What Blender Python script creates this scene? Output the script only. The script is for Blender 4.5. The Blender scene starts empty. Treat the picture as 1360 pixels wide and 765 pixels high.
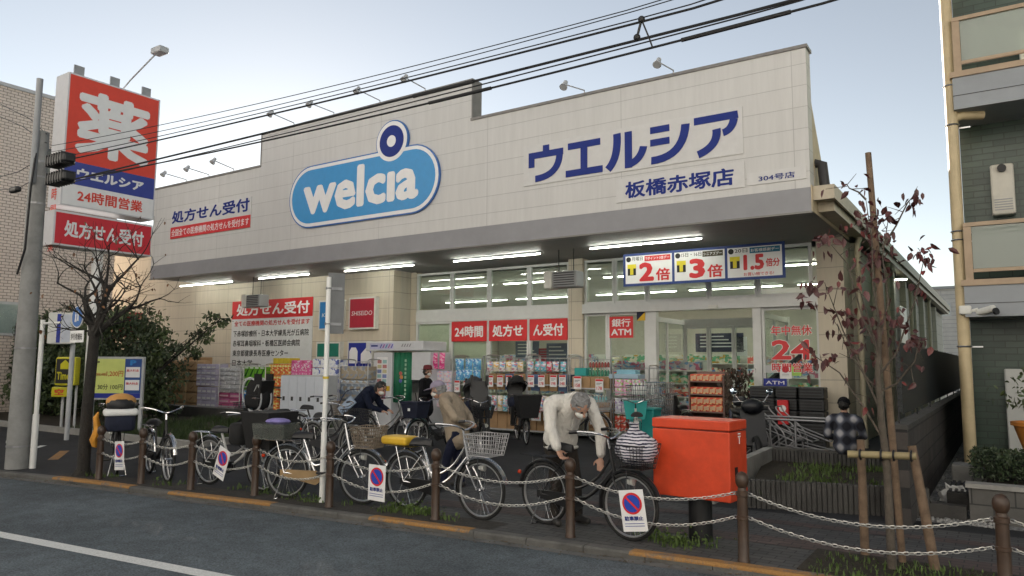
import bpy, math, random
from mathutils import Vector, Matrix, Euler
random.seed(7)
PI = math.pi
S = bpy.context.scene
COL = S.collection
# ---------------------------------------------------------------- camera, sky, sun, exposure
CH = 1.70                                   # camera height above the pavement
YAW, PITCH, ROLL, FPX = 0.588863607, 0.102318813, 0.00666335969, 980.844805
_f = Vector((-math.sin(YAW)*math.cos(PITCH), math.cos(YAW)*math.cos(PITCH), math.sin(PITCH)))
_r = Vector((math.cos(YAW), math.sin(YAW), 0)); _u = _r.cross(_f)
RIGHT = math.cos(ROLL)*_r + math.sin(ROLL)*_u
UP = -math.sin(ROLL)*_r + math.cos(ROLL)*_u
FWD = _f
cam_data = bpy.data.cameras.new('camera'); cam = bpy.data.objects.new('camera', cam_data); COL.objects.link(cam)
mw = Matrix.Identity(4)
for i in range(3):
    mw[i][0], mw[i][1], mw[i][2] = RIGHT[i], UP[i], -FWD[i]
mw[0][3], mw[1][3], mw[2][3] = 0, 0, CH
cam.matrix_world = mw
cam_data.sensor_width = 36; cam_data.lens = FPX/1360*36; cam_data.clip_end = 3000; cam_data.clip_start = .05
S.camera = cam
SUN_EL, SUN_AZ = math.radians(14.0), math.radians(-51.0)      # azimuth from +Y towards +X
w = bpy.data.worlds.new('World'); S.world = w; w.use_nodes = True
nt = w.node_tree; bg = nt.nodes['Background']
sky = nt.nodes.new('ShaderNodeTexSky'); sky.sky_type = 'NISHITA'; sky.sun_disc = False
sky.sun_elevation = SUN_EL; sky.sun_rotation = SUN_AZ; sky.air_density = 0.8; sky.dust_density = 0.06; sky.ozone_density = 0.15
sky.altitude = 20
hs = nt.nodes.new('ShaderNodeHueSaturation'); hs.inputs['Saturation'].default_value = .6          # sky saturation lowered to match the camera's colours
nt.links.new(sky.outputs[0], hs.inputs['Color']); nt.links.new(hs.outputs[0], bg.inputs[0]); bg.inputs[1].default_value = 0.05
sd = bpy.data.lights.new('sun', 'SUN'); sd.energy = 5.0; sd.angle = math.radians(.5); sd.color = (1, .96, .91)
sun = bpy.data.objects.new('sun', sd); COL.objects.link(sun)
sdir = Vector((math.sin(SUN_AZ)*math.cos(SUN_EL), math.cos(SUN_AZ)*math.cos(SUN_EL), math.sin(SUN_EL)))
sun.rotation_euler = sdir.to_track_quat('Z', 'Y').to_euler(); sun.location = sdir*60
S.view_settings.view_transform = 'Standard'; S.view_settings.look = 'None'
S.view_settings.use_white_balance = True; S.view_settings.white_balance_temperature = 7000; S.view_settings.white_balance_tint = 10; S.view_settings.exposure = 1.88; S.view_settings.gamma = 1
S.cycles.max_bounces = 7; S.cycles.transparent_max_bounces = 16; S.cycles.caustics_reflective = False; S.cycles.caustics_refractive = False

# ---------------------------------------------------------------- survey helpers: a sight line met with a world plane
def ray(px, py): return (px-680)/FPX*RIGHT - (py-382.5)/FPX*UP + FWD
def gz(px, py, z=0.0):
    d = ray(px, py); return d*((z-CH)/d.z) + Vector((0, 0, CH))
def gy(px, py, y):
    d = ray(px, py); return d*(y/d.y) + Vector((0, 0, CH))
def gx(px, py, x):
    d = ray(px, py); return d*(x/d.x) + Vector((0, 0, CH))
def zat(px, py, xy):
    d = ray(px, py); return CH + d.z*math.hypot(xy[0], xy[1])/math.hypot(d.x, d.y)
def V(*a): return Vector(a)

# ---------------------------------------------------------------- materials (all procedural)
_mats = {}
def _new(name):
    m = bpy.data.materials.new(name); m.use_nodes = True
    return m, m.node_tree, m.node_tree.nodes['Principled BSDF']
def rgb(c, a=1): return (c[0], c[1], c[2], a)
def M(name, col, rough=.6, var=.12, sc=6, metal=0, bump=0, bsc=60, spec=.5, coat=0):
    if name in _mats: return _mats[name]
    m, t, p = _new(name); N = t.nodes; L = t.links
    tc = N.new('ShaderNodeTexCoord'); nz = N.new('ShaderNodeTexNoise'); nz.inputs['Scale'].default_value = sc
    nz.inputs['Detail'].default_value = 6; nz.inputs['Roughness'].default_value = .65
    L.new(tc.outputs['Object'], nz.inputs['Vector'])
    mr = N.new('ShaderNodeMapRange'); mr.inputs[1].default_value = .3; mr.inputs[2].default_value = .7
    mr.inputs[3].default_value = 1-var; mr.inputs[4].default_value = 1+var
    L.new(nz.outputs[0], mr.inputs[0])
    mx = N.new('ShaderNodeVectorMath'); mx.operation = 'SCALE'; mx.inputs[0].default_value = col[:3]
    L.new(mr.outputs[0], mx.inputs['Scale']); L.new(mx.outputs[0], p.inputs['Base Color'])
    p.inputs['Roughness'].default_value = rough; p.inputs['Metallic'].default_value = metal
    p.inputs['Specular IOR Level'].default_value = spec
    if coat: p.inputs['Coat Weight'].default_value = coat
    if bump:
        n2 = N.new('ShaderNodeTexNoise'); n2.inputs['Scale'].default_value = bsc; n2.inputs['Detail'].default_value = 4
        L.new(tc.outputs['Object'], n2.inputs['Vector'])
        b = N.new('ShaderNodeBump'); b.inputs['Strength'].default_value = bump; b.inputs['Distance'].default_value = .02
        L.new(n2.outputs[0], b.inputs['Height']); L.new(b.outputs[0], p.inputs['Normal'])
    _mats[name] = m; return m
def worn(name, col, base, amount=.45, sc=9):
    """road paint rubbed through to the ground in blotches"""
    if name in _mats: return _mats[name]
    m, t, p = _new(name); N = t.nodes; L = t.links; tc = N.new('ShaderNodeTexCoord')
    a = N.new('ShaderNodeTexNoise'); a.inputs['Scale'].default_value = sc; a.inputs['Detail'].default_value = 9; a.inputs['Roughness'].default_value = .8; L.new(tc.outputs['Object'], a.inputs['Vector'])
    r = N.new('ShaderNodeValToRGB'); e = r.color_ramp.elements; e[0].position = amount-.06; e[0].color = rgb(base); e[1].position = amount+.05; e[1].color = rgb(col); L.new(a.outputs[0], r.inputs[0])
    b = N.new('ShaderNodeTexNoise'); b.inputs['Scale'].default_value = 60; L.new(tc.outputs['Object'], b.inputs['Vector'])
    mr = N.new('ShaderNodeMapRange'); mr.inputs[3].default_value = .6; mr.inputs[4].default_value = 1.3; L.new(b.outputs[0], mr.inputs[0])
    mx = N.new('ShaderNodeVectorMath'); mx.operation = 'SCALE'; L.new(r.outputs[0], mx.inputs[0]); L.new(mr.outputs[0], mx.inputs['Scale']); L.new(mx.outputs[0], p.inputs['Base Color'])
    p.inputs['Roughness'].default_value = .85; _mats[name] = m; return m
def EM(name, col, st):
    if name in _mats: return _mats[name]
    m, t, p = _new(name); p.inputs['Base Color'].default_value = rgb(col)
    p.inputs['Emission Color'].default_value = rgb(col); p.inputs['Emission Strength'].default_value = st
    _mats[name] = m; return m
def brick(name, c1, c2, mort, bw, bh, ms, axes='xz', offset=.5, rough=.6, bump=.3, var=.12, spec=.5, stain=.0, streak=0):
    """tile / panel / block pattern in the object's own metric coordinates"""
    if name in _mats: return _mats[name]
    m, t, p = _new(name); N = t.nodes; L = t.links
    tc = N.new('ShaderNodeTexCoord'); sp = N.new('ShaderNodeSeparateXYZ'); cb = N.new('ShaderNodeCombineXYZ')
    L.new(tc.outputs['Object'], sp.inputs[0])
    L.new(sp.outputs['xyz'.index(axes[0])], cb.inputs[0]); L.new(sp.outputs['xyz'.index(axes[1])], cb.inputs[1])
    bt = N.new('ShaderNodeTexBrick'); bt.offset = offset; bt.squash = 1
    bt.inputs['Color1'].default_value = rgb(c1); bt.inputs['Color2'].default_value = rgb(c2); bt.inputs['Mortar'].default_value = rgb(mort)
    bt.inputs['Scale'].default_value = 1; bt.inputs['Mortar Size'].default_value = ms; bt.inputs['Mortar Smooth'].default_value = .1
    bt.inputs['Bias'].default_value = 0; bt.inputs['Brick Width'].default_value = bw; bt.inputs['Row Height'].default_value = bh
    L.new(cb.outputs[0], bt.inputs['Vector'])
    nz = N.new('ShaderNodeTexNoise'); nz.inputs['Scale'].default_value = 1.7; nz.inputs['Detail'].default_value = 9; nz.inputs['Roughness'].default_value = .7
    L.new(tc.outputs['Object'], nz.inputs['Vector'])
    if streak:
        mp = N.new('ShaderNodeMapping'); mp.inputs['Scale'].default_value = (6, 6, .5); L.new(tc.outputs['Object'], mp.inputs[0]); L.new(mp.outputs[0], nz.inputs['Vector'])
    mr = N.new('ShaderNodeMapRange'); mr.inputs[1].default_value = .3; mr.inputs[2].default_value = .7
    mr.inputs[3].default_value = 1-var; mr.inputs[4].default_value = 1+var; L.new(nz.outputs[0], mr.inputs[0])
    mx = N.new('ShaderNodeVectorMath'); mx.operation = 'SCALE'
    L.new(bt.outputs['Color'], mx.inputs[0]); L.new(mr.outputs[0], mx.inputs['Scale']); L.new(mx.outputs[0], p.inputs['Base Color'])
    p.inputs['Roughness'].default_value = rough; p.inputs['Specular IOR Level'].default_value = spec
    b = N.new('ShaderNodeBump'); b.inputs['Strength'].default_value = bump; b.inputs['Distance'].default_value = .01; b.invert = True
    L.new(bt.outputs['Fac'], b.inputs['Height']); L.new(b.outputs[0], p.inputs['Normal'])
    _mats[name] = m; return m
def glass(name, tint=(.9, .95, .93), refl=1.0, haze=0.0):
    if name in _mats: return _mats[name]
    m, t, p = _new(name); N = t.nodes; L = t.links; N.remove(p)
    tr = N.new('ShaderNodeBsdfTransparent'); tr.inputs[0].default_value = rgb(tint)
    gl = N.new('ShaderNodeBsdfGlossy'); gl.inputs['Roughness'].default_value = .02
    fr = N.new('ShaderNodeFresnel'); fr.inputs[0].default_value = 1.52
    mu = N.new('ShaderNodeMath'); mu.operation = 'MULTIPLY'; mu.inputs[1].default_value = 1.9*refl; mu.use_clamp = True
    ge = N.new('ShaderNodeNewGeometry'); inv = N.new('ShaderNodeMath'); inv.operation = 'SUBTRACT'; inv.inputs[0].default_value = 1; L.new(ge.outputs['Backfacing'], inv.inputs[1])
    mf = N.new('ShaderNodeMath'); mf.operation = 'MULTIPLY'; L.new(fr.outputs[0], mf.inputs[0]); L.new(inv.outputs[0], mf.inputs[1])   # one mirror face per pane
    L.new(mf.outputs[0], mu.inputs[0])
    mx = N.new('ShaderNodeMixShader'); L.new(mu.outputs[0], mx.inputs[0]); L.new(tr.outputs[0], mx.inputs[1]); L.new(gl.outputs[0], mx.inputs[2])
    o = mx
    if haze:
        df = N.new('ShaderNodeBsdfDiffuse'); df.inputs[0].default_value = (.55, .6, .55, 1)
        m2 = N.new('ShaderNodeMixShader'); m2.inputs[0].default_value = haze; L.new(mx.outputs[0], m2.inputs[1]); L.new(df.outputs[0], m2.inputs[2]); o = m2
    L.new(o.outputs[0], N['Material Output'].inputs[0])
    _mats[name] = m; return m
def packs(name, c1, c2, c3, sc=9, rough=.45):
    """printed wrapping: blotches of three inks"""
    if name in _mats: return _mats[name]
    m, t, p = _new(name); N = t.nodes; L = t.links
    tc = N.new('ShaderNodeTexCoord'); v = N.new('ShaderNodeTexVoronoi'); v.inputs['Scale'].default_value = sc
    mp = N.new('ShaderNodeMapping'); mp.inputs['Scale'].default_value = (1, 1, 1.6); L.new(tc.outputs['Object'], mp.inputs[0]); L.new(mp.outputs[0], v.inputs['Vector'])
    cr = N.new('ShaderNodeValToRGB'); cr.color_ramp.interpolation = 'CONSTANT'
    e = cr.color_ramp.elements; e[0].position = 0; e[0].color = rgb(c1); e[1].position = .5; e[1].color = rgb(c2)
    x = e.new(.78); x.color = rgb(c3)
    sp = N.new('ShaderNodeSeparateColor'); L.new(v.outputs['Color'], sp.inputs[0]); L.new(sp.outputs[0], cr.inputs[0])
    L.new(cr.outputs[0], p.inputs['Base Color']); p.inputs['Roughness'].default_value = rough
    _mats[name] = m; return m

# ---------------------------------------------------------------- mesh builder
class MB:
    def __init__(s): s.v = []; s.f = []; s.m = []
    def add(s, vs, fs, m=0):
        o = len(s.v); s.v += [tuple(a) for a in vs]
        for f in fs: s.f.append([o+i for i in f]); s.m.append(m)
    def box(s, c, d, m=0, rz=0, rot=None):
        x, y, z = d[0]/2, d[1]/2, d[2]/2
        vs = [V(a, b, e) for a in (-x, x) for b in (-y, y) for e in (-z, z)]
        R = rot if rot is not None else (Matrix.Rotation(rz, 3, 'Z') if rz else None)
        c = Vector(c); vs = [(R @ a if R is not None else a)+c for a in vs]
        s.add(vs, [(0, 1, 3, 2), (4, 6, 7, 5), (0, 4, 5, 1), (2, 3, 7, 6), (0, 2, 6, 4), (1, 5, 7, 3)], m); return s
    def bb(s, x0, x1, y0, y1, z0, z1, m=0): return s.box(((x0+x1)/2, (y0+y1)/2, (z0+z1)/2), (abs(x1-x0), abs(y1-y0), abs(z1-z0)), m)
    def rbox(s, c, d, r, m=0, rz=0):
        """box with rounded vertical and horizontal edges (chamfered)"""
        x, y, z = d[0]/2, d[1]/2, d[2]/2
        def ring(ins, zz):
            a, b = x-ins, y-ins; k = r
            return [V(a-k, b, zz), V(a-k*.3, b-k*.3, zz), V(a, b-k, zz), V(a, -b+k, zz), V(a-k*.3, -b+k*.3, zz), V(a-k, -b, zz), V(-a+k, -b, zz), V(-a+k*.3, -b+k*.3, zz), V(-a, -b+k, zz), V(-a, b-k, zz), V(-a+k*.3, b-k*.3, zz), V(-a+k, b, zz)]
        rings = [ring(r, -z), ring(r*.3, -z+r*.3), ring(0, -z+r), ring(0, z-r), ring(r*.3, z-r*.3), ring(r, z)]
        R = Matrix.Rotation(rz, 3, 'Z'); c = Vector(c); n = 12
        vs = [R @ p+c for q in rings for p in q]; fs = []
        for k in range(5):
            for i in range(n): fs.append((k*n+i, (k+1)*n+i, (k+1)*n+(i+1) % n, k*n+(i+1) % n))
        fs.append(tuple(range(n))); fs.append(tuple(reversed(range(5*n, 6*n)))); s.add(vs, fs, m); return s
    def tube(s, pts, r, n=8, m=0, cap=True):
        pts = [Vector(p) for p in pts]; k = len(pts)
        rs = r if isinstance(r, (list, tuple)) else [r]*k
        T = []
        for i in range(k):
            a = pts[min(i+1, k-1)]-pts[max(i-1, 0)]; T.append(a.normalized() if a.length > 1e-9 else V(0, 0, 1))
        ref = V(0, 0, 1) if abs(T[0].z) < .9 else V(1, 0, 0)
        u = T[0].cross(ref).normalized(); vs = []; fs = []
        for i in range(k):
            u = (u - T[i]*u.dot(T[i]));  u = u.normalized() if u.length > 1e-6 else T[i].orthogonal().normalized()
            w = T[i].cross(u)
            for j in range(n):
                a = 2*PI*j/n; vs.append(pts[i]+(u*math.cos(a)+w*math.sin(a))*rs[i])
        for i in range(k-1):
            for j in range(n): fs.append((i*n+j, i*n+(j+1) % n, (i+1)*n+(j+1) % n, (i+1)*n+j))
        if cap: fs.append(tuple(reversed(range(n)))); fs.append(tuple(range((k-1)*n, k*n)))
        s.add(vs, fs, m); return s
    def lathe(s, prof, n=16, c=(0, 0, 0), m=0, R=None):
        c = Vector(c); vs = []; fs = []; k = len(prof)
        for (r, z) in prof:
            for j in range(n):
                a = 2*PI*j/n; p = V(r*math.cos(a), r*math.sin(a), z); vs.append((R @ p if R is not None else p)+c)
        for i in range(k-1):
            for j in range(n): fs.append((i*n+j, i*n+(j+1) % n, (i+1)*n+(j+1) % n, (i+1)*n+j))
        fs.append(tuple(reversed(range(n)))); fs.append(tuple(range((k-1)*n, k*n))); s.add(vs, fs, m); return s
    def torus(s, c, R, r, n=28, k=8, m=0, a0=0, a1=2*PI, axis='y', sq=1):
        """ring in the xz plane (axis y); a0..a1 gives an arc; sq flattens the section sideways"""
        c = Vector(c); full = abs(a1-a0-2*PI) < 1e-6; cnt = n if full else n+1; vs = []; fs = []
        for i in range(cnt):
            a = a0+(a1-a0)*i/n
            for j in range(k):
                b = 2*PI*j/k; q = R+r*math.cos(b); h = r*sq*math.sin(b)
                p = V(q*math.cos(a), h, q*math.sin(a)) if axis == 'y' else (V(q*math.cos(a), q*math.sin(a), h) if axis == 'z' else V(h, q*math.cos(a), q*math.sin(a)))
                vs.append(p+c)
        for i in range(n if full else n):
            i2 = (i+1) % cnt
            for j in range(k): fs.append((i*k+j, i*k+(j+1) % k, i2*k+(j+1) % k, i2*k+j))
        s.add(vs, fs, m); return s
    def ball(s, c, r, n=12, k=8, m=0, R=None, half=None):
        if not isinstance(r, (tuple, list)): r = (r, r, r)
        c = Vector(c); vs = []; fs = []
        t0 = 0; t1 = PI if half is None else half
        for i in range(k+1):
            t = t0+(t1-t0)*i/k
            for j in range(n):
                a = 2*PI*j/n; p = V(r[0]*math.sin(t)*math.cos(a), r[1]*math.sin(t)*math.sin(a), r[2]*math.cos(t))
                vs.append((R @ p if R is not None else p)+c)
        for i in range(k):
            for j in range(n): fs.append((i*n+j, (i+1)*n+j, (i+1)*n+(j+1) % n, i*n+(j+1) % n))
        s.add(vs, fs, m); return s
    def prism(s, poly, y0, y1, m=0, ax='xz'):
        """polygon in the xz plane (or yz / xy) carried from y0 to y1"""
        n = len(poly)
        f = {'xz': lambda a, b, t: (a, t, b), 'yz': lambda a, b, t: (t, a, b), 'xy': lambda a, b, t: (a, b, t)}[ax]
        vs = [f(a, b, y0) for a, b in poly]+[f(a, b, y1) for a, b in poly]
        fs = [tuple(range(n)), tuple(reversed(range(n, 2*n)))]+[(i, n+i, n+(i+1) % n, (i+1) % n) for i in range(n)]
        s.add(vs, fs, m); return s
    def quad(s, a, b, c, d, m=0): s.add([a, b, c, d], [(0, 1, 2, 3)], m); return s
    def build(s, name, mats, parent=None, smooth=False, loc=None):
        me = bpy.data.meshes.new(name); me.from_pydata(s.v, [], s.f); me.update()
        for mt in (mats if isinstance(mats, (list, tuple)) else [mats]): me.materials.append(mt)
        me.polygons.foreach_set('material_index', s.m)
        if smooth:
            me.polygons.foreach_set('use_smooth', [True]*len(me.polygons))
            try: me.set_sharp_from_angle(angle=math.radians(40))
            except Exception: pass
        o = bpy.data.objects.new(name, me); COL.objects.link(o)
        if parent is not None: o.parent = parent
        if loc is not None: o.location = loc
        import bmesh
        bm = bmesh.new(); bm.from_mesh(me); bmesh.ops.recalc_face_normals(bm, faces=bm.faces); bm.to_mesh(me); bm.free()
        return o
def tag(o, label=None, cat=None, group=None, kind=None):
    if label: o['label'] = label
    if cat: o['category'] = cat
    if group: o['group'] = group
    if kind: o['kind'] = kind
    return o
def thing(name, label, cat, loc=(0, 0, 0), rz=0, group=None):
    o = bpy.data.objects.new(name, None); COL.objects.link(o); o.empty_display_size = .1
    o.location = loc; o.rotation_euler = (0, 0, rz); return tag(o, label, cat, group)
def struct(o): o['kind'] = 'structure'; return o
def stuff(o): o['kind'] = 'stuff'; return o
def copy_tree(o, parent=None):
    c = o.copy(); COL.objects.link(c)
    if parent is not None: c.parent = parent
    for ch in [x for x in COL.objects if x.parent == o]: copy_tree(ch, c)
    return c

_dg = None
def text(s, x0, x1, z0, z1, y, m, parent, bold=.012, name='lettering', slant=0, ext=0, size_keep=False):
    """lettering fitted into the box x0..x1, z0..z1 of the parent's own front plane (front faces -y)"""
    c = bpy.data.curves.new('txt', 'FONT'); c.body = s; c.resolution_u = 2; c.fill_mode = 'FRONT'
    o = bpy.data.objects.new('txt', c); COL.objects.link(o)
    dg = bpy.context.evaluated_depsgraph_get(); dg.update()
    me = bpy.data.meshes.new_from_object(o.evaluated_get(dg)); COL.objects.unlink(o); bpy.data.objects.remove(o); bpy.data.curves.remove(c)
    xs = [v.co.x for v in me.vertices]; ys = [v.co.y for v in me.vertices]
    if not xs: return None
    ax, bx, ay, by = min(xs), max(xs), min(ys), max(ys)
    bold = min(bold*.95, .05); ax -= bold; bx += bold; ay -= bold; by += bold
    kx = (x1-x0)/max(bx-ax, 1e-6); kz = (z1-z0)/max(by-ay, 1e-6)
    if size_keep: kx = min(kx, kz)
    # a heavier face is printed by repeating the outline round a small ring, each sheet a hair in front of the last
    base = [v.co.copy() for v in me.vertices]; fc = [tuple(p.vertices) for p in me.polygons]; bpy.data.meshes.remove(me)
    nc = 1 if bold < .004 else (6 if bold < .014 else 10); vs, fs = [], []
    for i in range(nc):
        dx, dy = (bold*math.cos(2*PI*i/nc), bold*math.sin(2*PI*i/nc)) if nc > 1 else (0, 0); o_ = len(vs)
        for q in base:
            zz = z0+(q.y+dy-ay)*kz; vs.append((x0+(q.x+dx-ax)*kx+slant*(zz-z0), y-.00025*i, zz))
        fs += [tuple(k+o_ for k in f) for f in fc]
    me = bpy.data.meshes.new(name); me.from_pydata(vs, [], fs); me.materials.append(m); me.update()
    ob = bpy.data.objects.new(name, me); COL.objects.link(ob); ob.parent = parent
    return ob
def plate(x0, x1, z0, z1, y, m, parent, name='panel', th=.003):
    return MB().bb(x0, x1, y, y+th, z0, z1).build(name, m, parent)
# ================================================================= palette
WHITE = M('white_paint', (.75, .75, .73), .45, .05)
OFFW = M('off_white', (.62, .62, .58), .5, .08)
SIGNW = M('sign_white', (.78, .78, .78), .4, .04)
RED = M('sign_red', (.62, .025, .03), .4, .06)
CRIM = M('crimson', (.42, .02, .045), .4, .06)
BLUE = M('sign_blue', (.015, .03, .27), .4, .06)
NAVY = M('navy', (.012, .017, .055), .7, .2)
CYAN = M('logo_cyan', (.01, .26, .58), .4, .05)
BLACK = M('black', (.007, .007, .008), .55, .3)
BLKPL = M('black_plastic', (.009, .009, .01), .42, .2)
RUB = M('rubber', (.009, .009, .009), .75, .2)
DGREY = M('dark_grey', (.035, .035, .038), .6, .15)
GREY = M('grey_paint', (.27, .28, .29), .55, .08)
LGREY = M('light_grey', (.45, .46, .47), .5, .08)
STEEL = M('steel', (.5, .5, .51), .32, .1, metal=1)
DULL = M('dull_steel', (.32, .32, .33), .5, .15, metal=.9)
YEL = M('yellow', (.68, .42, .02), .45, .08)
ORANGE = M('orange', (.75, .2, .02), .5, .1)
GREEN = M('green', (.02, .22, .1), .5, .1)
TEAL = M('teal', (.02, .34, .32), .5, .1)
SKIN = M('skin', (.42, .24, .17), .55, .06)
TUBE = EM('lamp_tube', (.95, 1, .94), 16)
TUBEI = EM('ceiling_tube', (.96, 1, .9), 11)
CARTON = M('carton', (.4, .25, .13), .8, .14, sc=3)
# ================================================================= ground, road, kerb
def ctl(pts): return [Vector((a, b, 0)) for a, b in pts]
K = [(-60, 1.2), (-30, 3.55), (-18, 4.72), (-13.2, 5.18), (-11.9, 5.42), (-10.6, 5.6), (-9.05, 5.73), (-7.63, 5.94), (-6.15, 6.07), (-4.68, 6.2), (-3.62, 6.3), (-2.05, 6.44), (-1.48, 6.47), (3, 6.68), (12, 7.0), (60, 8.5)]
def kat(x):
    for (a, b), (c, d) in zip(K, K[1:]):
        if a <= x <= c: return b+(d-b)*(x-a)/(c-a)
def kslice(x0, x1, step=.4):
    xs = [x0]; 
    while xs[-1]+step < x1: xs.append(xs[-1]+step)
    xs.append(x1); return [(x, kat(x)) for x in xs]
def strip(name, pts, o0, o1, z0, z1, m):
    """flat band along a line, between two sideways offsets"""
    mb = MB(); q = []
    for (x, y) in pts: q.append((V(x, y+o0, z0), V(x, y+o1, z1)))
    for a, b in zip(q, q[1:]): mb.quad(a[0], b[0], b[1], a[1])
    return mb.build(name, m)
def groundmat(name, col, var, sc, speck, rough=.85, bump=.35, patch=.34):
    m, t, p = _new(name); N = t.nodes; L = t.links
    tc = N.new('ShaderNodeTexCoord')
    def noise(scale, det=6):
        n = N.new('ShaderNodeTexNoise'); n.inputs['Scale'].default_value = scale; n.inputs['Detail'].default_value = det; n.inputs['Roughness'].default_value = .7
        L.new(tc.outputs['Object'], n.inputs['Vector']); return n
    a = noise(.45, 8); b = noise(sc); c = noise(speck, 2)
    def rng(n, lo, hi, f=.32, g=.68):
        r = N.new('ShaderNodeMapRange'); r.inputs[1].default_value = f; r.inputs[2].default_value = g; r.inputs[3].default_value = lo; r.inputs[4].default_value = hi; L.new(n.outputs[0], r.inputs[0]); return r
    ra, rb, rc = rng(a, 1-patch, 1+patch), rng(b, 1-var, 1+var), rng(c, .5, 1.7, .3, .72)
    m1 = N.new('ShaderNodeMath'); m1.operation = 'MULTIPLY'; L.new(ra.outputs[0], m1.inputs[0]); L.new(rb.outputs[0], m1.inputs[1])
    m2 = N.new('ShaderNodeMath'); m2.operation = 'MULTIPLY'; L.new(m1.outputs[0], m2.inputs[0]); L.new(rc.outputs[0], m2.inputs[1])
    sc_ = N.new('ShaderNodeVectorMath'); sc_.operation = 'SCALE'; sc_.inputs[0].default_value = col; L.new(m2.outputs[0], sc_.inputs['Scale'])
    L.new(sc_.outputs[0], p.inputs['Base Color']); p.inputs['Roughness'].default_value = rough; p.inputs['Specular IOR Level'].default_value = .3
    bp = N.new('ShaderNodeBump'); bp.inputs['Strength'].default_value = bump; bp.inputs['Distance'].default_value = .01; L.new(c.outputs[0], bp.inputs['Height']); L.new(bp.outputs[0], p.inputs['Normal'])
    return m
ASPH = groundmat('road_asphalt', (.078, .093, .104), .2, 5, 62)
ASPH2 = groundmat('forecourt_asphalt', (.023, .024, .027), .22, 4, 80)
SOIL = groundmat('soil', (.03, .024, .017), .3, 9, 40)
GRAVEL = groundmat('gravel_ground', (.2, .2, .2), .4, 14, 26, bump=.9)
CONC = M('concrete', (.27, .265, .25), .85, .25, sc=2.5, bump=.3)
CONCD = M('dark_concrete', (.055, .053, .05), .9, .35, sc=2.2, bump=.5)
PAVER = brick('pavers', (.05, .051, .054), (.072, .071, .071), (.018, .018, .018), .2, .1, .006, 'xy', rough=.85, var=.25, bump=.5)
PAVER_R = brick('red_pavers', (.066, .045, .043), (.088, .059, .055), (.022, .022, .022), .2, .1, .006, 'xy', rough=.85, var=.25, bump=.5)
YPAINT = worn('worn_orange_paint', (.31, .16, .05), (.13, .12, .11), .44, 6)
WPAINT = worn('road_white_paint', (.6, .61, .6), (.09, .095, .1), .36, 11)
road = struct(MB().quad(V(-1500, -1500, -.06), V(1500, -1500, -.06), V(1500, 1500, -.06), V(-1500, 1500, -.06)).build('road', ASPH))
mb = MB(); pp = kslice(-60, 60, 2)
top = [(x, y+.135) for x, y in pp]
mb2 = MB(); poly = top+[(60, 70), (-60, 70)]
mb2.add([(x, y, 0) for x, y in poly], [tuple(range(len(poly)))])
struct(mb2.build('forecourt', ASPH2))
# kerb stones with joints
kb = MB(); pp = kslice(-40, 12, .6)
for (x0, y0), (x1, y1) in zip(pp, pp[1:]):
    d = V(x1-x0, y1-y0, 0).normalized()*.004
    a, b = V(x0, y0, 0)+d, V(x1, y1, 0)-d; n = V(0, .13, 0)
    vs = [a+V(0, 0, -.2), b+V(0, 0, -.2), b+n+V(0, 0, -.2), a+n+V(0, 0, -.2), a+V(0, 0, -.012), b+V(0, 0, -.012), b+n+V(0, 0, .006), a+n+V(0, 0, .006), a+V(0, .015, .006), b+V(0, .015, .006)]
    kb.add(vs, [(0, 1, 5, 4), (4, 5, 9, 8), (8, 9, 6, 7), (1, 2, 6, 9, 5), (3, 0, 4, 8, 7), (2, 3, 7, 6)])
struct(kb.build('kerb', M('kerb_concrete', (.095, .093, .088), .9, .35, sc=3, bump=.4)))
struct(strip('gutter', kslice(-40, 12, .6), -.13, -.002, -.056, -.056, M('gutter_concrete', (.12, .12, .115), .9, .3, sc=4)))
# orange painted lengths of kerb
oy = MB()
for x0, x1 in ((-11.7, -10.0), (-9.2, -7.45), (-5.95, -4.65), (-2.95, -1.25)):
    q = kslice(x0, x1, .3)
    for (a, b), (c, d) in zip(q, q[1:]):
        oy.quad(V(a, b+.014, .0105), V(c, d+.014, .0105), V(c, d+.125, .0105), V(a, b+.125, .0105))
        oy.quad(V(a, b-.004, -.022), V(c, d-.004, -.022), V(c, d-.004, -.008), V(a, b-.004, -.008))
        oy.quad(V(a, b-.004, -.008), V(c, d-.004, -.008), V(c, d+.014, .0105), V(a, b+.014, .0105))
struct(oy.build('kerb_marking', YPAINT))
# white line along the road
def wl(x): return 3.56+(x+8.4)*.115
q = [(-60+1.0*i, wl(-60+1.0*i)-(.0 if -60+i > -20 else .012*(-20-(-60+i)))) for i in range(62)]
struct(strip('road_line', q, -.075, .075, -.055, -.055, WPAINT))
# repair seams in the asphalt
SEAM = M('asphalt_seam', (.02, .021, .022), .7, .2)
sm = MB()
for pts in (((90, 765), (300, 728), (480, 700), (560, 692)), ((85, 664), (120, 663), (165, 660)), ((560, 692), (640, 690))):
    w3 = [gz(px, py, -.055) for px, py in pts]
    fine = []
    for a, b in zip(w3, w3[1:]):
        for k in range(14): fine.append(a.lerp(b, k/14)+V(0, random.uniform(-.012, .012), 0))
    for a, b in zip(fine, fine[1:]):
        n = V(0, .011, 0); sm.quad(a-n, b-n, b+n, a+n)
struct(sm.build('road_seam', SEAM))
# dirt and leaf crumbs gathered in the gutter
dm = MB()
for _ in range(420):
    x = random.uniform(-13, -1); y = kat(x)-abs(random.gauss(0, .09))-.01; s = random.uniform(.006, .02)
    a = random.uniform(0, 6.3); dm.quad(V(x+s*math.cos(a), y+s*math.sin(a), -.05), V(x-s*.6*math.sin(a), y+s*.6*math.cos(a), -.046), V(x-s*math.cos(a), y-s*math.sin(a), -.05), V(x+s*.6*math.sin(a), y-s*.6*math.cos(a), -.044))
stuff(dm.build('gutter_litter', M('litter', (.1, .07, .04), .9, .5, sc=3)))
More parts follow.
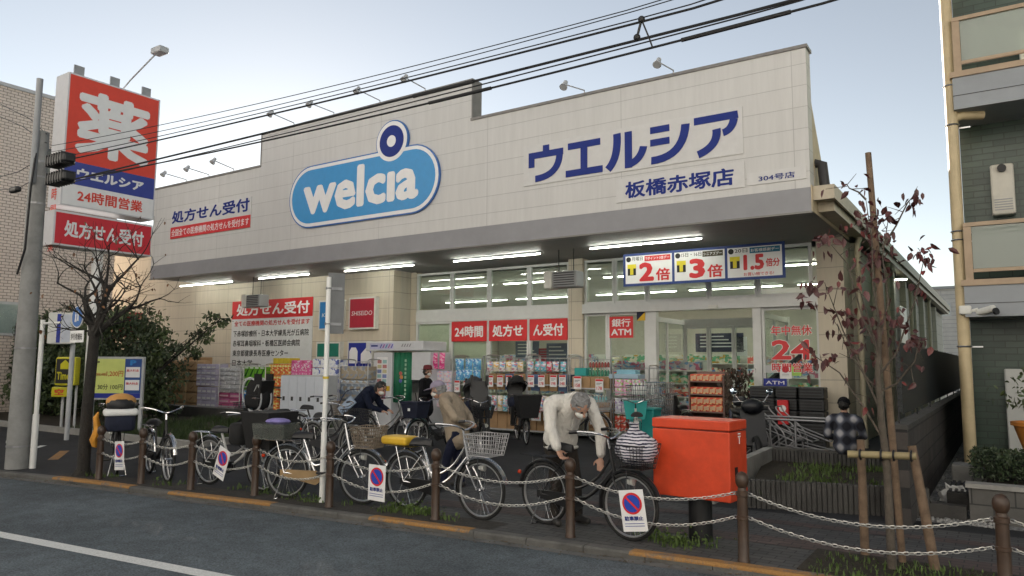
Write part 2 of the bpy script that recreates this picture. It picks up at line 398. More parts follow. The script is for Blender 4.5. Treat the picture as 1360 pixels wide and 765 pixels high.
# footway: grey pavers with two red bands along the kerb, from the crossing of the forecourt to the right
def footway(name, x0, x1, o0, o1, z, m): return struct(strip(name, kslice(x0, x1, .5), o0, o1, z, z, m))
footway('pavement', -6.3, 14, .135, 2.6, .004, PAVER)
footway('pavement_band', -6.0, 14, .95, 1.3, .008, PAVER_R)
footway('pavement_strip', -4.6, 14, 1.95, 2.15, .008, PAVER_R)
footway('planting_strip', -11.9, -4.5, .135, .5, .009, groundmat('trodden_soil', (.034, .031, .028), .3, 6, 50))
# parking bay marks beside the entrance drive
for i, (a, b, mm, ww) in enumerate((((70, 611), (86, 599), YPAINT, .16), ((30, 600), (58, 592), WPAINT, .12))):
    p, q_ = gz(*a), gz(*b); d = (q_-p).normalized(); n = V(-d.y, d.x, 0)*ww/2; z = V(0, 0, .006)
    struct(MB().quad(p-n+z, q_-n+z, q_+n+z, p+n+z).build('bay_line', mm))

# ================================================================= the drugstore
YF, YW, XR, XL = 13.4, 16.6, -2.70, -23.2
ZB = gy(1078, 280, YF).z; ZG = gy(1077.5, 248, YF).z; ZT = gy(1069.6, 63, YF).z; ZM = gy(627, 108, YF).z
XS1 = gy(627, 130, YF).x; XS0 = gy(348, 195, YF).x
ZS = ZB+.015                                                     # soffit
store = thing('drugstore', 'long cream drugstore with stepped sign fascia, glazed front and deep canopy', 'shop', (-13, YW, 0))
O = Vector(store.location)
FASC = brick('fascia_panels', (.575, .567, .552), (.59, .582, .567), (.40, .395, .385), 3.35, .392, .006, 'xz', 0, .55, .4, .055, streak=1)
BAND = M('fascia_band', (.27, .27, .285), .55, .07, sc=2)
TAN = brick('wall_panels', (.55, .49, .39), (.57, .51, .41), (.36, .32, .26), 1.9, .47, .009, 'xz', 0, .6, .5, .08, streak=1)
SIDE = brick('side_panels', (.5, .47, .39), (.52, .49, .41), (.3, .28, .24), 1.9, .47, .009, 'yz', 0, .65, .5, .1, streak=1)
SOFF = M('soffit_grey', (.22, .22, .22), .6, .07, sc=1.5)
FRAME = M('sash_white', (.6, .61, .6), .4, .05)
COPE = M('coping_metal', (.2, .19, .18), .5, .12)
GL = glass('window_glass'); GLD = glass('door_glass', (.93, .97, .95), .8)
def rel(mbx, name, m, parent=store, smooth=False):
    mbx.v = [(x-O.x, y-O.y, z-O.z) for x, y, z in mbx.v]; return mbx.build(name, m, parent, smooth)
FT = .32
prof = [(XL, ZG), (XR, ZG), (XR, ZT), (XS1, ZT), (XS1, ZM), (XS0, ZM), (XS0, ZT), (XL, ZT)]
rel(MB().prism(prof, YF, YF+FT), 'fascia', FASC)
rel(MB().bb(XL-.002, XR+.002, YF-.003, YF+FT, ZB, ZG-.002), 'fascia_band', BAND)
rel(MB().bb(XL-.02, XR+.02, YF-.035, YF+.03, ZB-.035, ZB-.002), 'drip_edge', COPE)
cp = MB()
for a, b, z in ((XS1-.02, XR+.03, ZT), (XS0-.03, XS1+.03, ZM), (XL-.03, XS0-.03, ZT)):
    cp.bb(a, b, YF-.03, YF+FT+.03, z+.002, z+.06)
for x, s in ((XS1, 1), (XS0, -1)):
    cp.bb(x+(.002 if s > 0 else -.03), x+(.03 if s > 0 else -.002), YF-.02, YF+FT+.02, ZT+.062, ZM)
rel(cp, 'coping', COPE)
# raking brace behind the sign wall at the right end, and the canopy's end board
rel(MB().prism([(YF+FT+.002, ZS+.31), (YF+1.7, ZS+.31), (YF+FT+.002, ZT-.9)], XR-.06, XR-.002, 0, 'yz'), 'end_brace', M('tan_board', (.56, .47, .33), .6, .1))
rel(MB().bb(XR+.004, XR+.02, YF+.01, YW+.4, ZB, ZS+.45), 'end_board', M('tan_board', (.56, .47, .33), .6, .1))
# walls
XLW = gy(522, 420, YW-.75).x                                      # right edge of the projecting left wall
rel(MB().bb(XL, XR, YF+FT+.002, YW-.752, ZS, ZS+.3).bb(XLW+.002, XR, YW-.75, YW+.35, ZS, ZS+.3), 'soffit', SOFF)
XWL = gy(140, 430, YW-.75).x
rel(MB().bb(XL-.002, XLW, YW-.75, YW-.45, 0, ZS-.002), 'front_wall', TAN)
rel(MB().bb(XWL, XL-.004, YW-.75, YW-.45, 0, ZS+2.2), 'wing_wall', TAN)
rel(MB().bb(XWL-.05, XL-.004, YW-.8, YW-.4, ZS+2.202, ZS+2.3), 'wing_coping', COPE)
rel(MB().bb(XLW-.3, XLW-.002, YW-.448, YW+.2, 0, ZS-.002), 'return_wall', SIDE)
wx0 = gy(552, 420, YW).x
rel(MB().bb(XLW-.25, wx0, YW+.002, YW+.25, 0, ZS-.002), 'wall_pier', TAN)
cL, cR = gy(757, 420, YW).x, gy(775.5, 420, YW).x
rel(MB().bb(cL, cR, YW-.08, YW+.25, 0, ZS-.002), 'middle_pillar', TAN)
pR = gy(1088, 420, YW).x
rel(MB().bb(pR, XR-.03, YW-.1, YW+.3, 0, ZS-.002), 'corner_pillar', TAN)
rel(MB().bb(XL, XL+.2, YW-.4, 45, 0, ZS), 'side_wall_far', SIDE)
rel(MB().bb(XL, XR-.05, 45, 45.2, 0, ZS), 'back_wall', OFFW)
rel(MB().bb(XL, XR+.1, YW+.352, 45.2, ZS+.05, ZS+.3), 'roof', M('roof_metal', (.2, .2, .2), .6))
# right hand side wall with buttress ribs, gutter and downpipes
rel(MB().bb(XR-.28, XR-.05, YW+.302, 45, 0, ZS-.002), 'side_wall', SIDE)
for i in range(8):
    y = YW+.9+i*3.0
    rel(MB().bb(XR-.048, XR+.12, y, y+.35, 0, ZS+.0), 'side_rib', SIDE)

gt = MB(); gx_ = XR+.34
gt.bb(XR+.022, gx_, YF+.12, 45, ZS+.22, ZS+.26); gt.bb(gx_, gx_+.03, YF+.1, 45, ZS+.19, ZS+.44); gt.bb(XR+.022, gx_, YF+.10, YF+.12, ZS+.19, ZS+.44)
gt.bb(XR+.022, gx_-.05, YF+.5, 45, ZS+.05, ZS+.218)
rel(gt, 'gutter', M('gutter_metal', (.48, .42, .32), .5, .1))
rel(MB().tube([V(XR-.03, YF+FT+.2, ZS+.95), V(XR+.12, YF+FT+.15, ZS+.9), V(XR+.15, YF+FT+.15, ZS+.5)], .09, 10), 'gutter_outlet', DGREY, smooth=True)
for i, y in enumerate((YW+.55, YW+5.2, YW+11, YW+18)):
    rel(MB().tube([V(XR+.26, y, ZS+.2), V(XR+.15, y, ZS-.1), V(XR+.15, y, 0)], .06, 10), 'downpipe', M('pipe_cream', (.5, .45, .33), .5, .1), smooth=True)
rel(MB().bb(XR+.13, XR+.15, YW+8, YW+9.6, 1.9, 3.5), 'side_notice', SIGNW)
# floor inside and step
rel(MB().bb(XL+.2, XR-.28, YW+.01, 44.9, .0, .03), 'shop_floor', M('shop_floor', (.5, .5, .47), .25, .06))
rel(MB().bb(XL+.2, XR-.28, YW+.36, 44.9, ZS-.12, ZS-.1), 'shop_ceiling', M('shop_ceiling', (.5, .5, .47), .7, .05))
rel(MB().bb(cR, XR+.0, YW-.9, YW+.005, .0, .05), 'door_step', CONC)
# ---- windows: four bays on the left
def window(x0, x1, z0, z1, y=YW, fw=.06, gm=None, name='window', parent=None):
    f = MB()
    f.bb(x0, x0+fw, y, y+.09, z0, z1); f.bb(x1-fw, x1, y, y+.09, z0, z1)
    f.bb(x0+fw, x1-fw, y, y+.09, z0, z0+fw); f.bb(x0+fw, x1-fw, y, y+.09, z1-fw, z1)
    fo = rel(f, name, FRAME)
    p = MB().bb(x0+fw, x1-fw, y+.04, y+.046, z0+fw, z1-fw)
    p.v = [(x-O.x, yy-O.y, z-O.z) for x, yy, z in p.v]; p.build('pane', gm or GL, fo); return fo
bx = [gy(px, 420, YW).x for px in (553, 599.5, 649, 702.5, 756.5)]
zt0, zt1 = gy(650, 425, YW).z, gy(650, 411, YW).z
for a, b in zip(bx, bx[1:]):
    window(a, b-.01, zt1+.002, ZS-.06); window(a, b-.01, .35, zt0-.002)
rel(MB().bb(bx[0], bx[4], YW-.02, YW+.1, zt0, zt1), 'transom', FRAME)
rel(MB().bb(bx[0], bx[4], YW, YW+.2, 0.0, .348), 'window_plinth', TAN)
# ---- entrance side
zl0, zl1 = gy(930, 411.5, YW).z, gy(930, 398, YW).z
ex = [gy(px, 420, YW).x for px in (776, 807, 859, 872, 1000, 1011, 1088)]
rel(MB().bb(ex[0], ex[6], YW-.12, YW+.1, zl0, zl1), 'lintel', FRAME)
ux = [gy(px, 370, YW).x for px in (776, 816, 859, 941, 1006, 1079)]
for a, b in zip(ux, ux[1:]): window(a, b-.01, zl1+.002, ZS-.06)
window(ex[0], ex[1]-.005, .06, zl0-.002, gm=GLD); window(ex[1], ex[2]-.005, .06, zl0-.002, gm=GLD)
window(ex[5]+.005, ex[6], .06, zl0-.002, gm=GLD)
rel(MB().bb(ex[2], ex[3], YW-.05, YW+.12, .05, zl0-.002), 'door_post', FRAME)
rel(MB().bb(ex[4], ex[5], YW-.05, YW+.12, .05, zl0-.002), 'door_post', FRAME)
# vestibule: side screens and inner sliding doors
vy = YW+2.6
def screen(x, y0, y1):
    f = MB()
    n = 2
    for i in range(n+1):
        y = y0+(y1-y0)*i/n; f.bb(x-.03, x+.03, y-.03, y+.03, .06, zl0-.2)
    f.bb(x-.035, x+.035, y0, y1, zl0-.2, zl0-.08)
    fo = rel(f, 'vestibule_screen', FRAME)
    p = MB().bb(x-.004, x+.004, y0, y1, .06, zl0-.2); p.v = [(a-O.x, b-O.y, c) for a, b, c in p.v]; p.build('pane', GLD, fo)
screen(ex[3]-.3, YW+.15, vy); screen(ex[4]+.1, YW+.15, vy)
for i in range(4):
    a = ex[3]-.3+(ex[4]-ex[3]+.4)*i/4; b = ex[3]-.3+(ex[4]-ex[3]+.4)*(i+1)/4
    window(a, b-.01, .06, zl0-.25, y=vy, fw=.05, gm=GLD, name='inner_door')
rel(MB().bb(ex[3]-.35, ex[4]+.15, vy-.05, vy+.12, zl0-.248, zl0-.05), 'inner_lintel', FRAME)
# sensor over the entrance
rel(MB().rbox((gy(950, 405, YW).x, YW-.16, zl0+.04), (.22, .07, .09), .015), 'door_sensor', OFFW)

# ---- strip lamps under the canopy (twin tubes each)
def strip_lamp(p, q, label, y):
    a, b = gz(p[0], p[1], ZS-.05), gz(q[0], q[1], ZS-.05)
    c = (a+b)/2; L = abs(b.x-a.x); t = thing('strip_lamp', label, 'lamp', (c.x, c.y, ZS), 0, 'strip lamps under the canopy')
    MB().bb(-L/2, L/2, -.03, .03, -.035, -.003).build('housing', LGREY, t)
    for s in (-1, 1):
        MB().tube([V(s*L/2*.02, 0, -.055), V(s*L/2*.985, 0, -.055)], .011, 8).build('tube', TUBE, t, True)
for p, q, l in (((238, 380), (310, 374), 'lit strip lamp under the canopy, nearest the pylon sign'), ((343, 370), (411, 364), 'lit strip lamp under the canopy, over the white wall notice'),
                ((456, 360), (551, 352), 'lit strip lamp under the canopy, between the red cosmetics sign and first window'), ((601, 347), (719, 337), 'lit strip lamp under the canopy, over the red window banners'),
                ((782, 330), (933, 317), 'lit strip lamp under the canopy, over the points banner')):
    strip_lamp(p, q, l, 0)
# ---- lamps on the shop ceiling
for j, y in enumerate((19.2, 24, 29.5)):
    for i in range(5):
        x = -4.6-i*3.5+(.8 if j % 2 else 0)
        c = thing('ceiling_lamp', 'lit white strip lamp on the shop ceiling seen through the glass', 'lamp', (x, y, ZS-.13), 0, 'strip lamps on the shop ceiling')
        MB().bb(-1.55, 1.55, -.06, .06, -.05, -.002).build('housing', OFFW, c); MB().bb(-1.5, 1.5, -.05, .05, -.07, -.052).build('tube', TUBEI, c)
# ---- shelves inside
prods = [packs('goods_a', (.5, .08, .06), (.55, .5, .4), (.1, .2, .45)), packs('goods_b', (.1, .35, .2), (.6, .55, .45), (.5, .3, .05)), packs('goods_c', (.5, .5, .52), (.45, .12, .2), (.15, .3, .5))]
def gondola(x, y, L, rz, h=1.7, i=0, lab='white shop shelf unit full of packets behind the glass'):
    t = thing('shop_shelf', lab, 'shelf', (x, y, .03), rz, 'shelves inside the shop')
    f = MB().bb(-L/2, L/2, -.02, .02, 0, h)
    for k in range(5): f.bb(-L/2, L/2, -.38, -.021, .1+k*h/5, .13+k*h/5)
    f.build('frame', OFFW, t)
    for k in range(5):
        g = MB(); xx = -L/2+.04
        while xx < L/2-.2:
            ww = random.uniform(.08, .2); g.bb(xx, xx+ww-.01, -.36, -.1, .132+k*h/5, .132+k*h/5+random.uniform(.16, .27)); xx += ww
        stuff(g.build('goods', prods[(k+i) % 3], t))
for i, (x, y, L) in enumerate(((-11.6, 18.9, 3.0), (-8, 19.5, 2.6), (-4.4, 22.5, 2.2), (-8.5, 22.5, 4), (-13, 22, 4), (-6, 26, 5), (-12, 26, 5))):
    gondola(x, y, L, 0, 1.75 if y < 20 else 2.0, i)
# pharmacy counter screen and blinds behind the first two bays
rel(MB().bb(bx[0]+.08, bx[2]-.1, YW+.06, YW+.075, .4, zt0-.05), 'window_blind', M('blind_cream', (.6, .6, .46), .6, .04))
rel(MB().bb(XL+.3, XR-.4, 33, 33.2, 0, ZS), 'shop_back_wall', M('shop_back', (.45, .43, .37), .6, .05))
# panels standing behind the glass near the right corner
# ================================================================= signs on the shop front
def sign_y(name, label, p_lb, p_rt, Y, th, m, cat='sign', group=None):
    """a flat board facing the road; local x runs right, z up, front face at y = 0"""
    a, b = gy(*p_lb, Y), gy(*p_rt, Y); x0, z0, x1, z1 = a.x, a.z, b.x, b.z
    t = thing(name, label, cat, ((x0+x1)/2, Y-th-.004, z0), 0, group)
    w_, h_ = x1-x0, z1-z0
    MB().bb(-w_/2, w_/2, 0, th, 0, h_).build('panel', m, t)
    return t, w_, h_, (x0+x1)/2, z0
def txt_px(t, s, lb, rt, Y, cx, z0, m, bold=.015, y=-.005, **k):
    a, b = gy(*lb, Y), gy(*rt, Y); return text(s, a.x-cx, b.x-cx, a.z-z0, b.z-z0, y, m, t, bold, **k)
FP = M('fascia_plate', (.60, .592, .58), .5, .05)
INK = M('ink_blue', (.006, .024, .2), .5, .08, spec=.25)
# prescription notice on the fascia
t, w_, h_, cx, z0 = sign_y('prescription_sign', 'pale fascia board with dark blue prescription lettering over a red strip', (227, 318), (335, 261), YF, .02, FP)
txt_px(t, '処方せん受付', (229, 298), (333, 262), YF, cx, z0, INK, .032)
k = gy(227, 303, YF).z-z0
plate(-w_/2, w_/2, .0, k, -.006, RED, t, 'red_strip', .004)
text('全国全ての医療機関の処方せんを受付ます', -w_/2+.06, w_/2-.06, .07, k-.07, -.009, SIGNW, t, .012)
# the pill shaped logo
a, b = gy(387, 258, YF), gy(586, 237, YF); cx = (a.x+b.x)/2; zc = (gy(487, 206, YF).z+gy(487, 293, YF).z)/2; hh = abs(gy(487, 206, YF).z-gy(487, 293, YF).z)/2
L = (b.x-a.x)/2
t = thing('logo_sign', 'big cyan pill shaped logo sign with white lettering and ringed blue disc', 'sign', (cx, YF-.06, zc))
cc = gy(523, 188.5, YF); ccx, ccz = cc.x-cx, cc.z-zc; cr_ = abs(gy(523, 161, YF).z-gy(523, 217, YF).z)/2
def pill(L, h, n=18):
    p = []
    for i in range(n+1): a_ = PI/2-PI*i/n; p.append((L-h+h*math.cos(a_), h*math.sin(a_)))
    for i in range(n+1): a_ = -PI/2-PI*i/n; p.append((-L+h+h*math.cos(a_), h*math.sin(a_)))
    return p
def disc(r, cx_, cz_, n=36): return [(cx_+r*math.cos(2*PI*i/n), cz_+r*math.sin(2*PI*i/n)) for i in range(n)]
MB().prism(pill(L, hh), 0, .05).build('outline', M('logo_line', (.01, .12, .4), .4, .05), t)
MB().prism(disc(cr_, ccx, ccz), -.001, .045).build('disc_outline', M('logo_line', (.01, .12, .4), .4, .05), t)
MB().prism(pill(L-.035, hh-.035), -.008, 0).build('white_border', SIGNW, t)
MB().prism(pill(L-.125, hh-.125), -.014, -.0085).build('field', CYAN, t)
MB().prism(disc(cr_-.035, ccx, ccz), -.02, -.0145).build('disc_border', SIGNW, t)
MB().prism(disc(cr_*.74, ccx, ccz), -.026, -.0205).build('disc', INK, t)
MB().prism(disc(cr_*.27, ccx, ccz), -.032, -.0265).build('disc_eye', SIGNW, t)
lb, rt = gy(405, 286, YF), gy(559, 217, YF)
text('welcıa', lb.x-cx, rt.x-cx, (gy(410, 285, YF).z+gy(555, 266, YF).z)/2-zc, gy(472, 221, YF).z-zc, -.018, SIGNW, t, .04)
# shop name in katakana, branch name, branch number
t, w_, h_, cx, z0 = sign_y('katakana_sign', 'cream fascia board with the shop name in heavy blue katakana', (696, 248), (986, 141), YF, .015, FP)
ga, gb = gy(701, 243, YF), gy(983, 145, YF)
x0, x1 = ga.x-cx, gb.x-cx; zz0, zz1 = gy(711, 242.5, YF).z-z0, gy(980, 146, YF).z-z0
def kana(poly_list, i, name='lettering'):
    cw = (x1-x0)/5; mbk = MB()
    for k_, pl in enumerate(poly_list): mbk.prism([(x0+cw*(i+.04)+p*cw*.93, zz0+q*(zz1-zz0)) for p, q in pl], -.012-.0015*k_, -.001-.0004*k_)
    mbk.build(name, INK, t)
def arc(p0, p1, p2, wd, n=10, w1=None):
    L_, R_ = [], []
    for k in range(n+1):
        u = k/n; x = (1-u)**2*p0[0]+2*u*(1-u)*p1[0]+u*u*p2[0]; y = (1-u)**2*p0[1]+2*u*(1-u)*p1[1]+u*u*p2[1]
        dx = 2*(1-u)*(p1[0]-p0[0])+2*u*(p2[0]-p1[0]); dy = 2*(1-u)*(p1[1]-p0[1])+2*u*(p2[1]-p1[1]); l = math.hypot(dx, dy) or 1
        ww = (wd+((w1 or wd)-wd)*u)/2; L_.append((x-dy/l*ww, y+dx/l*ww)); R_.append((x+dy/l*ww, y-dx/l*ww))
    return L_+R_[::-1]
kana([[(.0, .42), (.17, .42), (.17, .66), (1.0, .66), (1, .84), (0, .84)], [(.42, .842), (.6, .842), (.6, 1), (.42, 1)], arc((.9, .66), (.86, .1), (.2, .09), .18)], 0)
kana([[(.06, .74), (.94, .74), (.94, .92), (.06, .92)], [(.41, .182), (.59, .182), (.59, .738), (.41, .738)], [(0, 0), (1, 0), (1, .18), (0, .18)]], 1)
kana([arc((.3, .95), (.34, .3), (.06, .04), .19), [(.5, .0), (.68, .0), (.68, .95), (.5, .95)], arc((.6, .09), (.9, .16), (.97, .5), .18)], 2)
kana([[(.06, .78), (.52, .78), (.52, .95), (.06, .95)], [(.06, .46), (.52, .46), (.52, .63), (.06, .63)], arc((.08, .09), (.85, .07), (.9, .88), .19)], 3)
kana([[(.02, .8), (1, .8), (.98, .98), (.02, .98)], arc((.9, .8), (.86, .54), (.66, .5), .17), arc((.52, .62), (.56, .2), (.1, .06), .18)], 4)
t, w_, h_, cx, z0 = sign_y('branch_sign', 'cream fascia board with the branch name in blue characters', (819, 270), (989, 214), YF, .015, FP)
txt_px(t, '板橋赤塚店', (831, 264.5), (975, 222), YF, cx, z0, INK, .03)
t, w_, h_, cx, z0 = sign_y('branch_number_sign', 'small cream fascia plate with the branch number in thin blue figures', (993, 247), (1071, 220), YF, .015, FP)
txt_px(t, '304号店', (1008, 242), (1056, 227.5), YF, cx, z0, INK, .016)
# wall notice
YL = YW-.75
t, w_, h_, cx, z0 = sign_y('clinic_notice', 'large white wall notice with red prescription heading and lines of hospital names', (306, 488), (417, 394), YL, .02, M('notice_white', (.6, .62, .63), .5, .05))
k = gy(417, 420, YL).z-z0; zr = gy(310, 424, YL).z-z0
zr = (k+zr)/2
plate(-w_/2, w_/2, zr, h_, -.006, RED, t, 'red_heading', .004)
text('処方せん受付', -w_/2+.25, w_/2-.15, zr+.1, h_-.1, -.01, SIGNW, t, .03)
dz = zr/5
text('全ての医療機関の処方せんを受付ます', -w_/2+.15, w_/2-.12, zr-dz*.75, zr-dz*.2, -.004, RED, t, .015)
text('下赤塚診療所・日本大学練馬光が丘病院', -w_/2+.12, w_/2-.15, zr-dz*1.85, zr-dz*1.2, -.004, BLACK, t, .012)
text('赤塚耳鼻咽喉科・板橋区医師会病院', -w_/2+.12, w_/2-.55, zr-dz*2.85, zr-dz*2.2, -.004, BLACK, t, .012)
text('東京都健康長寿医療センター', -w_/2+.12, w_/2-1.1, zr-dz*3.85, zr-dz*3.2, -.004, BLACK, t, .012)
text('日本大学', -w_/2+.12, -w_/2+1.2, zr-dz*4.85, zr-dz*4.2, -.004, BLACK, t, .012)
# lightbox signs on the left wall
def lightbox(label, lb, rt, m, s, tm, box=(.14, .78), edge=OFFW, nm='lightbox_sign', slant=0):
    t, w_, h_, cx, z0 = sign_y(nm, label, lb, rt, YL, .16, edge)
    plate(-w_/2+.05, w_/2-.05, .05, h_-.05, -.005, m, t, 'face', .004)
    if s: text(s, -w_/2*box[1], w_/2*box[1], h_*.5-h_*box[0]/2, h_*.5+h_*box[0]/2, -.009, tm, t, .004, slant=slant)
    return t, w_, h_
lightbox('crimson square lightbox with thin white lettering on the tan wall', (468, 438), (504, 394), CRIM, 'SHISEIDO', SIGNW, slant=.15)
lightbox('sky blue lightbox half hidden behind the white pole plate', (428, 439), (460, 398), M('kane_blue', (.02, .2, .5), .4, .05), 'Kanebo', SIGNW, (.13, .7), slant=.2)
lightbox('small green lightbox low on the tan wall', (425, 476), (457, 454), M('deep_green', (.01, .18, .13), .4, .05), None, None)
t, w_, h_ = lightbox('blue lightbox with two white rounded shapes beside the photo booth', (466, 495), (500, 453), BLUE, None, None)
MB().prism([(-.42, h_*.3), (-.08, h_*.3), (-.08, h_*.68), (-.16, h_*.8), (-.34, h_*.8), (-.42, h_*.68)], -.009, -.006).prism([(.06, h_*.3), (.5, h_*.3), (.5, h_*.55), (.3, h_*.82), (.06, h_*.6)], -.009, -.006).build('emblem', SIGNW, t)
# red banners in the windows
for i, (s, lab) in enumerate((('24時間', 'red window banner with white 24 hour lettering'), ('処方せ', 'red window banner with the first half of the prescription lettering'), ('ん受付', 'red window banner with the last half of the prescription lettering, beside the pillar'))):
    a, b = bx[i+1]+.03, bx[i+2]-.05; z1 = zt0-.02; z0 = z1-(gy(650, 418, YW).z-gy(650, 445, YW).z)
    t = thing('window_banner', lab, 'banner', ((a+b)/2, YW-.02, z0), 0, 'red banners along the windows')
    w_, h_ = b-a, z1-z0
    MB().bb(-w_/2, w_/2, 0, .008, 0, h_).build('cloth', RED, t)
    text(s, -w_/2+.12, w_/2-.12, h_*.2, h_*.78, -.004, SIGNW, t, .03)
# points banner hung under the canopy
Yb = YW-1.0
pa, pb = gy(828, 380, Yb), gy(1042, 320, Yb); zt_l, zt_r = gy(828, 338, Yb).z, gy(1042, 320, Yb).z; zb_l, zb_r = gy(828, 379, Yb).z, gy(1042, 371, Yb).z
cx = (pa.x+pb.x)/2; z0 = (zb_l+zb_r)/2; w_ = pb.x-pa.x; h_ = (zt_l+zt_r)/2-z0
t = thing('points_banner', 'long dark blue banner with three white point offer panels hung under the canopy', 'banner', (cx, Yb, z0))
MB().bb(-w_/2, w_/2, 0, .012, 0, h_).build('cloth', M('banner_blue', (.02, .05, .2), .6, .1), t)
for i, (big, unit, day, head, hm) in enumerate((('2', '倍', '月曜日', 'Tポイント3倍デー', RED), ('3', '倍', '15日・16日', 'シニアズデー', M('brown_ink', (.06, .045, .02), .5)), ('1.5', '倍分', '20日', 'お客様感謝デー', M('teal_ink', (.01, .15, .26), .5)))):
    u0 = -w_/2+.06+(w_-.06)/3*i; u1 = u0+(w_-.06)/3-.06; W_ = u1-u0
    p = plate(u0, u1, .06, h_-.06, -.004, SIGNW, t, 'offer_panel', .004)
    H = h_-.12
    def U(f): return u0+W_*f
    def Z(f): return .06+H*f
    rz = ((.16, .6), (.16, .56), (.3, .66))[i]
    text(day, U(.14), U(.38 if i != 1 else .55), Z(.82), Z(.96), -.008, BLACK, p, .008)
    plate(U(.42 if i != 1 else .57), U(.97), Z(.78), Z(.97), -.007, hm, p, 'heading', .003)
    text(head, U(.44 if i != 1 else .59), U(.95), Z(.82), Z(.93), -.01, SIGNW, p, .01)
    MB().prism(disc(.06, U(.07), Z(.88), 16), -.007, -.004).build('dot', BLACK, p)
    MB().bb(U(.05), U(.23), -.007, -.004, Z(.3), Z(.62)).build('emblem_ground', BLACK, p)
    MB().bb(U(.045), U(.235), -.012, -.008, Z(.55), Z(.7)).bb(U(.105), U(.175), -.012, -.008, Z(.32), Z(.549)).build('emblem_letter', M('emblem_yellow', (.72, .6, .03), .5), p)
    text(big, U(.3), U(.62 if i < 2 else .68), Z(.06 if i < 2 else .22), Z(.74), -.008, RED, p, .05)
    text(unit, U(.66 if i < 2 else .71), U(.96), Z(.06 if i < 2 else .3), Z(.5 if i < 2 else .58), -.008, RED, p, .03)
    if i == 2: text('お買い物できる!', U(.3), U(.85), Z(.03), Z(.15), -.008, RED, p, .01)
# 24 hour sticker and ATM sign on the glass
a, b = gy(1026, 504, YW), gy(1078, 430, YW)
t = thing('opening_sticker', 'red and white opening hours lettering stuck on the right hand entrance glass', 'sticker', ((a.x+b.x)/2, YW-.012, a.z))
w_ = b.x-a.x; h_ = b.z-a.z; A_ = -w_/2; B_ = w_/2; H = h_
for s, f0, f1, bo in (('年中無休', .80, .98, .02), ('24', .36, .72, .03), ('時間営業', .14, .3, .02)):
    text(s, A_-.012, B_+.012, H*f0-.012, H*f1+.012, -.001, SIGNW, t, bo+.025, 'lettering_edge')
    text(s, A_, B_, H*f0, H*f1, -.005, RED, t, bo)
a, b = gy(810, 449, YW), gy(841, 420, YW)
t = thing('cash_machine_sign', 'small red square sign with white bank machine lettering behind the entrance glass', 'sign', ((a.x+b.x)/2, YW-.02, a.z))
w_, h_ = b.x-a.x, b.z-a.z
MB().bb(-w_/2, w_/2, 0, .01, 0, h_).build('panel', RED, t)
text('銀行', -w_/2*.8, w_/2*.8, h_*.52, h_*.9, -.004, SIGNW, t, .02); text('ATM', -w_/2*.85, w_/2*.85, h_*.12, h_*.42, -.004, SIGNW, t, .025)
# notices on the right hand glass
def sticker(label, lb, rt, m, extra=None, nm='glass_notice'):
    a, b = gy(*lb, YW), gy(*rt, YW); t = thing(nm, label, 'notice', ((a.x+b.x)/2, YW-.012, a.z)); w_, h_ = b.x-a.x, b.z-a.z
    MB().bb(-w_/2, w_/2, 0, .006, 0, h_).build('sheet', m, t)
    if extra: extra(t, w_, h_)
    return t
def ex1(t, w_, h_):
    MB().prism(disc(w_*.3, 0, h_*.66, 20), -.004, -.001).build('spot', CRIM, t); MB().bb(-w_*.3, w_*.3, -.004, -.001, h_*.3, h_*.33).bb(-w_*.3, w_*.3, -.004, -.001, h_*.2, h_*.22).build('line', GREY, t)
sticker('white notice with a dark red spot on the glass under the 24 lettering', (1036, 503), (1051, 484), SIGNW, ex1)
sticker('pale sheet of paper on the glass beside the door post', (1017, 495), (1033, 485), LGREY)
sticker('light green leaflet on the glass beside the red spot notice', (1052, 499), (1064, 485), M('lime', (.35, .6, .12), .5))
def ex2(t, w_, h_):
    MB().bb(-w_*.3, w_*.05, -.004, -.001, h_*.3, h_*.62).build('emblem', SIGNW, t); text('ATM', -w_*.4, w_*.4, h_*.75, h_*.9, -.004, SIGNW, t, .01)
sticker('blue notice with white emblem low on the right hand glass', (1015, 533), (1045, 503), BLUE, ex2)
def ex3(t, w_, h_): MB().prism([(-w_/2, 0), (w_/2, 0), (w_/2, h_*.9)], -.004, -.001).build('half', YEL, t)
sticker('small yellow and navy corner sticker above the cash machine sign', (846, 426), (857, 413), NAVY, ex3)
# hung heaters under the canopy
def heater(px, py, Y, label):
    c = gy(px, py, Y); t = thing('hung_unit', label, 'fan heater', (c.x, Y, c.z))
    MB().rbox((-.3, 0, 0), (.22, .4, .42), .04).build('case', OFFW, t); MB().rbox((.15, 0, 0), (.66, .38, .38), .03).build('body', GREY, t)
    g = MB()
    for i in range(6): g.bb(-.12, .42, -.21, -.191, -.14+i*.055, -.12+i*.055)
    g.build('grille', DGREY, t); MB().tube([V(-.1, 0, .19), V(-.1, 0, ZS-c.z-.005)], .012, 6).tube([V(.3, 0, .19), V(.3, 0, ZS-c.z-.005)], .012, 6).build('hanger', DGREY, t)
heater(747, 372, YW-1.6, 'boxy grey fan unit hung from the canopy before the middle pillar')
heater(338, 400, YW-1.7, 'boxy grey fan unit hung in front of the white clinic notice')
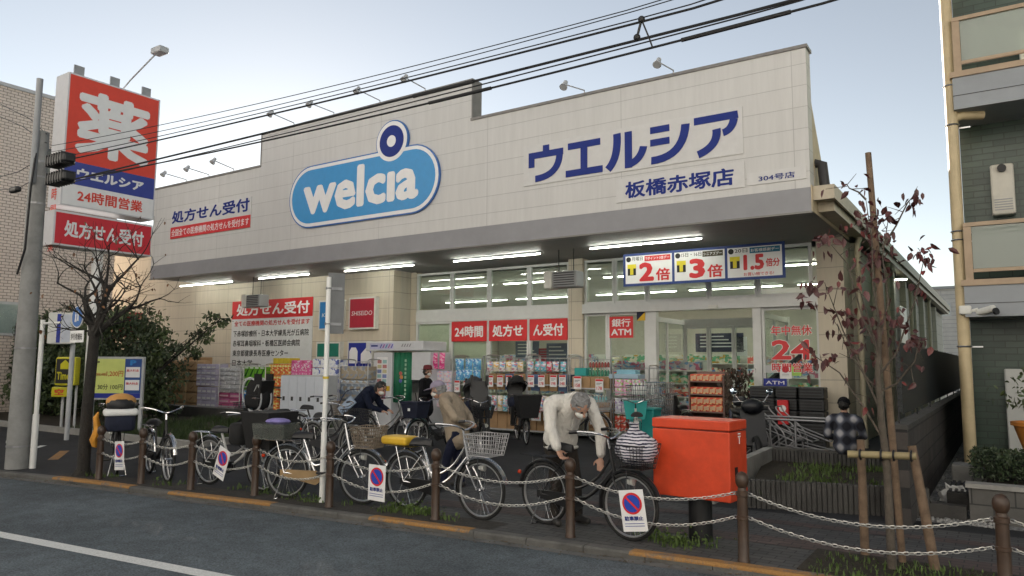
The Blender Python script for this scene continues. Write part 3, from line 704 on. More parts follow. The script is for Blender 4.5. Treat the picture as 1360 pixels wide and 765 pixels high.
# spotlights reaching out over the sign wall
def spot(base, head, label, Zt):
    b = gy(*base, YF+.15); h = gy(*head, YF-.75)
    t = thing('sign_spotlight', label, 'spotlight', (b.x, YF+.1, Zt+.06), 0, 'spotlights above the sign fascia')
    e = V(b.x-(b.x-h.x)*.999, YF-.75, h.z)-Vector(t.location)
    MB().tube([V(0, 0, 0), V(0, -.02, .1), e], .014, 6).build('arm', DULL, t)
    R = Euler((math.radians(-35), 0, 0)).to_matrix()
    MB().lathe([(.015, .1), (.045, .08), (.05, .015), (.085, -.1), (.075, -.1)], 12, e, R=R).build('lamp_head', LGREY, t, True)
names_ = ('leftmost', 'second', 'third')
for i, (b, h) in enumerate((((250, 240), (218, 230)), ((280, 233), (249, 223)), ((313, 226), (284, 213)))):
    spot(b, h, 'small spotlight on an arm over the low left fascia, %s of the three' % names_[i], ZT)
for i, (b, h) in enumerate((((393, 163), (360, 150)), ((446, 150), (412, 137)), ((507, 135), (475, 119)), ((567, 118), (538, 103)))):
    spot(b, h, 'small spotlight on an arm over the tall logo fascia, number %s from the left step' % ('one', 'two', 'three', 'four')[i], ZM)
for i, (b, h) in enumerate((((778, 128), (750, 112)), ((896, 99), (874, 82)))):
    spot(b, h, ('small spotlight on an arm over the katakana name, nearer the tall step', 'small spotlight on an arm over the katakana name, nearer the right corner')[i], ZT)

# ================================================================= pylon sign by the car park
PX = -18.6
py0, py1 = gx(92, 95, PX).y, gx(213, 133, PX).y
pz = [gx(92, 95, PX).z, gx(72, 282, PX).z, gx(66, 322, PX).z]
t = thing('pylon_sign', 'tall red, blue and white pylon sign with a giant white medicine character', 'sign', (PX, (py0+py1)/2, 0), PI/2)
w_ = py1-py0
zT = gx(92, 95, PX).z; zR = gx(213, 237, PX).z; zR = (zR+gx(80, 213, PX).z)/2; zBl = (gx(77, 243, PX).z+gx(208, 264, PX).z)/2; zW = (gx(70, 271, PX).z+gx(204, 291, PX).z)/2
zr1 = (gx(72, 277, PX).z+gx(204, 297, PX).z)/2; zr0 = (gx(65, 325, PX).z+gx(204, 340, PX).z)/2
D = .62
MB().bb(-w_/2, w_/2, 0, D, zW, zT).build('upper_box', M('sign_case', (.6, .6, .62), .45, .05), t)
MB().bb(-w_/2-.1, w_/2, .02, D, zr0, zr1-.03).build('lower_box', M('sign_case', (.6, .6, .62), .45, .05), t)
pxl = gx(126, 400, PX-D/2).y-(py0+py1)/2
MB().tube([V(pxl, D/2, 0), V(pxl, D/2, zr0-.002)], .13, 14).build('post', WHITE, t, True)
PRED = M('pylon_red', (.7, .06, .035), .4, .05)
plate(-w_/2+.04, w_/2-.04, zR, zT-.04, -.006, PRED, t, 'red_face', .005)
plate(-w_/2+.04, w_/2-.04, zBl, zR-.002, -.006, M('pylon_blue', (.03, .05, .28), .4, .05), t, 'blue_face', .005)
plate(-w_/2+.04, w_/2-.04, zW+.03, zBl-.002, -.006, SIGNW, t, 'white_face', .005)
plate(-w_/2-.06, w_/2-.04, zr0+.04, zr1-.08, .012, M('pylon_red2', (.6, .025, .04), .4, .05), t, 'lower_face', .005)
text('薬', -w_*.4, w_*.4, zR+.22, zT-.3, -.011, SIGNW, t, .035)
text('ウエルシア', -w_*.36, w_*.36, zBl+.16, zR-.14, -.011, SIGNW, t, .05)
text('24時間営業', -w_*.34, w_*.36, zW+.14, zBl-.1, -.011, PRED, t, .025)
text('処方せん受付', -w_*.44, w_*.4, zr0+.22, zr1-.24, .007, SIGNW, t, .035)
# small upright figures on the edge that faces the road
zs = zT-2.0
for ch in '24時間営業':
    o = text(ch, -.13, .13, zs-.3, zs, 0, PRED, t, .01); o.location = (-w_/2-.006, D/2, 0); o.rotation_euler = (0, 0, -PI/2); zs -= .42
for u in (-.36, .02, .38): MB().bb(u*w_-.12, u*w_+.12, .2, .24, zT+.002, zT+.3).build('top_bracket', GREY, t)
MB().tube([V(.1*w_, .2, zT+.02), V(.12*w_, -.1, zT+.25), V(.14*w_, -1.2, zT+.75)], .02, 6).build('lamp_arm', LGREY, t)
MB().rbox((.14*w_, -1.3, zT+.76), (.26, .42, .16), .03).build('floodlight', LGREY, t)

# ================================================================= tiled building at the left
TILE = brick('beige_tile', (.60, .52, .455), (.64, .555, .49), (.22, .19, .165), .22, .1, .011, 'yz', .5, .5, .4, .08)
tx = -27.0; tB = gx(0, 113, tx); tz = tB.z
t = thing('tiled_building', 'tall building clad in beige tiles beyond the pylon sign', 'building', (tx, 14.2, 0))
MB().bb(-22, 0, -14, 0, 0, tz).build('wall', TILE, t)
MB().bb(-22.1, .06, -14.1, .06, tz+.002, tz+.12).build('parapet', LGREY, t)
y = gx(67, 208, tx)
f = MB().bb(.003, .05, y.y-14.2-.5, y.y-14.2+.35, y.z-1.0, y.z+.25).build('window', DGREY, t); MB().bb(.052, .06, y.y-14.2-.42, y.y-14.2+.27, y.z-.94, y.z+.19).build('pane', GL, f)
for (px, py) in ((4, 425),):
    y = gx(px, py, tx); f = MB().bb(.003, .05, y.y-14.2-.5, y.y-14.2+.5, y.z-.5, y.z+.6).build('window', LGREY, t); MB().bb(.052, .06, y.y-14.2-.42, y.y-14.2+.42, y.z-.42, y.z+.52).build('pane', GL, f)

t = thing('sun_blocking_house', 'plain pale grey house added to block the sun beyond the left end of the drugstore', 'house', (-31, 27, 0))  # added behind the gap so no sunlight leaks onto the road
MB().bb(-9, 7.6, 0, 9, 0, 8.2).build('wall', brick('house_siding', (.40, .39, .37), (.42, .41, .39), (.25, .25, .24), 4, .3, .012, 'xz'), t); MB().bb(-9.3, 7.9, -.3, 9.3, 8.202, 8.5).build('roof', GREY, t)
f = MB().bb(2, 3.6, -.06, -.003, 4.6, 6).build('window', LGREY, t); MB().bb(2.1, 3.5, -.07, -.061, 4.7, 5.9).build('pane', GL, f)
# ================================================================= green tiled flats at the right
YG = 13.8; BY = YG-1.05
gxl = gy(1281, 300, YG).x
GT = brick('green_tile', (.018, .038, .028), (.034, .06, .044), (.015, .026, .02), .3, .1, .008, 'xz', .5, .35, .3, .2)
GT2 = brick('green_tile_side', (.04, .065, .055), (.065, .085, .07), (.05, .06, .055), .24, .075, .006, 'yz', .5, .35, .25, .2)
t = thing('apartment_building', 'dark green tiled flats with frosted glass balconies', 'building', (gxl, YG, 0))
MB().bb(0, 9, 0, 12, 0, 16).build('wall', [GT], t)
ALU = M('bronze_frame', (.36, .26, .17), .45, .1); FROST = glass('frosted_glass', (.55, .6, .55), .6, .35); SLAB = M('balcony_panel', (.27, .29, .31), .6, .08, sc=2)
def bal(zbot, ztop, zrail):
    x0, y0 = gy(1266, 130, BY).x-gxl, -1.05
    s = MB().bb(x0, 9, y0, -.003, zbot, ztop).build('balcony', SLAB, t)
    MB().bb(x0-.004, 9, y0-.006, y0-.001, zbot+(ztop-zbot)*.42, zbot+(ztop-zbot)*.44).build('groove', DGREY, s)
    f = MB(); f.bb(x0-.03, 9, y0-.03, y0+.07, ztop+.002, ztop+.09)
    f.bb(x0+.03, x0+.13, y0, y0+.05, ztop+.092, zrail-.06); f.bb(x0+.03, 9, y0-.01, y0+.06, zrail-.058, zrail)
    f.bb(x0+.132, 9, y0+.005, y0+.045, ztop+.2, ztop+.25); f.bb(x0+.03, x0+.08, y0+.07, -.002, zrail-.058, zrail); f.bb(x0+1.6, x0+1.68, y0, y0+.05, ztop+.09, ztop+.2)
    f.build('rail', ALU, s)
    MB().bb(x0+.135, 9, y0+.02, y0+.03, ztop+.255, zrail-.062).build('glass_panel', FROST, s)
    # air conditioner standing on the balcony floor
    m_ = MB().rbox((x0+1.25, -.5, ztop+.42), (.75, .3, .56), .03); m_.build('air_conditioner', OFFW, s)
zA = (gy(1266, 146, BY).z, gy(1266, 104, BY).z, gy(1266, 24, BY).z); bal(*zA)
zB_ = (gy(1283, 421, BY).z, gy(1283, 380, BY).z, gy(1283, 296, BY).z); bal(*zB_)
bal(zA[1]+(zA[0]-zB_[1])+.0+.3, zA[1]+(zA[0]-zB_[1])+.75, zA[1]+(zA[0]-zB_[1])+1.6)
a = gy(1332, 255, YG); wh = thing('water_heater', 'slim pale water heater box with a black flue on the dark green wall', 'water heater', (a.x, YG, a.z))
MB().rbox((0, -.13, 0), (.31, .24, .80), .03).build('case', M('heater_cream', (.5, .48, .42), .45, .08), wh)
MB().lathe([(.06, 0), (.06, .07), (.04, .07)], 12, (.0, -.251, .32), R=Matrix.Rotation(PI/2, 3, 'X')).build('flue', BLACK, wh)
vb = MB()
for i in range(5): vb.bb(-.12, .12, -.258, -.251, -.33+i*.04, -.315+i*.04)
vb.build('vent', GREY, wh)
# meter panel low on the wall
a, b = gy(1340, 600, YG), gy(1366, 490, YG)
mp_ = thing('wall_panel', 'tall pale service panel low on the green wall beside the orange pot', 'panel', ((a.x+b.x)/2, YG, a.z)); ww = (b.x-a.x)
MB().rbox((0, -.07, (b.z-a.z)/2), (ww, .12, b.z-a.z), .02).build('door', M('panel_grey', (.4, .41, .4), .5, .06), mp_)
MB().bb(ww*.2, ww*.28, -.15, -.132, (b.z-a.z)*.5, (b.z-a.z)*.58).build('handle', DGREY, mp_)
# downpipe standing clear of the wall
pb = gz(1291, 640, -.02); PY = YG-.9; px_ = gy(1272, 300, PY).x
t = thing('drain_pipe', 'tall cream drain pipe strapped beside the green tiled flats', 'pipe', (px_, PY, 0))
MB().tube([V(0, 0, 0), V(0, 0, 16)], .085, 14).build('pipe', M('pipe_yellow', (.5, .40, .24), .5, .1), t, True)
for z in (2.0, 3.6, zB_[2]-.1, 6.0, zA[0]-.2, 7.6): MB().torus((0, 0, z), .09, .012, 16, 6, axis='z').box((.12, .2, z), (.22, .02, .02)).build('strap', STEEL, t)
z = gy(1258, 160, PY).z
MB().tube([V(0, 0, z), V(.12, .05, z+.06), V(.4, .2, z+.06)], .07, 10).build('branch', M('pipe_yellow', (.5, .40, .24), .5, .1), t, True)
t2 = thing('conduit', 'thin grey conduit running up the corner of the green tiled flats', 'conduit', (gxl-.06, YG+.1, 0))
MB().tube([V(0, 0, 0), V(0, 0, 4.4)], .025, 8).build('tube', LGREY, t2, True)
# security camera on the pipe
z = zat(1290, 414, (px_, PY))
t = thing('security_camera', 'white bullet security camera on an arm from the drain pipe', 'camera', (px_, PY, z))
MB().rbox((.04, -.1, .02), (.16, .14, .13), .02).build('mount', OFFW, t)
MB().tube([V(.1, -.12, .0), V(.2, -.16, .02)], .025, 8).build('arm', OFFW, t)
MB().lathe([(.05, -.13), (.055, .1), (.05, .13)], 12, (.3, -.2, 0), R=Euler((math.radians(80), 0, math.radians(50))).to_matrix()).build('body', OFFW, t, True)
MB().lathe([(.052, 0), (.052, .03)], 12, (.3+.11, -.2-.09, -.025), R=Euler((math.radians(80), 0, math.radians(50))).to_matrix()).build('lens', BLACK, t, True)
# block wall, fence, gravel passage
XB = -.93
BLK = brick('block_wall', (.042, .038, .036), (.06, .052, .048), (.02, .02, .02), .4, .2, .01, 'yz', .5, .9, .6, .3)
y0 = gz(1232, 703).y
t = thing('block_wall', 'dark concrete block wall along the passage at the right of the drugstore', 'wall', (XB, y0, 0))
hB = gx(1212, 566, XB).z; hB = zat(1230, 557, (XB, 11))
MB().bb(-.15, 0, 0, 26, 0, hB).build('blocks', BLK, t); MB().bb(-.16, .01, -.01, 26, hB+.002, hB+.05).build('capping', CONCD, t)
t = thing('screen_fence', 'dark slatted screen fence on top of the block wall', 'fence', (XB-.08, y0+.25, hB+.05))
fb = MB()
for i in range(11): fb.bb(-.012, .012, 0, 24, .12+i*.07, .18+i*.07)
fb.bb(.014, .02, 0, 24, .1, .9)
fb.build('slats', M('fence_dark', (.012, .015, .017), .5, .15), t)
for i in range(13):
    MB().bb(-.03, -.013, i*2-.02 if i else 0, i*2+.03, 0, .92).build('post', BLKPL, t)
stuff(strip('gravel', [(XB, y0+.4), (gxl+.6, y0+.45)], 0, 26, .006, .006, GRAVEL))
gm = MB()
for i in range(900):
    u = random.random()**1.6; p = V(random.uniform(XB+.02, gxl+.35), y0+.45+u*7, .01); s = random.uniform(.012, .03)
    R = Euler((random.uniform(0, 6), random.uniform(0, 6), 0)).to_matrix(); gm.ball(p, (s, s*.8, s*.6), 5, 3, 0, R)
stuff(gm.build('gravel_stones', M('stone_grey', (.24, .24, .235), .9, .5, sc=3)))
# low garden wall, bed, pot
a = gz(1240, 704); b = gz(1290, 690)
t = thing('garden_wall', 'low pale block wall of the flats garden with a stone cap', 'wall', (0, 0, 0))
gwx = gz(1289, 694).x; gwy = gz(1289, 694).y
GB = brick('garden_block', (.085, .083, .078), (.11, .105, .1), (.04, .04, .04), .4, .2, .008, 'xz', .5, .9, .6, .25)
hg = zat(1290, 648, (gwx, gwy))
MB().bb(gwx, gwx+6, gwy, gwy+.15, 0, hg).build('blocks', GB, t); MB().bb(gwx-.03, gwx+6, gwy-.03, gwy+.18, hg+.002, hg+.05).build('cap', CONC, t)
MB().bb(XB+.002, gwx-.032, gwy+.02, gwy+.17, 0, .16).build('passage_kerb', CONCD, t)
MB().bb(gwx, gwx+.15, gwy+.152, YG-.002, 0, hg-.002).build('side_blocks', GB, t)
struct(MB().quad(V(gwx+.15, gwy+.15, hg-.03), V(gwx+6, gwy+.15, hg-.03), V(gwx+6, YG, hg-.03), V(gwx+.15, YG, hg-.03)).build('garden_bed', SOIL))

# ================================================================= unseen pale blocks behind the viewpoint, added to bounce sunlight onto the shop
for x0, x1, y0, h, c, lab in ((-46, -22, -7.5, 17, (.78, .76, .72), 'tall cream apartment block added to bounce light across the street, left of the viewpoint'), (-21, 2, -6.8, 15, (.8, .79, .77), 'white apartment block added to bounce light across the street, behind the viewpoint'), (3, 26, -7.2, 18, (.78, .76, .72), 'pale apartment block added to bounce light across the street, right of the viewpoint')):
    t = thing('bounce_building', lab, 'building', ((x0+x1)/2, y0, 0)); hw = (x1-x0)/2
    MB().bb(-hw, hw, -9, 0, -.06, h).build('wall', M('render_%d' % int(h), c, .8, .06), t); MB().bb(-hw-.1, hw+.1, -9.1, .1, h+.002, h+.3).build('parapet', LGREY, t)
    for k in range(int(h/3)):
        for i in range(int(hw*2/4.2)):
            wx = -hw+2.2+i*4.2; f = MB().bb(wx-.85, wx+.85, .003, .06, k*3+1.0, k*3+2.3).build('window', FRAME, t); MB().bb(wx-.78, wx+.78, .062, .07, k*3+1.07, k*3+2.23).build('pane', M('dark_pane', (.05, .06, .07), .1, .05), f)
# ================================================================= planting bed at the left, shrub, merchandise deck
GRASSM = M('grass_blade', (.07, .115, .025), .7, .35, sc=3)
GRASSD = M('grass_dark', (.03, .055, .012), .7, .35, sc=3)
def tufts(name, spots, m, h=(.05, .14), n=14, spread=.12):
    vs, fs = [], []
    for (x, y, z) in spots:
        for _ in range(n):
            a = random.uniform(0, 2*PI); r = spread*random.random()**.5; bx_, by_ = x+r*math.cos(a), y+r*math.sin(a)
            l = random.uniform(*h); la = random.uniform(0, 2*PI); lean = random.uniform(.1, .7)*l; w_ = random.uniform(.004, .009)
            d = V(-math.sin(la), math.cos(la), 0)*w_; p = V(bx_, by_, z); o = len(vs)
            mid = p+V(math.cos(la)*lean*.35, math.sin(la)*lean*.35, l*.6); tip = p+V(math.cos(la)*lean, math.sin(la)*lean, l)
            vs += [p-d, p+d, mid+d*.8, mid-d*.8, tip]; fs += [(o, o+1, o+2, o+3), (o+3, o+2, o+4)]
    mb = MB(); mb.add(vs, fs); return stuff(mb.build(name, m))
DK = .34
mb = MB()
bl, br = gz(204, 588), gz(262, 592); yb0 = bl.y
XBED = -14.2
t = thing('bed_kerb', 'low grey kerb edging the planting bed in front of the shrub', 'kerb', (-20, 0, 0))
MB().bb(-8, 20-12.9-.6+.0, yb0-.15, yb0, 0, .13).bb(6.3, 6.5, yb0+.002, YW-3.2, 0, .13).build('stones', CONC, t)
struct(MB().quad(V(-28, yb0, .05), V(-13.6, yb0, .05), V(-13.6, YW-3.2, .05), V(-28, YW-3.2, .05)).build('planting_bed', SOIL))
tufts('bed_grass', [(random.uniform(-19, -13.7), random.uniform(yb0+.05, YW-3.3), .05) for _ in range(330)], GRASSD, (.08, .22), 16, .18)
t = thing('deck_wall', 'dark low retaining wall carrying the stacked cartons', 'wall', (-20, YW-3.2, 0))
MB().bb(-5, 5.4, 0, .14, 0, DK).build('blocks', CONCD, t)
struct(MB().bb(-25, -14.6, YW-3.06, YW-.76, 0, DK-.02).build('deck', CONC))
# ---------------------------------------------------------------- foliage
def leaves(name, pts, size, m, parent=None, asp=.5, hang=.3):
    """little pointed leaf faces, folded along the midrib"""
    vs, fs = [], []
    for p in pts:
        s = size*random.uniform(.7, 1.3); R = Euler((random.gauss(0, .9), random.gauss(hang, .8), random.uniform(0, 6.3))).to_matrix(); o = len(vs); p = Vector(p)
        k = random.uniform(-.05, .3); a_ = asp*random.uniform(.75, 1.2)*s*.5
        for q in ((0, 0, 0), (s*.25, a_*.85, s*.07), (s*.6, a_*.8, s*(.06-k*.4)), (s, 0, -s*k), (s*.6, -a_*.8, s*(.06-k*.4)), (s*.25, -a_*.85, s*.07), (s*.45, 0, -s*.02)): vs.append(p+R @ Vector(q))
        fs += [(o, o+1, o+6), (o+1, o+2, o+6), (o+2, o+3, o+6), (o+3, o+4, o+6), (o+4, o+5, o+6), (o+5, o, o+6)]
    mb = MB(); mb.add(vs, fs); return mb.build(name, m, parent)
def leafmat(name, c, var=.5, sc=2.2):
    m = M(name, c, .5, var, sc=sc); return m
LEAFD = leafmat('leaf_dark', (.034, .054, .024)); LEAFM = leafmat('leaf_mid', (.06, .088, .03)); LEAFR = leafmat('leaf_red', (.13, .022, .02)); LEAFR2 = leafmat('leaf_maroon', (.075, .024, .024)); LEAFB = leafmat('leaf_brown', (.14, .06, .02))
BARKD = M('bark_dark', (.024, .021, .018), .9, .35, sc=7, bump=.8, bsc=35)
BARK = M('bark', (.14, .115, .09), .9, .3, sc=8, bump=.6, bsc=40)
def shrub(name, label, cx, cy, z0, lobes, n, size, ms, trunkh=1.0):
    t = thing(name, label, 'shrub', (cx, cy, z0))
    st = MB()
    for L in lobes:
        x, y, z, rx, ry, rz = L
        st.tube([V(random.uniform(-.1, .1), random.uniform(-.1, .1), 0), V(x*.4, y*.4, z*.5), V(x, y, z)], [.045, .03, .012], 6)
        for _ in range(7):
            d = V(random.gauss(0, 1), random.gauss(0, 1), random.gauss(0, 1)).normalized(); st.tube([V(x, y, z), V(x+d.x*rx, y+d.y*ry, z+d.z*rz)], [.012, .004], 4)
    st.build('stems', BARKD, t)
    for mi, m in enumerate(ms):
        pts = []
        for L in lobes:
            x, y, z, rx, ry, rz = L; k = int(n*rx*rz/len(ms))
            cl = [V(random.gauss(0, .55), random.gauss(0, .55), random.gauss(0, .55)) for _ in range(max(4, int(9*rx*rz)))]
            for _ in range(k):
                c = random.choice(cl); q = c+V(random.gauss(0, .2), random.gauss(0, .2), random.gauss(0, .2))
                if q.length > 1.25: continue
                pts.append((x+q.x*rx, y+q.y*ry, z+q.z*rz))
        stuff(leaves('foliage', pts, size, m, t))
    return t
sx = gy(166, 470, 11.6)
shrub('evergreen_shrub', 'big dark evergreen shrub spreading behind the parking price board', sx.x, 11.6, .05,
      [(-.3, 0, 1.2, 1.3, .9, 1.1), (1.0, .1, .9, 1.2, .8, .9), (-1.4, .2, 1.5, 1.1, .8, 1.2), (.6, .2, 2.1, 1.0, .7, .7), (-.8, .2, 2.5, 1.1, .7, .8), (2.0, .3, 2.0, .75, .5, .35), (2.9, .4, 2.45, .6, .4, .22), (3.7, .5, 2.8, .5, .3, .18), (-2.2, .3, .9, .9, .8, .9), (-.6, .6, 1.9, 1.6, .5, 1.4), (.6, .6, 1.2, 1.2, .5, 1.0)], 1700, .13, [LEAFD, LEAFM])
sx = gy(60, 480, 11.2)
shrub('evergreen_bush', 'dark evergreen bush behind the yellow car park boxes, left of the street tree', sx.x, 11.2, .05,
      [(0, 0, 1.0, 1.2, .9, 1.0), (-.3, .1, 2.2, 1.1, .8, .9), (1.2, 0, .9, 1.1, .8, .9), (1.0, .2, 2.0, .9, .7, .8), (-.9, .3, 1.4, .8, .7, 1.1), (2.2, .2, 1.3, 1.0, .7, 1.0), (.3, .6, 1.6, 1.6, .5, 1.5), (-1.4, .5, 1.2, 1.0, .6, 1.2), (-.4, .7, 2.6, 1.3, .5, .7), (.8, -.3, 1.0, 1.0, .5, 1.0)], 1900, .13, [LEAFD, LEAFM])
# ---------------------------------------------------------------- street tree, pruned and bare
def branch(mb, p, d, L, r, depth, tips, wig=.35, up=.15):
    n = 4; pts = [p]; rs = [r]; q = Vector(p); dd = Vector(d)
    for i in range(n):
        dd = (dd+V(random.gauss(0, wig), random.gauss(0, wig), random.gauss(0, wig)+up)*.45).normalized(); q = q+dd*L/n; pts.append(q.copy()); rs.append(r*(1-.5*(i+1)/n))
    mb.tube(pts, rs, 7 if r > .02 else 5)
    if depth == 0: tips.append((q, dd)); return
    mb.ball(q, rs[-1]*1.5, 7, 5)                    # pollard knuckle
    for _ in range(random.choice((2, 3, 3)) if depth > 1 else random.choice((2, 3))):
        nd = (dd+V(random.gauss(0, .75), random.gauss(0, .75), random.gauss(.15, .5))).normalized(); branch(mb, q, nd, L*random.uniform(.55, .85), rs[-1]*.8, depth-1, tips, wig, up)
    if depth >= 2:
        for _ in range(2):
            i = random.randint(1, 3); nd = V(random.gauss(0, .8), random.gauss(0, .8), random.gauss(.3, .5)).normalized(); branch(mb, pts[i], nd, L*.5, rs[i]*.45, depth-2, tips, wig, up)
tp = gz(110, 632); random.seed(21)
t = thing('street_tree', 'bare dark street tree with pruned knuckled branches in front of the parking board', 'tree', tp)
zf = zat(125, 440, tp); toff = gy(126, 440, tp.y).x-tp.x
mb = MB(); mb.tube([V(-.03, 0, -.02), V(0, 0, .12), V(.0, 0, zf*.45), V(toff, 0, zf)], [.15, .09, .078, .072], 12); mb.build('trunk', BARKD, t, True)
mb = MB(); tips = []
for d, L, r in (((-.75, -.15, .75), .85, .06), ((.8, .1, .65), .8, .055), ((-.25, .3, 1), .9, .06), ((.3, -.3, 1), .85, .06), ((.05, .1, 1), 1.0, .07), ((-.9, .2, .35), .7, .04), ((.95, -.2, .3), .7, .04)):
    branch(mb, V(toff, 0, zf-.08), Vector(d).normalized(), L*.82, r, 3, tips)
mb.build('branches', BARKD, t, True)
leaves('leaves', [p+V(random.gauss(0, .04), random.gauss(0, .04), random.gauss(-.03, .04)) for p, d in tips for _ in range(2) if random.random() < .16], .07, LEAFB, t, .6, .9)
random.seed(5)
# ---------------------------------------------------------------- sapling with stakes
sp_ = gz(1185, 757); T0 = V(sp_.x, sp_.y, 0)
def P3(px, py, dy=0): return gy(px, py, sp_.y+dy)-T0
t = thing('sapling', 'young street tree with dark red leaves tied between wooden stakes', 'tree', T0)
mb = MB(); mb.tube([V(0, 0, -.02), P3(1178, 620), P3(1171, 560), P3(1166, 500), P3(1168, 430)], [.037, .032, .029, .026, .02], 10); mb.build('trunk', M('bark_grey', (.085, .07, .055), .9, .35, sc=9, bump=.6), t, True)
br_ = [([(1168, 575), (1150, 545), (1115, 495), (1070, 465)], .10), ([(1167, 540), (1140, 480), (1120, 440), (1095, 375)], -.15), ([(1166, 500), (1190, 470), (1215, 400), (1228, 340)], .2), ([(1168, 470), (1145, 420), (1125, 350), (1098, 318)], .25),
       ([(1168, 430), (1160, 380), (1158, 320), (1150, 265)], 0), ([(1168, 450), (1180, 400), (1172, 340), (1180, 290)], -.2), ([(1171, 330), (1190, 300), (1205, 270), (1213, 260)], .1), ([(1168, 520), (1190, 510), (1215, 480), (1222, 448)], -.2), ([(1167, 520), (1150, 500), (1128, 470), (1112, 430)], .3), ([(1150, 265), (1140, 255), (1128, 250), (1124, 244)], 0), ([(1168, 480), (1158, 440), (1148, 405), (1140, 380)], -.3)]
mb = MB(); lp = []
for pts, dy in br_:
    w3 = [P3(px, py, dy*i/3) for i, (px, py) in enumerate(pts)]; mb.tube(w3, [.011, .008, .006, .003], 6)
    for i in range(1, 4):
        for _ in range((1, 2, 3)[i-1]):
            a = w3[i].lerp(w3[i-1], random.random()*.7); d = V(random.gauss(0, .09), random.gauss(0, .09), random.gauss(0, .08)); mb.tube([a, a+d], [.004, .002], 4)
            for _ in range(random.choice((1, 1, 2))): lp.append(a+d+V(random.gauss(0, .025), random.gauss(0, .025), random.gauss(-.01, .025)))
    for _ in range(4): lp.append(w3[3]+V(random.gauss(0, .05), random.gauss(0, .05), random.gauss(0, .04)))
# denser clumps where the photograph shows them
for px, py, n, s in ((1160, 320, 20, .1), (1150, 290, 12, .08), (1225, 335, 13, .06), (1165, 345, 14, .08), (1100, 320, 8, .06), (1165, 430, 12, .1), (1120, 415, 9, .06), (1070, 395, 5, .05), (1210, 455, 9, .06), (1075, 380, 7, .05), (1090, 480, 8, .06), (1206, 270, 5, .05), (1185, 415, 7, .07), (1160, 460, 8, .08)):
    c = P3(px, py, random.uniform(-.15, .25))
    lp += [c+V(random.gauss(0, s), random.gauss(0, s*1.5), random.gauss(0, s)) for _ in range(int(n*1.9))]
mb.build('branches', M('bark_grey', (.15, .13, .11), .9, .35), t, True)
h_ = len(lp)
random.shuffle(lp)
leaves('leaves', lp[:int(h_*.84)], .085, LEAFR2, t, .55, 1.0); leaves('red_leaves', lp[int(h_*.84):], .07, LEAFR, t, .55, 1.0)
WOOD = M('stake_wood', (.15, .10, .065), .85, .4, sc=9, bump=.4, bsc=30)
def stake(label, a, b, r, group='wooden stakes round the sapling'):
    a, b = Vector(a), Vector(b); t = thing('tree_stake', label, 'stake', a, 0, group)
    MB().tube([V(0, 0, -.02), (b-a)*.5, (b-a)], [r*.85, r*.85, r*.75], 10).build('pole', WOOD, t, True); return t
g1 = gz(1149, 738); stake('short upright wooden stake left of the sapling', g1, gy(1143, 584, g1.y), .045)
g2 = gz(1199, 748); stake('very tall wooden stake reaching above the sapling', g2, gy(1153, 203, g2.y+.02), .036)
g3 = gz(1243, 758); stake('short leaning wooden stake right of the sapling', g3, gy(1211, 592, g3.y+.1), .048)
ca, cb = gy(1126, 603, sp_.y-.06), gy(1217, 606, sp_.y-.02)
t = thing('bamboo_rail', 'bamboo cross rail lashed to the sapling stakes', 'rail', ca)
MB().tube([V(0, 0, 0), (cb-ca)], .032, 10).build('pole', M('bamboo', (.26, .21, .11), .6, .25), t, True)
lb_ = MB()
for u in (.19, .5, .68, .93): lb_.torus((cb-ca)*u, .042, .009, 14, 5, axis='x')
lb_.build('lashing', BLACK, t)
c0 = gz(1190, 760); tufts('tree_pit_grass', [(c0.x+random.uniform(-.55, .6), c0.y+random.uniform(-.42, .3), .0) for _ in range(60)], GRASSM, (.015, .07), 9, .14)
struct(MB().bb(c0.x-.7, c0.x+.85, c0.y-.4, c0.y+.42, .001, .012).build('tree_pit', SOIL))
# ---------------------------------------------------------------- ribbed concrete planter
RIB = M('planter_concrete', (.06, .058, .055), .9, .3, sc=3, bump=.5)
q0, q1 = gz(985, 674), gz(1237, 690); pyb = 11.9
t = thing('planter', 'long low ribbed concrete planter with weedy grass behind the red box', 'planter', (q0.x, q0.y, 0))
dx = q1.x-q0.x; dyp = q1.y-q0.y; hp = zat(992, 637, q0); ang = math.atan2(dyp, dx); Lp = math.hypot(dx, dyp)
mb = MB(); R = Matrix.Rotation(ang, 3, 'Z'); nr = int(Lp/.055)
for i in range(nr): mb.box(R @ V((i+.5)*Lp/nr, .06, 0)+V(0, 0, hp/2), (Lp/nr*.78, .1, hp), rz=ang)
mb.box(R @ V(Lp/2, .09, 0)+V(0, 0, hp/2-.01), (Lp, .1, hp-.02), rz=ang)
mb.build('front_wall', RIB, t)
x_r = XB-.2-q0.x
hb = .44; yb_ = pyb-q0.y
lx = gz(963, 611, hb).x-q0.x
mb = MB(); nr = int((x_r-lx)/.055)
for i in range(nr): mb.bb(lx+(i+.1)*(x_r-lx)/nr, lx+(i+.9)*(x_r-lx)/nr, yb_-.05, yb_-.001, 0, hb-.03)
mb.bb(lx, x_r, yb_, yb_+.13, 0, hb); mb.build('back_wall', RIB, t)
mb = MB(); mb.prism([(0, 0), (yb_, 0), (yb_, hb), (.0, hp+.05)], lx-.0, lx+.12, 0, 'yz')
mb.build('side_wall', CONC, t)
struct(MB().quad(V(q0.x+.03, q0.y+.1, .16), V(q1.x, q1.y+.1, .16), V(XB-.16, pyb, .25), V(q0.x+lx, pyb, .25)).build('planter_soil', SOIL))
gp = []
for _ in range(230):
    u, v = random.random(), random.random(); x = q0.x+.1+u*(XB-.25-q0.x-.1); yy = q0.y+.12+u*(q1.y-q0.y); yv = yy+v*(pyb-.1-yy)
    if math.sin(x*5)+math.sin(yv*6+1) > -.5: gp.append((x, yv, .16+.09*v))
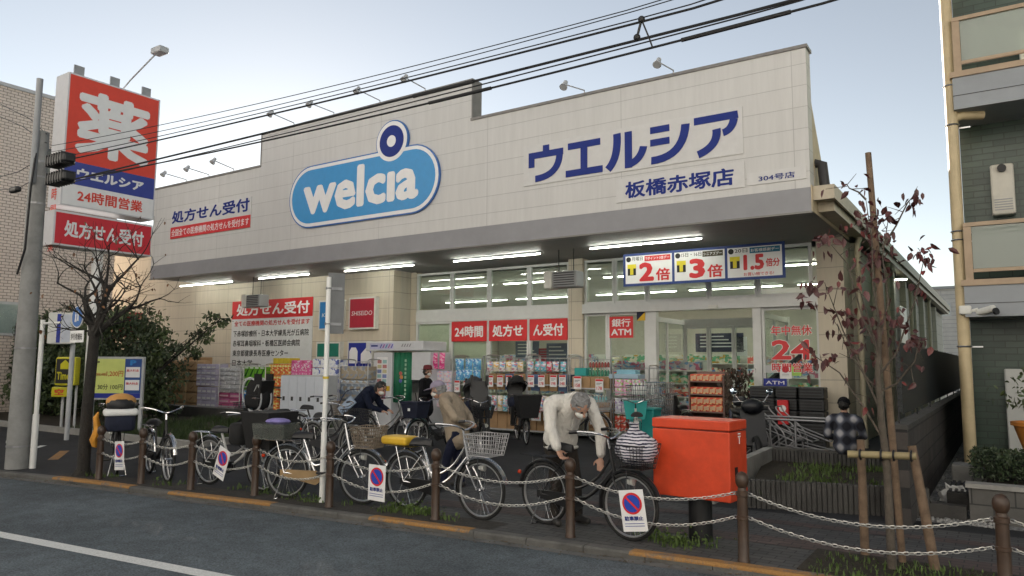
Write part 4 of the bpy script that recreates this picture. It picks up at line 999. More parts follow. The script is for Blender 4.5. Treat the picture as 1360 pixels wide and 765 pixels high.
tufts('planter_grass', gp, GRASSM, (.02, .09), 9, .13)
# brick pier at the end of the planter
t = thing('brick_pier', 'short rough pier between the planter and the block wall', 'pier', (XB-.13, q1.y+.35, 0)); MB().bb(-.1, .1, -.1, .1, 0, .85).build('shaft', BLK, t); MB().bb(-.12, .12, -.12, .12, .852, .9).build('cap', CONC, t)
# ---------------------------------------------------------------- kerbside weeds
wp = []
for (px, py, n) in ((150, 634, 10), (215, 645, 6), (350, 655, 12), (480, 675, 5), (535, 680, 26), (560, 682, 26), (520, 680, 14), (600, 692, 8), (880, 717, 26), (893, 722, 16), (930, 725, 10), (120, 632, 8), (385, 662, 6), (420, 668, 10), (330, 652, 8)):
    c = gz(px, py)
    for _ in range(max(2, int(n*.5))): wp.append((c.x+random.gauss(0, .14), max(kat(c.x)+.2, c.y+random.gauss(0, .06)), 0))
tufts('kerb_weeds', wp, GRASSM, (.015, .09), 9, .1)
bw = []
for (px, py, n, sp) in ((545, 681, 70, .2), (560, 683, 60, .18), (525, 681, 30, .14), (885, 720, 60, .14), (900, 724, 40, .16), (350, 656, 26, .14), (410, 668, 22, .12), (395, 663, 18, .1), (935, 727, 30, .16), (215, 645, 12, .1)):
    c = gz(px, py)
    for _ in range(n): bw.append(V(c.x+random.gauss(0, sp), max(kat(c.x)+.16, c.y+random.gauss(0, .07)), random.random()**2*.12+.012))
stuff(leaves('broadleaf_weeds', bw, .045, GRASSM, None, .55, .2))
# ================================================================= poles, wires
up_ = gz(22, 622)
t = thing('utility_pole', 'grey concrete utility pole with a steel top pipe and cable boxes', 'pole', up_)
uz = zat(52, 175, up_)
UX = up_.x
PGREY = M('pole_concrete', (.25, .25, .245), .8, .2, sc=4, bump=.2)
MB().tube([V(0, 0, -.1), V(0, 0, uz)], [.165, .12], 16).build('shaft', PGREY, t, True)
ut = zat(62, 110, up_)
MB().tube([V(.1, -.12, uz-.9), V(.1, -.12, ut)], .05, 10).build('top_pipe', GREY, t, True)
bn = MB()
for z in (.35, 1.9, zat(40, 270, up_), zat(45, 235, up_), zat(47, 215, up_)): bn.lathe([(.155-.008*z, -.015), (.17-.008*z, -.015), (.17-.008*z, .015), (.155-.008*z, .015)], 16, (0, 0, z))
bn.build('band', DULL, t)
for k_, (px, py) in enumerate(((80, 213), (80, 237))):
    c = gy(px, py, up_.y-.1)-up_; b = MB().rbox(c, (.62, .2, .17), .04)
    for i in range(7): b.box(c+V(-.24+i*.08, 0, 0), (.02, .215, .185))
    b.build('cable_closure', BLKPL, t)
c = gy(20, 252, up_.y)-up_; MB().rbox(c, (.3, .1, .1), .03).build('cable_closure', BLKPL, t)
MB().tube([V(.12, -.1, uz-.3), V(.2, -.18, uz-1.0), V(.16, -.18, uz-2.0), V(.0, -.2, uz-2.4)], .018, 6).build('drop_cable', BLACK, t)
# dark slim post against the pole
t = thing('guard_post', 'thin dark post strapped close beside the utility pole', 'post', (UX-.26, up_.y-.02, 0)); MB().tube([V(0, 0, 0), V(0, 0, zat(19, 428, up_))], .04, 10).build('tube', BLACK, t, True); MB().lathe([(.05, -.02), (.05, .02)], 10, (0, 0, .4)).build('clamp', STEEL, t)
WIRE = M('cable_black', (.012, .012, .013), .6, .2)
YWIRE = 6.1
def wire(label, px_pts, r, extra=None, dy=0, y_=None):
    pts = [gy(a, b, (y_ or YWIRE)) for a, b in px_pts]; t = thing('overhead_cable', label, 'cable', pts[0], 0, 'overhead cables along the street')
    # smooth run through the sighted points, carried on to the next poles at both ends
    A, B_, C_ = pts[0], pts[len(pts)//2], pts[-1]
    def zq(x):
        return A.z*(x-B_.x)*(x-C_.x)/((A.x-B_.x)*(A.x-C_.x))+B_.z*(x-A.x)*(x-C_.x)/((B_.x-A.x)*(B_.x-C_.x))+C_.z*(x-A.x)*(x-B_.x)/((C_.x-A.x)*(C_.x-B_.x))
    xs = [A.x+(C_.x+9-A.x)*i/40 for i in range(41)]
    run = [V(x, (y_ or YWIRE), zq(min(x, C_.x))+max(0, x-C_.x)*.06)-A for x in xs]
    MB().tube(run, r, 6).build('cable', WIRE, t, True)
    if extra:
        for (x0p, x1p, rr) in extra:
            xa, xb = gy(x0p, 100, YWIRE).x, gy(x1p, 100, YWIRE).x; xa = gy(*x0p_pt(px_pts, x0p), YWIRE).x; xb = gy(*x0p_pt(px_pts, x1p), YWIRE).x
            MB().tube([V(x, YWIRE, zq(x))-A for x in [xa+(xb-xa)*k/8 for k in range(9)]], rr, 8).build('splice', WIRE, t, True)
    return t, zq, A
def x0p_pt(pts, x):
    for (a, b), (c, d) in zip(pts, pts[1:]):
        if a <= x <= c: return (x, b+(d-b)*(x-a)/(c-a))
    return (x, pts[-1][1])
wire('thick overhead cable, highest of the three heavy ones', [(90, 212), (340, 154), (500, 118), (752, 53), (940, 6)], .011)
wire('thick overhead cable, middle of the three heavy ones', [(90, 240), (340, 178), (500, 139), (629, 108), (846, 50), (940, 27), (1050, 2)], .0135, [(549, 629, .022)])
wire('thick overhead cable, lowest of the three heavy ones', [(85, 240), (340, 193), (500, 155), (652, 117), (862, 52), (940, 37), (1110, 0)], .011, [(570, 652, .02), (905, 1050, .02)])
wire('thin messenger wire just above the highest heavy cable', [(100, 205), (340, 149), (500, 113), (700, 62), (905, 10)], .006)
wire('hair thin wire, topmost above the street', [(60, 195), (340, 138), (500, 100), (700, 51), (872, 3)], .005)
wire('hair thin wire, second from the top above the street', [(60, 203), (340, 146), (500, 107), (700, 58), (895, 0)], .005)
wire('thin lashed wire between the middle and lowest heavy cables', [(90, 243), (340, 186), (500, 147), (680, 102), (850, 54), (1040, 8)], .007)
# small cable brace
c = gy(852, 26, YWIRE); t = thing('cable_brace', 'small black triangular brace hanging between the heavy cables', 'brace', c)
d1, d2, d3 = gy(846, 50, YWIRE)-c, gy(862, 50, YWIRE)-c, gy(867, 64, YWIRE)-c
MB().tube([V(0, 0, 0), d1], .012, 6).tube([V(0, 0, 0), d2, d3], .008, 6).ball((0, 0, 0), .035, 8, 6).ball(d1, .035, 8, 6).build('arms', WIRE, t)
for i, pts in enumerate((((0, 138), (40, 158), (62, 178)), ((0, 155), (30, 168), (62, 190)), ((0, 235), (25, 228), (48, 214)), ((0, 252), (25, 250), (45, 238)))):
    w3 = [gy(a, b, up_.y+.4*(2-k)) for k, (a, b) in enumerate(pts)]; A = w3[2]
    ext = w3[0]+(w3[0]-w3[1])*4
    t = thing('service_wire', 'thin service wire running left from the utility pole, number %s from the top' % ('one', 'two', 'three', 'four')[i], 'wire', A, 0, 'service wires left of the pole')
    MB().tube([V(0, 0, 0), w3[1]-A, w3[0]-A, ext-A], .007, 5).build('cable', WIRE, t)
# sign post with the blue round sign
s0 = gz(43, 622)
t = thing('path_sign', 'white post with a round blue walkers sign on an arm beside the utility pole', 'road sign', s0)
zt = zat(61, 425, s0)
MB().tube([V(0, 0, 0), V(0, 0, .85)], .048, 12).tube([V(0, 0, .852), V(0, 0, zt)], .036, 12).build('post', WHITE, t, True)
za = zat(64, 430, s0)
MB().tube([V(0, 0, za), V(.62, 0, za)], .02, 8).build('arm', WHITE, t, True)
cs = gy(107, 421, s0.y)-s0; RR_ = abs(gy(107, 407, s0.y).z-gy(107, 436, s0.y).z)/2
MB().prism(disc(RR_, cs.x, cs.z), -.045, -.035).build('rim', SIGNW, t)
MB().prism(disc(RR_-.015, cs.x, cs.z), -.05, -.0455).build('disc', M('sign_round_blue', (.01, .12, .4), .4, .05), t)
pg = MB(); sc_ = RR_*.72
for u, h in ((-.3, .5), (.25, .62)):
    pg.prism(disc(sc_*.1, cs.x+u*sc_, cs.z+h*sc_, 12), -.056, -.0505); pg.prism([(cs.x+(u+a)*sc_, cs.z+b*sc_) for a, b in ((-.14, h-.16), (.14, h-.16), (.12, h-.65), (.2, h-1.15), (.06, h-1.15), (0, h-.75), (-.1, h-1.15), (-.22, h-1.15), (-.1, h-.65))], -.056, -.0505)
pg.build('emblem', SIGNW, t)
pz_ = gy(106, 447, s0.y)-s0
MB().bb(pz_.x-.2, pz_.x+.2, -.045, -.038, pz_.z-.09, pz_.z+.09).build('plate', SIGNW, t); text('歩行者優先', pz_.x-.17, pz_.x+.17, pz_.z-.05, pz_.z+.05, -.05, BLACK, t, .005)
# white pole in the middle with a plate seen from behind
m0 = gz(427.5, 668); mt = zat(438, 368, m0)
t = thing('white_pole', 'slim white pole with the grey back of a road sign near the top', 'pole', m0)
MB().tube([V(0, 0, 0), V(0, 0, .85)], .036, 12).tube([V(0, 0, .852), V(0, 0, mt)], .031, 12).build('shaft', WHITE, t, True)
MB().lathe([(.036, 0), (.04, 0), (.04, .03), (.036, .03)], 12, (0, 0, 1.5)).build('tape', M('tape_yellow', (.6, .45, .05), .5), t)
z0_, z1_ = zat(438, 443, m0), zat(440, 362, m0)
R = Matrix.Rotation(math.radians(62), 3, 'Z')
MB().box(V(.045, .085, (z0_+z1_)/2), (.21, .012, z1_-z0_), rot=R).build('plate_back', M('plate_grey', (.16, .165, .17), .5, .1), t)
bz = MB()
for z in (z0_+.12, z1_-.2): bz.box(V(.03, .06, z), (.2, .04, .035), rot=R).torus((0, 0, z), .036, .006, 12, 5, axis='z')
bz.build('clamp', DULL, t)
# ================================================================= bollards, chains, placards
BROWN = M('bollard_brown', (.05, .028, .017), .45, .25, sc=9)
CHAINM = M('chain_metal', (.5, .49, .46), .4, .12, metal=.7)
bpx = [(131, 637), (187, 643), (253, 651), (338, 658.5), (437, 674), (578, 691), (757.5, 714), (988, 747), (1337, 800)]
posts = [gz(*b) for b in bpx]
d = posts[-1]-posts[-2]; posts.append(posts[-1]+V(1.55, .05, 0)); d
ordn = ['leftmost, right of the street tree', 'between the placarded child bike and the dark parked bike', 'left of the silver fendered bike', 'in front of the black child seat cover', 'right beside the white pole', 'behind the yellow seated bike rear wheel', 'in front of the old man in white', 'right of the red box', 'rightmost whole one, right of the sapling', 'cut off by the right edge']
ordn[1] = 'beside the bike seen end on'; ordn[5] = 'in front of the bike with the yellow box'
prof = [(.052, 0), (.052, .02), (.046, .03), (.046, .36), (.054, .365), (.054, .39), (.046, .395), (.044, .56), (.053, .565), (.053, .60), (.04, .61), (.036, .635), (.043, .645), (.055, .67), (.058, .70), (.052, .735), (.036, .76), (.012, .772), (0.001, .774)]
for i, p in enumerate(posts):
    t = thing('bollard', 'brown metal bollard with ball top, '+ordn[i], 'bollard', p, 0, 'brown bollards along the kerb')
    MB().lathe(prof[:8], 18).build('post', BROWN, t, True); MB().lathe(prof[8:], 18).build('cap', BROWN, t, True)
    for s in (-1, 1):
        for z in (.582, .378): MB().torus((s*.064, 0, z), .014, .004, 10, 5, axis='y').build('chain_eye', DULL, t)
def chain(a, b, sag, label):
    t = thing('chain', label, 'chain', a, 0, 'chains between the bollards')
    n = 200; pts = []
    for i in range(n+1):
        u = i/n; p = a.lerp(b, u); p = p+V(0, 0, -sag*4*u*(1-u)); pts.append(p-a)
    mb = MB(); step = .043; acc = 0; k = 0; nxt = 0.0
    for i in range(n):
        seg = (pts[i+1]-pts[i]).length
        while acc+seg >= nxt:
            u = (nxt-acc)/seg; c = pts[i].lerp(pts[i+1], u); tx_ = (pts[i+1]-pts[i]).normalized()
            sd_ = tx_.cross(V(0, 0, 1)).normalized(); up2 = sd_.cross(tx_)
            w_ = (sd_+up2).normalized() if k % 2 else (sd_-up2).normalized(); h = tx_.cross(w_)
            vs = []; fs = []; N_ = 10; Kk = 5
            for a_ in range(N_):
                an = 2*PI*a_/N_; ce = tx_*(.0265*math.cos(an))+w_*(.0135*math.sin(an)); ou = (tx_*math.cos(an)*.6+w_*math.sin(an)).normalized()
                for b_ in range(Kk):
                    bn_ = 2*PI*b_/Kk; vs.append(c+ce+ou*(.0046*math.cos(bn_))+h*(.0046*math.sin(bn_)))
            for a_ in range(N_):
                for b_ in range(Kk): fs.append((a_*Kk+b_, a_*Kk+(b_+1) % Kk, ((a_+1) % N_)*Kk+(b_+1) % Kk, ((a_+1) % N_)*Kk+b_))
            mb.add(vs, fs); nxt += step; k += 1
        acc += seg
    mb.build('links', CHAINM, t, True)
chain_pts = {}
gapn = ['leftmost gap, where the child bike stands', 'second gap from the left', 'gap with the tilted placard', 'gap left of the white pole', 'gap with the placard by the yellow box bike', 'gap before the wire basket bike wheel', 'gap crossed by the red box', 'gap in front of the sapling', 'gap at the right edge']
for i in range(len(posts)-1):
    for z, lv, sg in ((.582, 'upper', .12), (.378, 'lower', .13)):
        a, b = posts[i]+V(.07, 0, z), posts[i+1]+V(-.07, 0, z); sg2 = sg*random.uniform(.85, 1.15)*(b-a).length/1.5
        chain(a, b, sg2, '%s pale chain in the %s' % (lv, gapn[i])); chain_pts[(i, lv)] = (a, b, sg2)
def placard(i, u, tilt, drop, label, wd=.24, ht=.40, words='駐車禁止', yaw=0):
    a, b, sg = chain_pts[(i, 'upper')]; p = a.lerp(b, u)+V(0, -.03, -sg*4*u*(1-u)+.015)
    t = thing('parking_placard', label, 'placard', p, yaw, 'no parking placards on the chains')
    R = Matrix.Rotation(tilt, 3, 'Y')
    s = MB().box(R @ V(0, 0, -ht/2+drop), (wd, .004, ht), rot=R); s.build('board', M('placard_white', (.74, .74, .74), .4, .04), t)
    def rp(poly, y0, y1, nm, m):
        mbx = MB().prism(poly, y0, y1); mbx.v = [tuple(R @ Vector(v)) for v in mbx.v]; mbx.build(nm, m, t)
    cz = -ht*.33+drop; r = wd*.4
    rp(disc(r, 0, cz), -.0055, -.0035, 'ring', RED); rp(disc(r*.8, 0, cz), -.009, -.006, 'disc', M('placard_blue', (.02, .06, .4), .4, .05), )
    k = .09*r; q = r*.8
    rp([(-q*.707-k, cz+q*.707-k*.2), (-q*.707+k, cz+q*.707+k*.8), (q*.707+k, cz-q*.707+k*.2), (q*.707-k, cz-q*.707-k*.8)], -.0125, -.0095, 'slash', RED)
    o = text(words, -wd*.38, wd*.38, -ht*.74+drop, -ht*.63+drop, -.0055, INK, t, .03)
    for v in o.data.vertices: v.co = R @ v.co
    ln = MB(); 
    for kk in range(2): ln.bb(-wd*.4, wd*.4, -.006, -.004, -ht*(.82+.06*kk)+drop, -ht*(.80+.06*kk)+drop)
    ln.v = [tuple(R @ Vector(v)) for v in ln.v]; ln.build('small_print', M('print_blue', (.2, .22, .4), .5), t)
    tie = MB().tube([R @ V(-wd*.35, .004, drop-.02), V(-wd*.35, .03, .0)], .003, 5).tube([R @ V(wd*.35, .004, drop-.02), V(wd*.35, .03, 0)], .003, 5); tie.build('tie', WHITE, t)
placard(0, .5, math.radians(-5), .03, 'no parking placard in the leftmost gap, hung nearly straight')
placard(2, .55, math.radians(20), .05, 'no parking placard hung crooked at a steep tilt')
placard(4, .48, math.radians(1), .05, 'no parking placard hung straight beside the rear wheel of the yellow box bike', .26)
placard(6, .38, math.radians(-8), .04, 'no parking placard in front of the black bicycle front wheel', .25, .38)
# ================================================================= red mail storage box
q = gz(927, 724); RX = gz(925, 720)
rbz0, rbz1 = zat(925, 660, RX), zat(925, 556, RX)
A_ = V(RX.x, RX.y, 0)
t = thing('red_mail_box', 'large red mail storage box on a black post at the kerb', 'mail box', A_, math.radians(-5))
pL = gz(866, 650, rbz0)
W2, D2, H2 = .80, .42, rbz1-rbz0
ORED = M('mail_red', (.60, .06, .02), .45, .18, sc=4, bump=.05, bsc=30)
MB().rbox((0, .1, rbz0+H2*.43), (W2, D2, H2*.86), .01).build('body', ORED, t)
MB().rbox((0, .1, rbz0+H2*.935), (W2+.008, D2+.008, H2*.125), .012).build('lid', ORED, t)
MB().bb(-W2/2+.01, W2/2-.01, .1-D2/2-.003, .1-D2/2-.0005, rbz0+H2*.865, rbz0+H2*.872).bb(W2/2+.0005, W2/2+.003, .1-D2/2+.02, .1+D2/2-.02, rbz0+H2*.86, rbz0+H2*.868).build('seam', M('seam_dark', (.15, .015, .008), .6), t)
mk = MB()
for a_, b_, c_, d_ in ((-.03, .03, .06, .072), (-.03, .03, .035, .047), (-.006, .006, -.03, .0345)): mk.bb(W2/2+.001, W2/2+.005, .12+a_, .12+b_, rbz0+H2*.74+c_, rbz0+H2*.74+d_)
mk.build('postal_mark', SIGNW, t)
MB().bb(W2/2+.001, W2/2+.006, .0, .06, rbz0+H2*.26, rbz0+H2*.42).build('lock_slot', BLACK, t)
MB().tube([V(0, .1, -.02), V(0, .1, rbz0-.002)], .115, 20).build('post', BLACK, t, True)
# ================================================================= car park signs by the shrub
b0 = gz(187, 577)
t = thing('parking_board', 'framed yellow and blue parking price board on steel legs by the shrub', 'price board', b0, math.radians(34))
s = zat(190, 474, b0); s0z = zat(187, 531, b0); Wb = 1.22
MB().bb(-Wb, .0, -.04, .04, s0z, s).build('frame', M('alu_frame', (.42, .43, .44), .4, .08), t)
MB().bb(-.07, .0, -.035, .035, 0, s0z-.002).build('leg', M('alu_frame', (.42, .43, .44), .4, .08), t)
MB().bb(-Wb, -Wb+.07, -.035, .035, 0, s0z-.002).build('leg', M('alu_frame', (.42, .43, .44), .4, .08), t)
Hb = s-s0z
plate(-Wb+.05, -.44, s0z+.15, s-.05, -.047, M('price_yellow', (.62, .68, .2), .4, .05), t, 'price_face', .005)
bf = plate(-.438, -.05, s0z+.15, s-.05, -.047, M('price_blue', (.02, .07, .25), .4, .05), t, 'blue_face', .005)
plate(-Wb+.05, -.05, s0z+.04, s0z+.148, -.047, BLUE, t, 'foot_strip', .005)
text('1,200円', -.86, -.47, s0z+Hb*.53, s0z+Hb*.67, -.051, M('price_red', (.5, .08, .02), .5), t, .012)
text('30分 100円', -1.05, -.47, s0z+Hb*.23, s0z+Hb*.36, -.051, BLACK, t, .008)
text('駐車後24時間', -1.12, -.88, s0z+Hb*.55, s0z+Hb*.62, -.051, M('price_red', (.5, .08, .02), .5), t, .006)
text('P', -1.12, -1.03, s0z+Hb*.82, s0z+Hb*.9, -.051, BLACK, t, .04)
for k in (.22, .52): plate(-.41, -.08, s0z+Hb*k, s0z+Hb*(k+.24), -.053, SIGNW, bf, 'white_card', .004); text('最大料金', -.39, -.1, s0z+Hb*(k+.13), s0z+Hb*(k+.19), -.058, RED, bf, .01)
text('P', -.32, -.17, s0z+Hb*.8, s0z+Hb*.92, -.051, M('sign_sky', (.02, .2, .52), .4, .05), bf, .05)
# yellow car park boxes on posts
b0 = gz(91, 572); Tz1, Tz0 = zat(90, 474, b0), zat(82, 512, b0)
t = thing('car_park_sign', 'yellow lit box sign with black lettered face on a thin grey post', 'sign', b0, math.radians(30))
MB().tube([V(.1, .05, 0), V(.1, .05, Tz1)], .03, 10).build('post', LGREY, t, True)
MB().rbox((-.08, -.06, (Tz0+Tz1)/2), (.52, .2, Tz1-Tz0), .03).build('case', M('times_yellow', (.55, .5, .02), .4, .1), t)
zc = (Tz0+Tz1)/2; hq = (Tz1-Tz0)/2
plate(-.31, .14, zc-hq*.85, zc+hq*.85, -.166, BLACK, t, 'face', .005); text('Times', -.28, .11, zc-hq*.6, zc-hq*.05, -.171, M('times_yellow', (.55, .5, .02), .4, .1), t, .03)
MB().prism([(-.2, zc+.05), (.03, zc+.05), (.03, zc+hq*.5), (-.085, zc+hq*.8), (-.2, zc+hq*.5)], -.171, -.1665).build('emblem', M('times_yellow', (.55, .5, .02), .4, .1), t)
b1 = gz(79, 570); z1_, z0_ = zat(80, 514, b1), zat(80, 527, b1)
t = thing('vacancy_sign', 'small yellow box sign on a short post below the car park sign', 'sign', b1, math.radians(30))
MB().tube([V(0, .05, 0), V(0, .05, z0_-.002)], .035, 10).build('post', LGREY, t, True); MB().rbox((0, -.03, (z0_+z1_)/2), (.42, .16, z1_-z0_), .02).build('case', M('times_yellow', (.55, .5, .02), .4, .1), t)
text('空', -.12, .12, z0_+.05, z1_-.05, -.115, RED, t, .03)
# white and blue box sign and red box behind the tree
b2 = V(gx(79, 440, -17.0).x, gx(79, 440, -17.0).y, 0); z1_, z0_ = gx(80, 415, -17).z, gx(80, 457, -17).z
t = thing('box_sign', 'white and blue box sign standing behind the street tree', 'sign', b2, math.radians(40))
MB().rbox((0, .1, (z0_+z1_)/2), (.5, .2, z1_-z0_), .02).build('case', OFFW, t); plate(-.06, .02, z0_+.03, z1_-.03, -.004, BLUE, t, 'stripe', .003); plate(.04, .22, z0_+.04, z1_-.04, -.004, M('pale_face', (.5, .53, .6), .4), t, 'face', .003)
MB().tube([V(.2, .2, 0), V(.2, .2, z0_-.002)], .05, 10).build('post', LGREY, t, True)
c = gy(170, 432, 12.6); t = thing('red_box_sign', 'dark red box sign hidden in the shrub under the pylon sign', 'sign', (c.x, 12.6, 0))
MB().rbox((0, 0, c.z), (1.3, .3, .75), .02).build('case', CRIM, t); MB().tube([V(0, 0, 0), V(0, 0, c.z-.377)], .05, 8).build('post', LGREY, t, True)
# ================================================================= bicycles
CHROME = M('chrome', (.62, .62, .63), .22, .06, metal=1)
ALUW = M('rim_alloy', (.55, .55, .55), .35, .08, metal=.85)
SADL = M('saddle_black', (.008, .008, .009), .5, .2)
FABB = M('fabric_black', (.008, .008, .009), .85, .25, sc=12, bump=.3)
FABN = M('fabric_navy', (.009, .013, .032), .85, .2, sc=10, bump=.3)
FABG = M('fabric_grey', (.035, .035, .038), .85, .2, sc=10, bump=.3)
WICK = brick('wicker', (.22, .17, .12), (.28, .22, .16), (.05, .04, .03), .03, .012, .003, 'xz', .5, .8, .8, .2)
def wheel(name, parent, x, r, fat=.019, rim=ALUW, n=28):
    """tyre, rim, spokes and hub: one part with two sub-parts"""
    s = MB(); ri = r-.034
    for i in range(n):
        a = 2*PI*i/n; b = a+(.32 if i % 2 else -.32); sd = .025 if i % 4 < 2 else -.025
        s.tube([V(x+.016*math.cos(b), sd, r+.016*math.sin(b)), V(x+ri*math.cos(a), 0, r+ri*math.sin(a))], .0016, 3, 0, False)
    s.lathe([(.012, -.05), (.022, -.04), (.022, -.028), (.014, -.026), (.014, .026), (.022, .028), (.022, .04), (.012, .05)], 10, (x, 0, r), 0, Matrix.Rotation(PI/2, 3, 'X'))
    w_ = s.build(name, CHROME, parent)
    MB().torus((x, 0, r), r-fat, fat, 40, 8, 0).build('tyre', RUB, w_, True)
    MB().torus((x, 0, r), r-fat*2-.004, .011, 40, 6, 0, sq=1.2).build('rim', rim, w_, True)
    return w_
def curve(pts, n=8):
    """smooth run through points"""
    P = [Vector(p) for p in pts]; out = []
    for i in range(len(P)-1):
        a, b, c, d = P[max(i-1, 0)], P[i], P[i+1], P[min(i+2, len(P)-1)]
        for k in range(n):
            u = k/n; out.append(.5*((2*b)+(c-a)*u+(2*a-5*b+4*c-d)*u*u+(3*b-a-3*c+d)*u**3))
    out.append(P[-1]); return out
def wirebasket(mb, x0, x1, w0, w1, z0, z1, r=.0035, nh=5, nv=9):
    def ring(z):
        u = (z-z0)/(z1-z0); hx = ((x1-x0)*(.8+.2*u))/2; cx = (x0+x1)/2; hw = (w0+(w1-w0)*u)/2
        return [V(cx-hx, -hw, z), V(cx+hx, -hw, z), V(cx+hx, hw, z), V(cx-hx, hw, z)]
    for i in range(nh+1):
        R = ring(z0+(z1-z0)*i/nh); mb.tube(R+[R[0]], r*(1.6 if i in (0, nh) else 1), 5, 0, False)
    a, b = ring(z0), ring(z1)
    for e in range(4):
        for k in range(nv):
            u = k/nv; mb.tube([a[e].lerp(a[(e+1) % 4], u), b[e].lerp(b[(e+1) % 4], u)], r, 4, 0, False)
    for k in range(1, nv):
        u = k/nv; mb.tube([a[0].lerp(a[1], u), a[3].lerp(a[2], u)], r, 4, 0, False)
def taper_box(mb, x0, x1, w0, w1, z0, z1, k=.85):
    cx = (x0+x1)/2; h = (x1-x0)/2
    lo = [(cx-h*k, -w0/2, z0), (cx+h*k, -w0/2, z0), (cx+h*k, w0/2, z0), (cx-h*k, w0/2, z0)]; hi = [(x0, -w1/2, z1), (x1, -w1/2, z1), (x1, w1/2, z1), (x0, w1/2, z1)]
    mb.add(lo+hi, [(0, 3, 2, 1), (4, 5, 6, 7), (0, 1, 5, 4), (1, 2, 6, 5), (2, 3, 7, 6), (3, 0, 4, 7)])
def bicycle(label, rear, front, frame=CHROME, fender=CHROME, basket='wire', guard=DGREY, saddle=SADL, rear_box=None, steer=0, lean=0, rack=CHROME, hseat=.80, bars='swept', wb=None, r=.325, grip=BLKPL, lock=True, lamp=True, cat='bicycle', rim=ALUW):
    rear, front = Vector(rear), Vector(front); d = front-rear; az = math.atan2(d.y, d.x); L = wb or 1.08
    mid = (rear+front)/2; o = mid-V(math.cos(az), math.sin(az), 0)*L/2
    t = thing('bicycle', label, cat, (o.x, o.y, mid.z), az, 'bicycles parked along the forecourt'); t.rotation_euler = (lean, 0, az)
    hd0, hd1 = V(L-.17, 0, .60), V(L-.235, 0, .86); BB = V(.44, 0, .285); st = V(.24, 0, hseat-.06)
    fr = MB()
    fr.tube([BB, st], .016, 8); fr.tube(curve([hd0+(hd1-hd0)*.25, V(L*.62, 0, .43), V(BB.x+.06, 0, .32), BB]), .02, 8)
    fr.tube(curve([hd0+(hd1-hd0)*.7, V(L*.64, 0, .56), V(.44, 0, .43), V(.33, 0, .50)]), .015, 8)
    fr.tube([hd0, hd1], .02, 8); fr.tube([BB-V(0, .04, 0), BB+V(0, .04, 0)], .024, 10)
    for s in (-1, 1):
        fr.tube([BB+V(-.02, s*.03, 0), V(.06, s*.055, r), V(0, s*.06, r)], .009, 6); fr.tube([st+V(-.0, s*.02, -.1), V(0, s*.06, r)], .008, 6)
    fr.build('frame', frame, t, True)
    wheel('wheel', t, 0, r, rim=rim); 
    # steered front end
    fk = bpy.data.objects.new('front_fork', None)
    mbf = MB(); ax = (hd1-hd0).normalized()
    for s in (-1, 1): mbf.tube(curve([hd0+V(.0, s*.045, -.02), V(L-.10, s*.055, .47), V(L-.015, s*.055, r)], 5), .011, 7)
    mbf.tube([hd0+V(0, -.05, -.01), hd0+V(0, .05, -.01)], .016, 8)
    parts = [(mbf, 'fork', frame, True)]
    hb_ = MB(); top = hd1+ax*.10; hb_.tube([hd1, top], .013, 8)
    if bars == 'swept': half = [(top.x+.02, 0, top.z), (top.x+.05, .06, top.z+.015), (top.x+.02, .18, top.z+.06), (top.x-.14, .26, top.z+.075), (top.x-.27, .275, top.z+.06)]
    else: half = [(top.x, 0, top.z), (top.x, .1, top.z+.02), (top.x-.05, .24, top.z+.05), (top.x-.14, .29, top.z+.05)]
    gr = MB()
    for s in (-1, 1):
        c = curve([(a, b*s, z) for a, b, z in half]); hb_.tube(c, .011, 7); gr.tube([c[-7], c[-1]], .017, 8)
        hb_.tube([Vector(half[2])*1 if s > 0 else V(half[2][0], -half[2][1], half[2][2]), V(half[3][0]-.02, half[3][1]*s, half[3][2]-.035)], .005, 5)
    parts += [(hb_, 'handlebar', CHROME, True), (gr, 'grip', grip, True)]
    fd = MB(); fd.torus((L, 0, r), r+.022, .019, 22, 6, 0, math.radians(15), math.radians(190), sq=1.5); fd.build('mudguard', fender, t, True); fd = MB(); fd.torus((0, 0, r), r+.022, .019, 22, 6, 0, math.radians(-5), math.radians(175), sq=1.5)
    for s in (-1, 1): fd.tube([V(0, s*.05, r), V(-(r+.02)*.8, s*.03, r+(r+.02)*.58)], .003, 4)
    fd.build('mudguard', fender, t, True)
    for mbx, nm, m_, sm_ in parts: mbx.build(nm, m_, t, sm_)
    wheel('wheel', t, L, r, rim=rim)
    # saddle
    s_ = MB(); n = 8
    prof = [(-.13, .10, .0), (-.10, .115, .02), (0, .085, .018), (.07, .04, .012), (.14, .022, .0)]
    rows = []
    for (dx, w_, dz) in prof: rows.append([V(st.x+dx, w_*math.cos(PI*j/n), hseat+dz+.02*math.sin(PI*j/n)-.05*abs(math.cos(PI*j/n))**3) for j in range(n+1)]+[V(st.x+dx, w_*.7*math.cos(PI*(1-j/4)), hseat-.055) for j in range(1, 4)])
    k = len(rows[0]); s_.add([p for rw in rows for p in rw], [(i*k+j, i*k+(j+1) % k, (i+1)*k+(j+1) % k, (i+1)*k+j) for i in range(len(rows)-1) for j in range(k)]+[tuple(range(k)), tuple(reversed(range((len(rows)-1)*k, len(rows)*k)))])
    s_.build('saddle', saddle, t, True)
    MB().tube([st-V(0, 0, .05), V(st.x, 0, hseat-.03)], .012, 7).build('seat_post', CHROME, t)
    # drive
    g = MB(); g.prism([(-.06, r+.04), (.46, .285+.085), (.54, .285+.03), (.54, .285-.03), (.46, .285-.085), (-.06, r-.035)], -.06, -.035); g.build('chain_guard', guard, t)
    CRK = []
    for s, a in ((-1, .5), (1, .5+PI)):
        e = BB+V(.165*math.cos(a), 0, .165*math.sin(a)); ck = MB(); CRK.append(ck); ck.tube([BB+V(0, s*.075, 0), e+V(0, s*.085, 0)], .01, 6); ck.box(e+V(0, s*.135, 0), (.085, .08, .022))
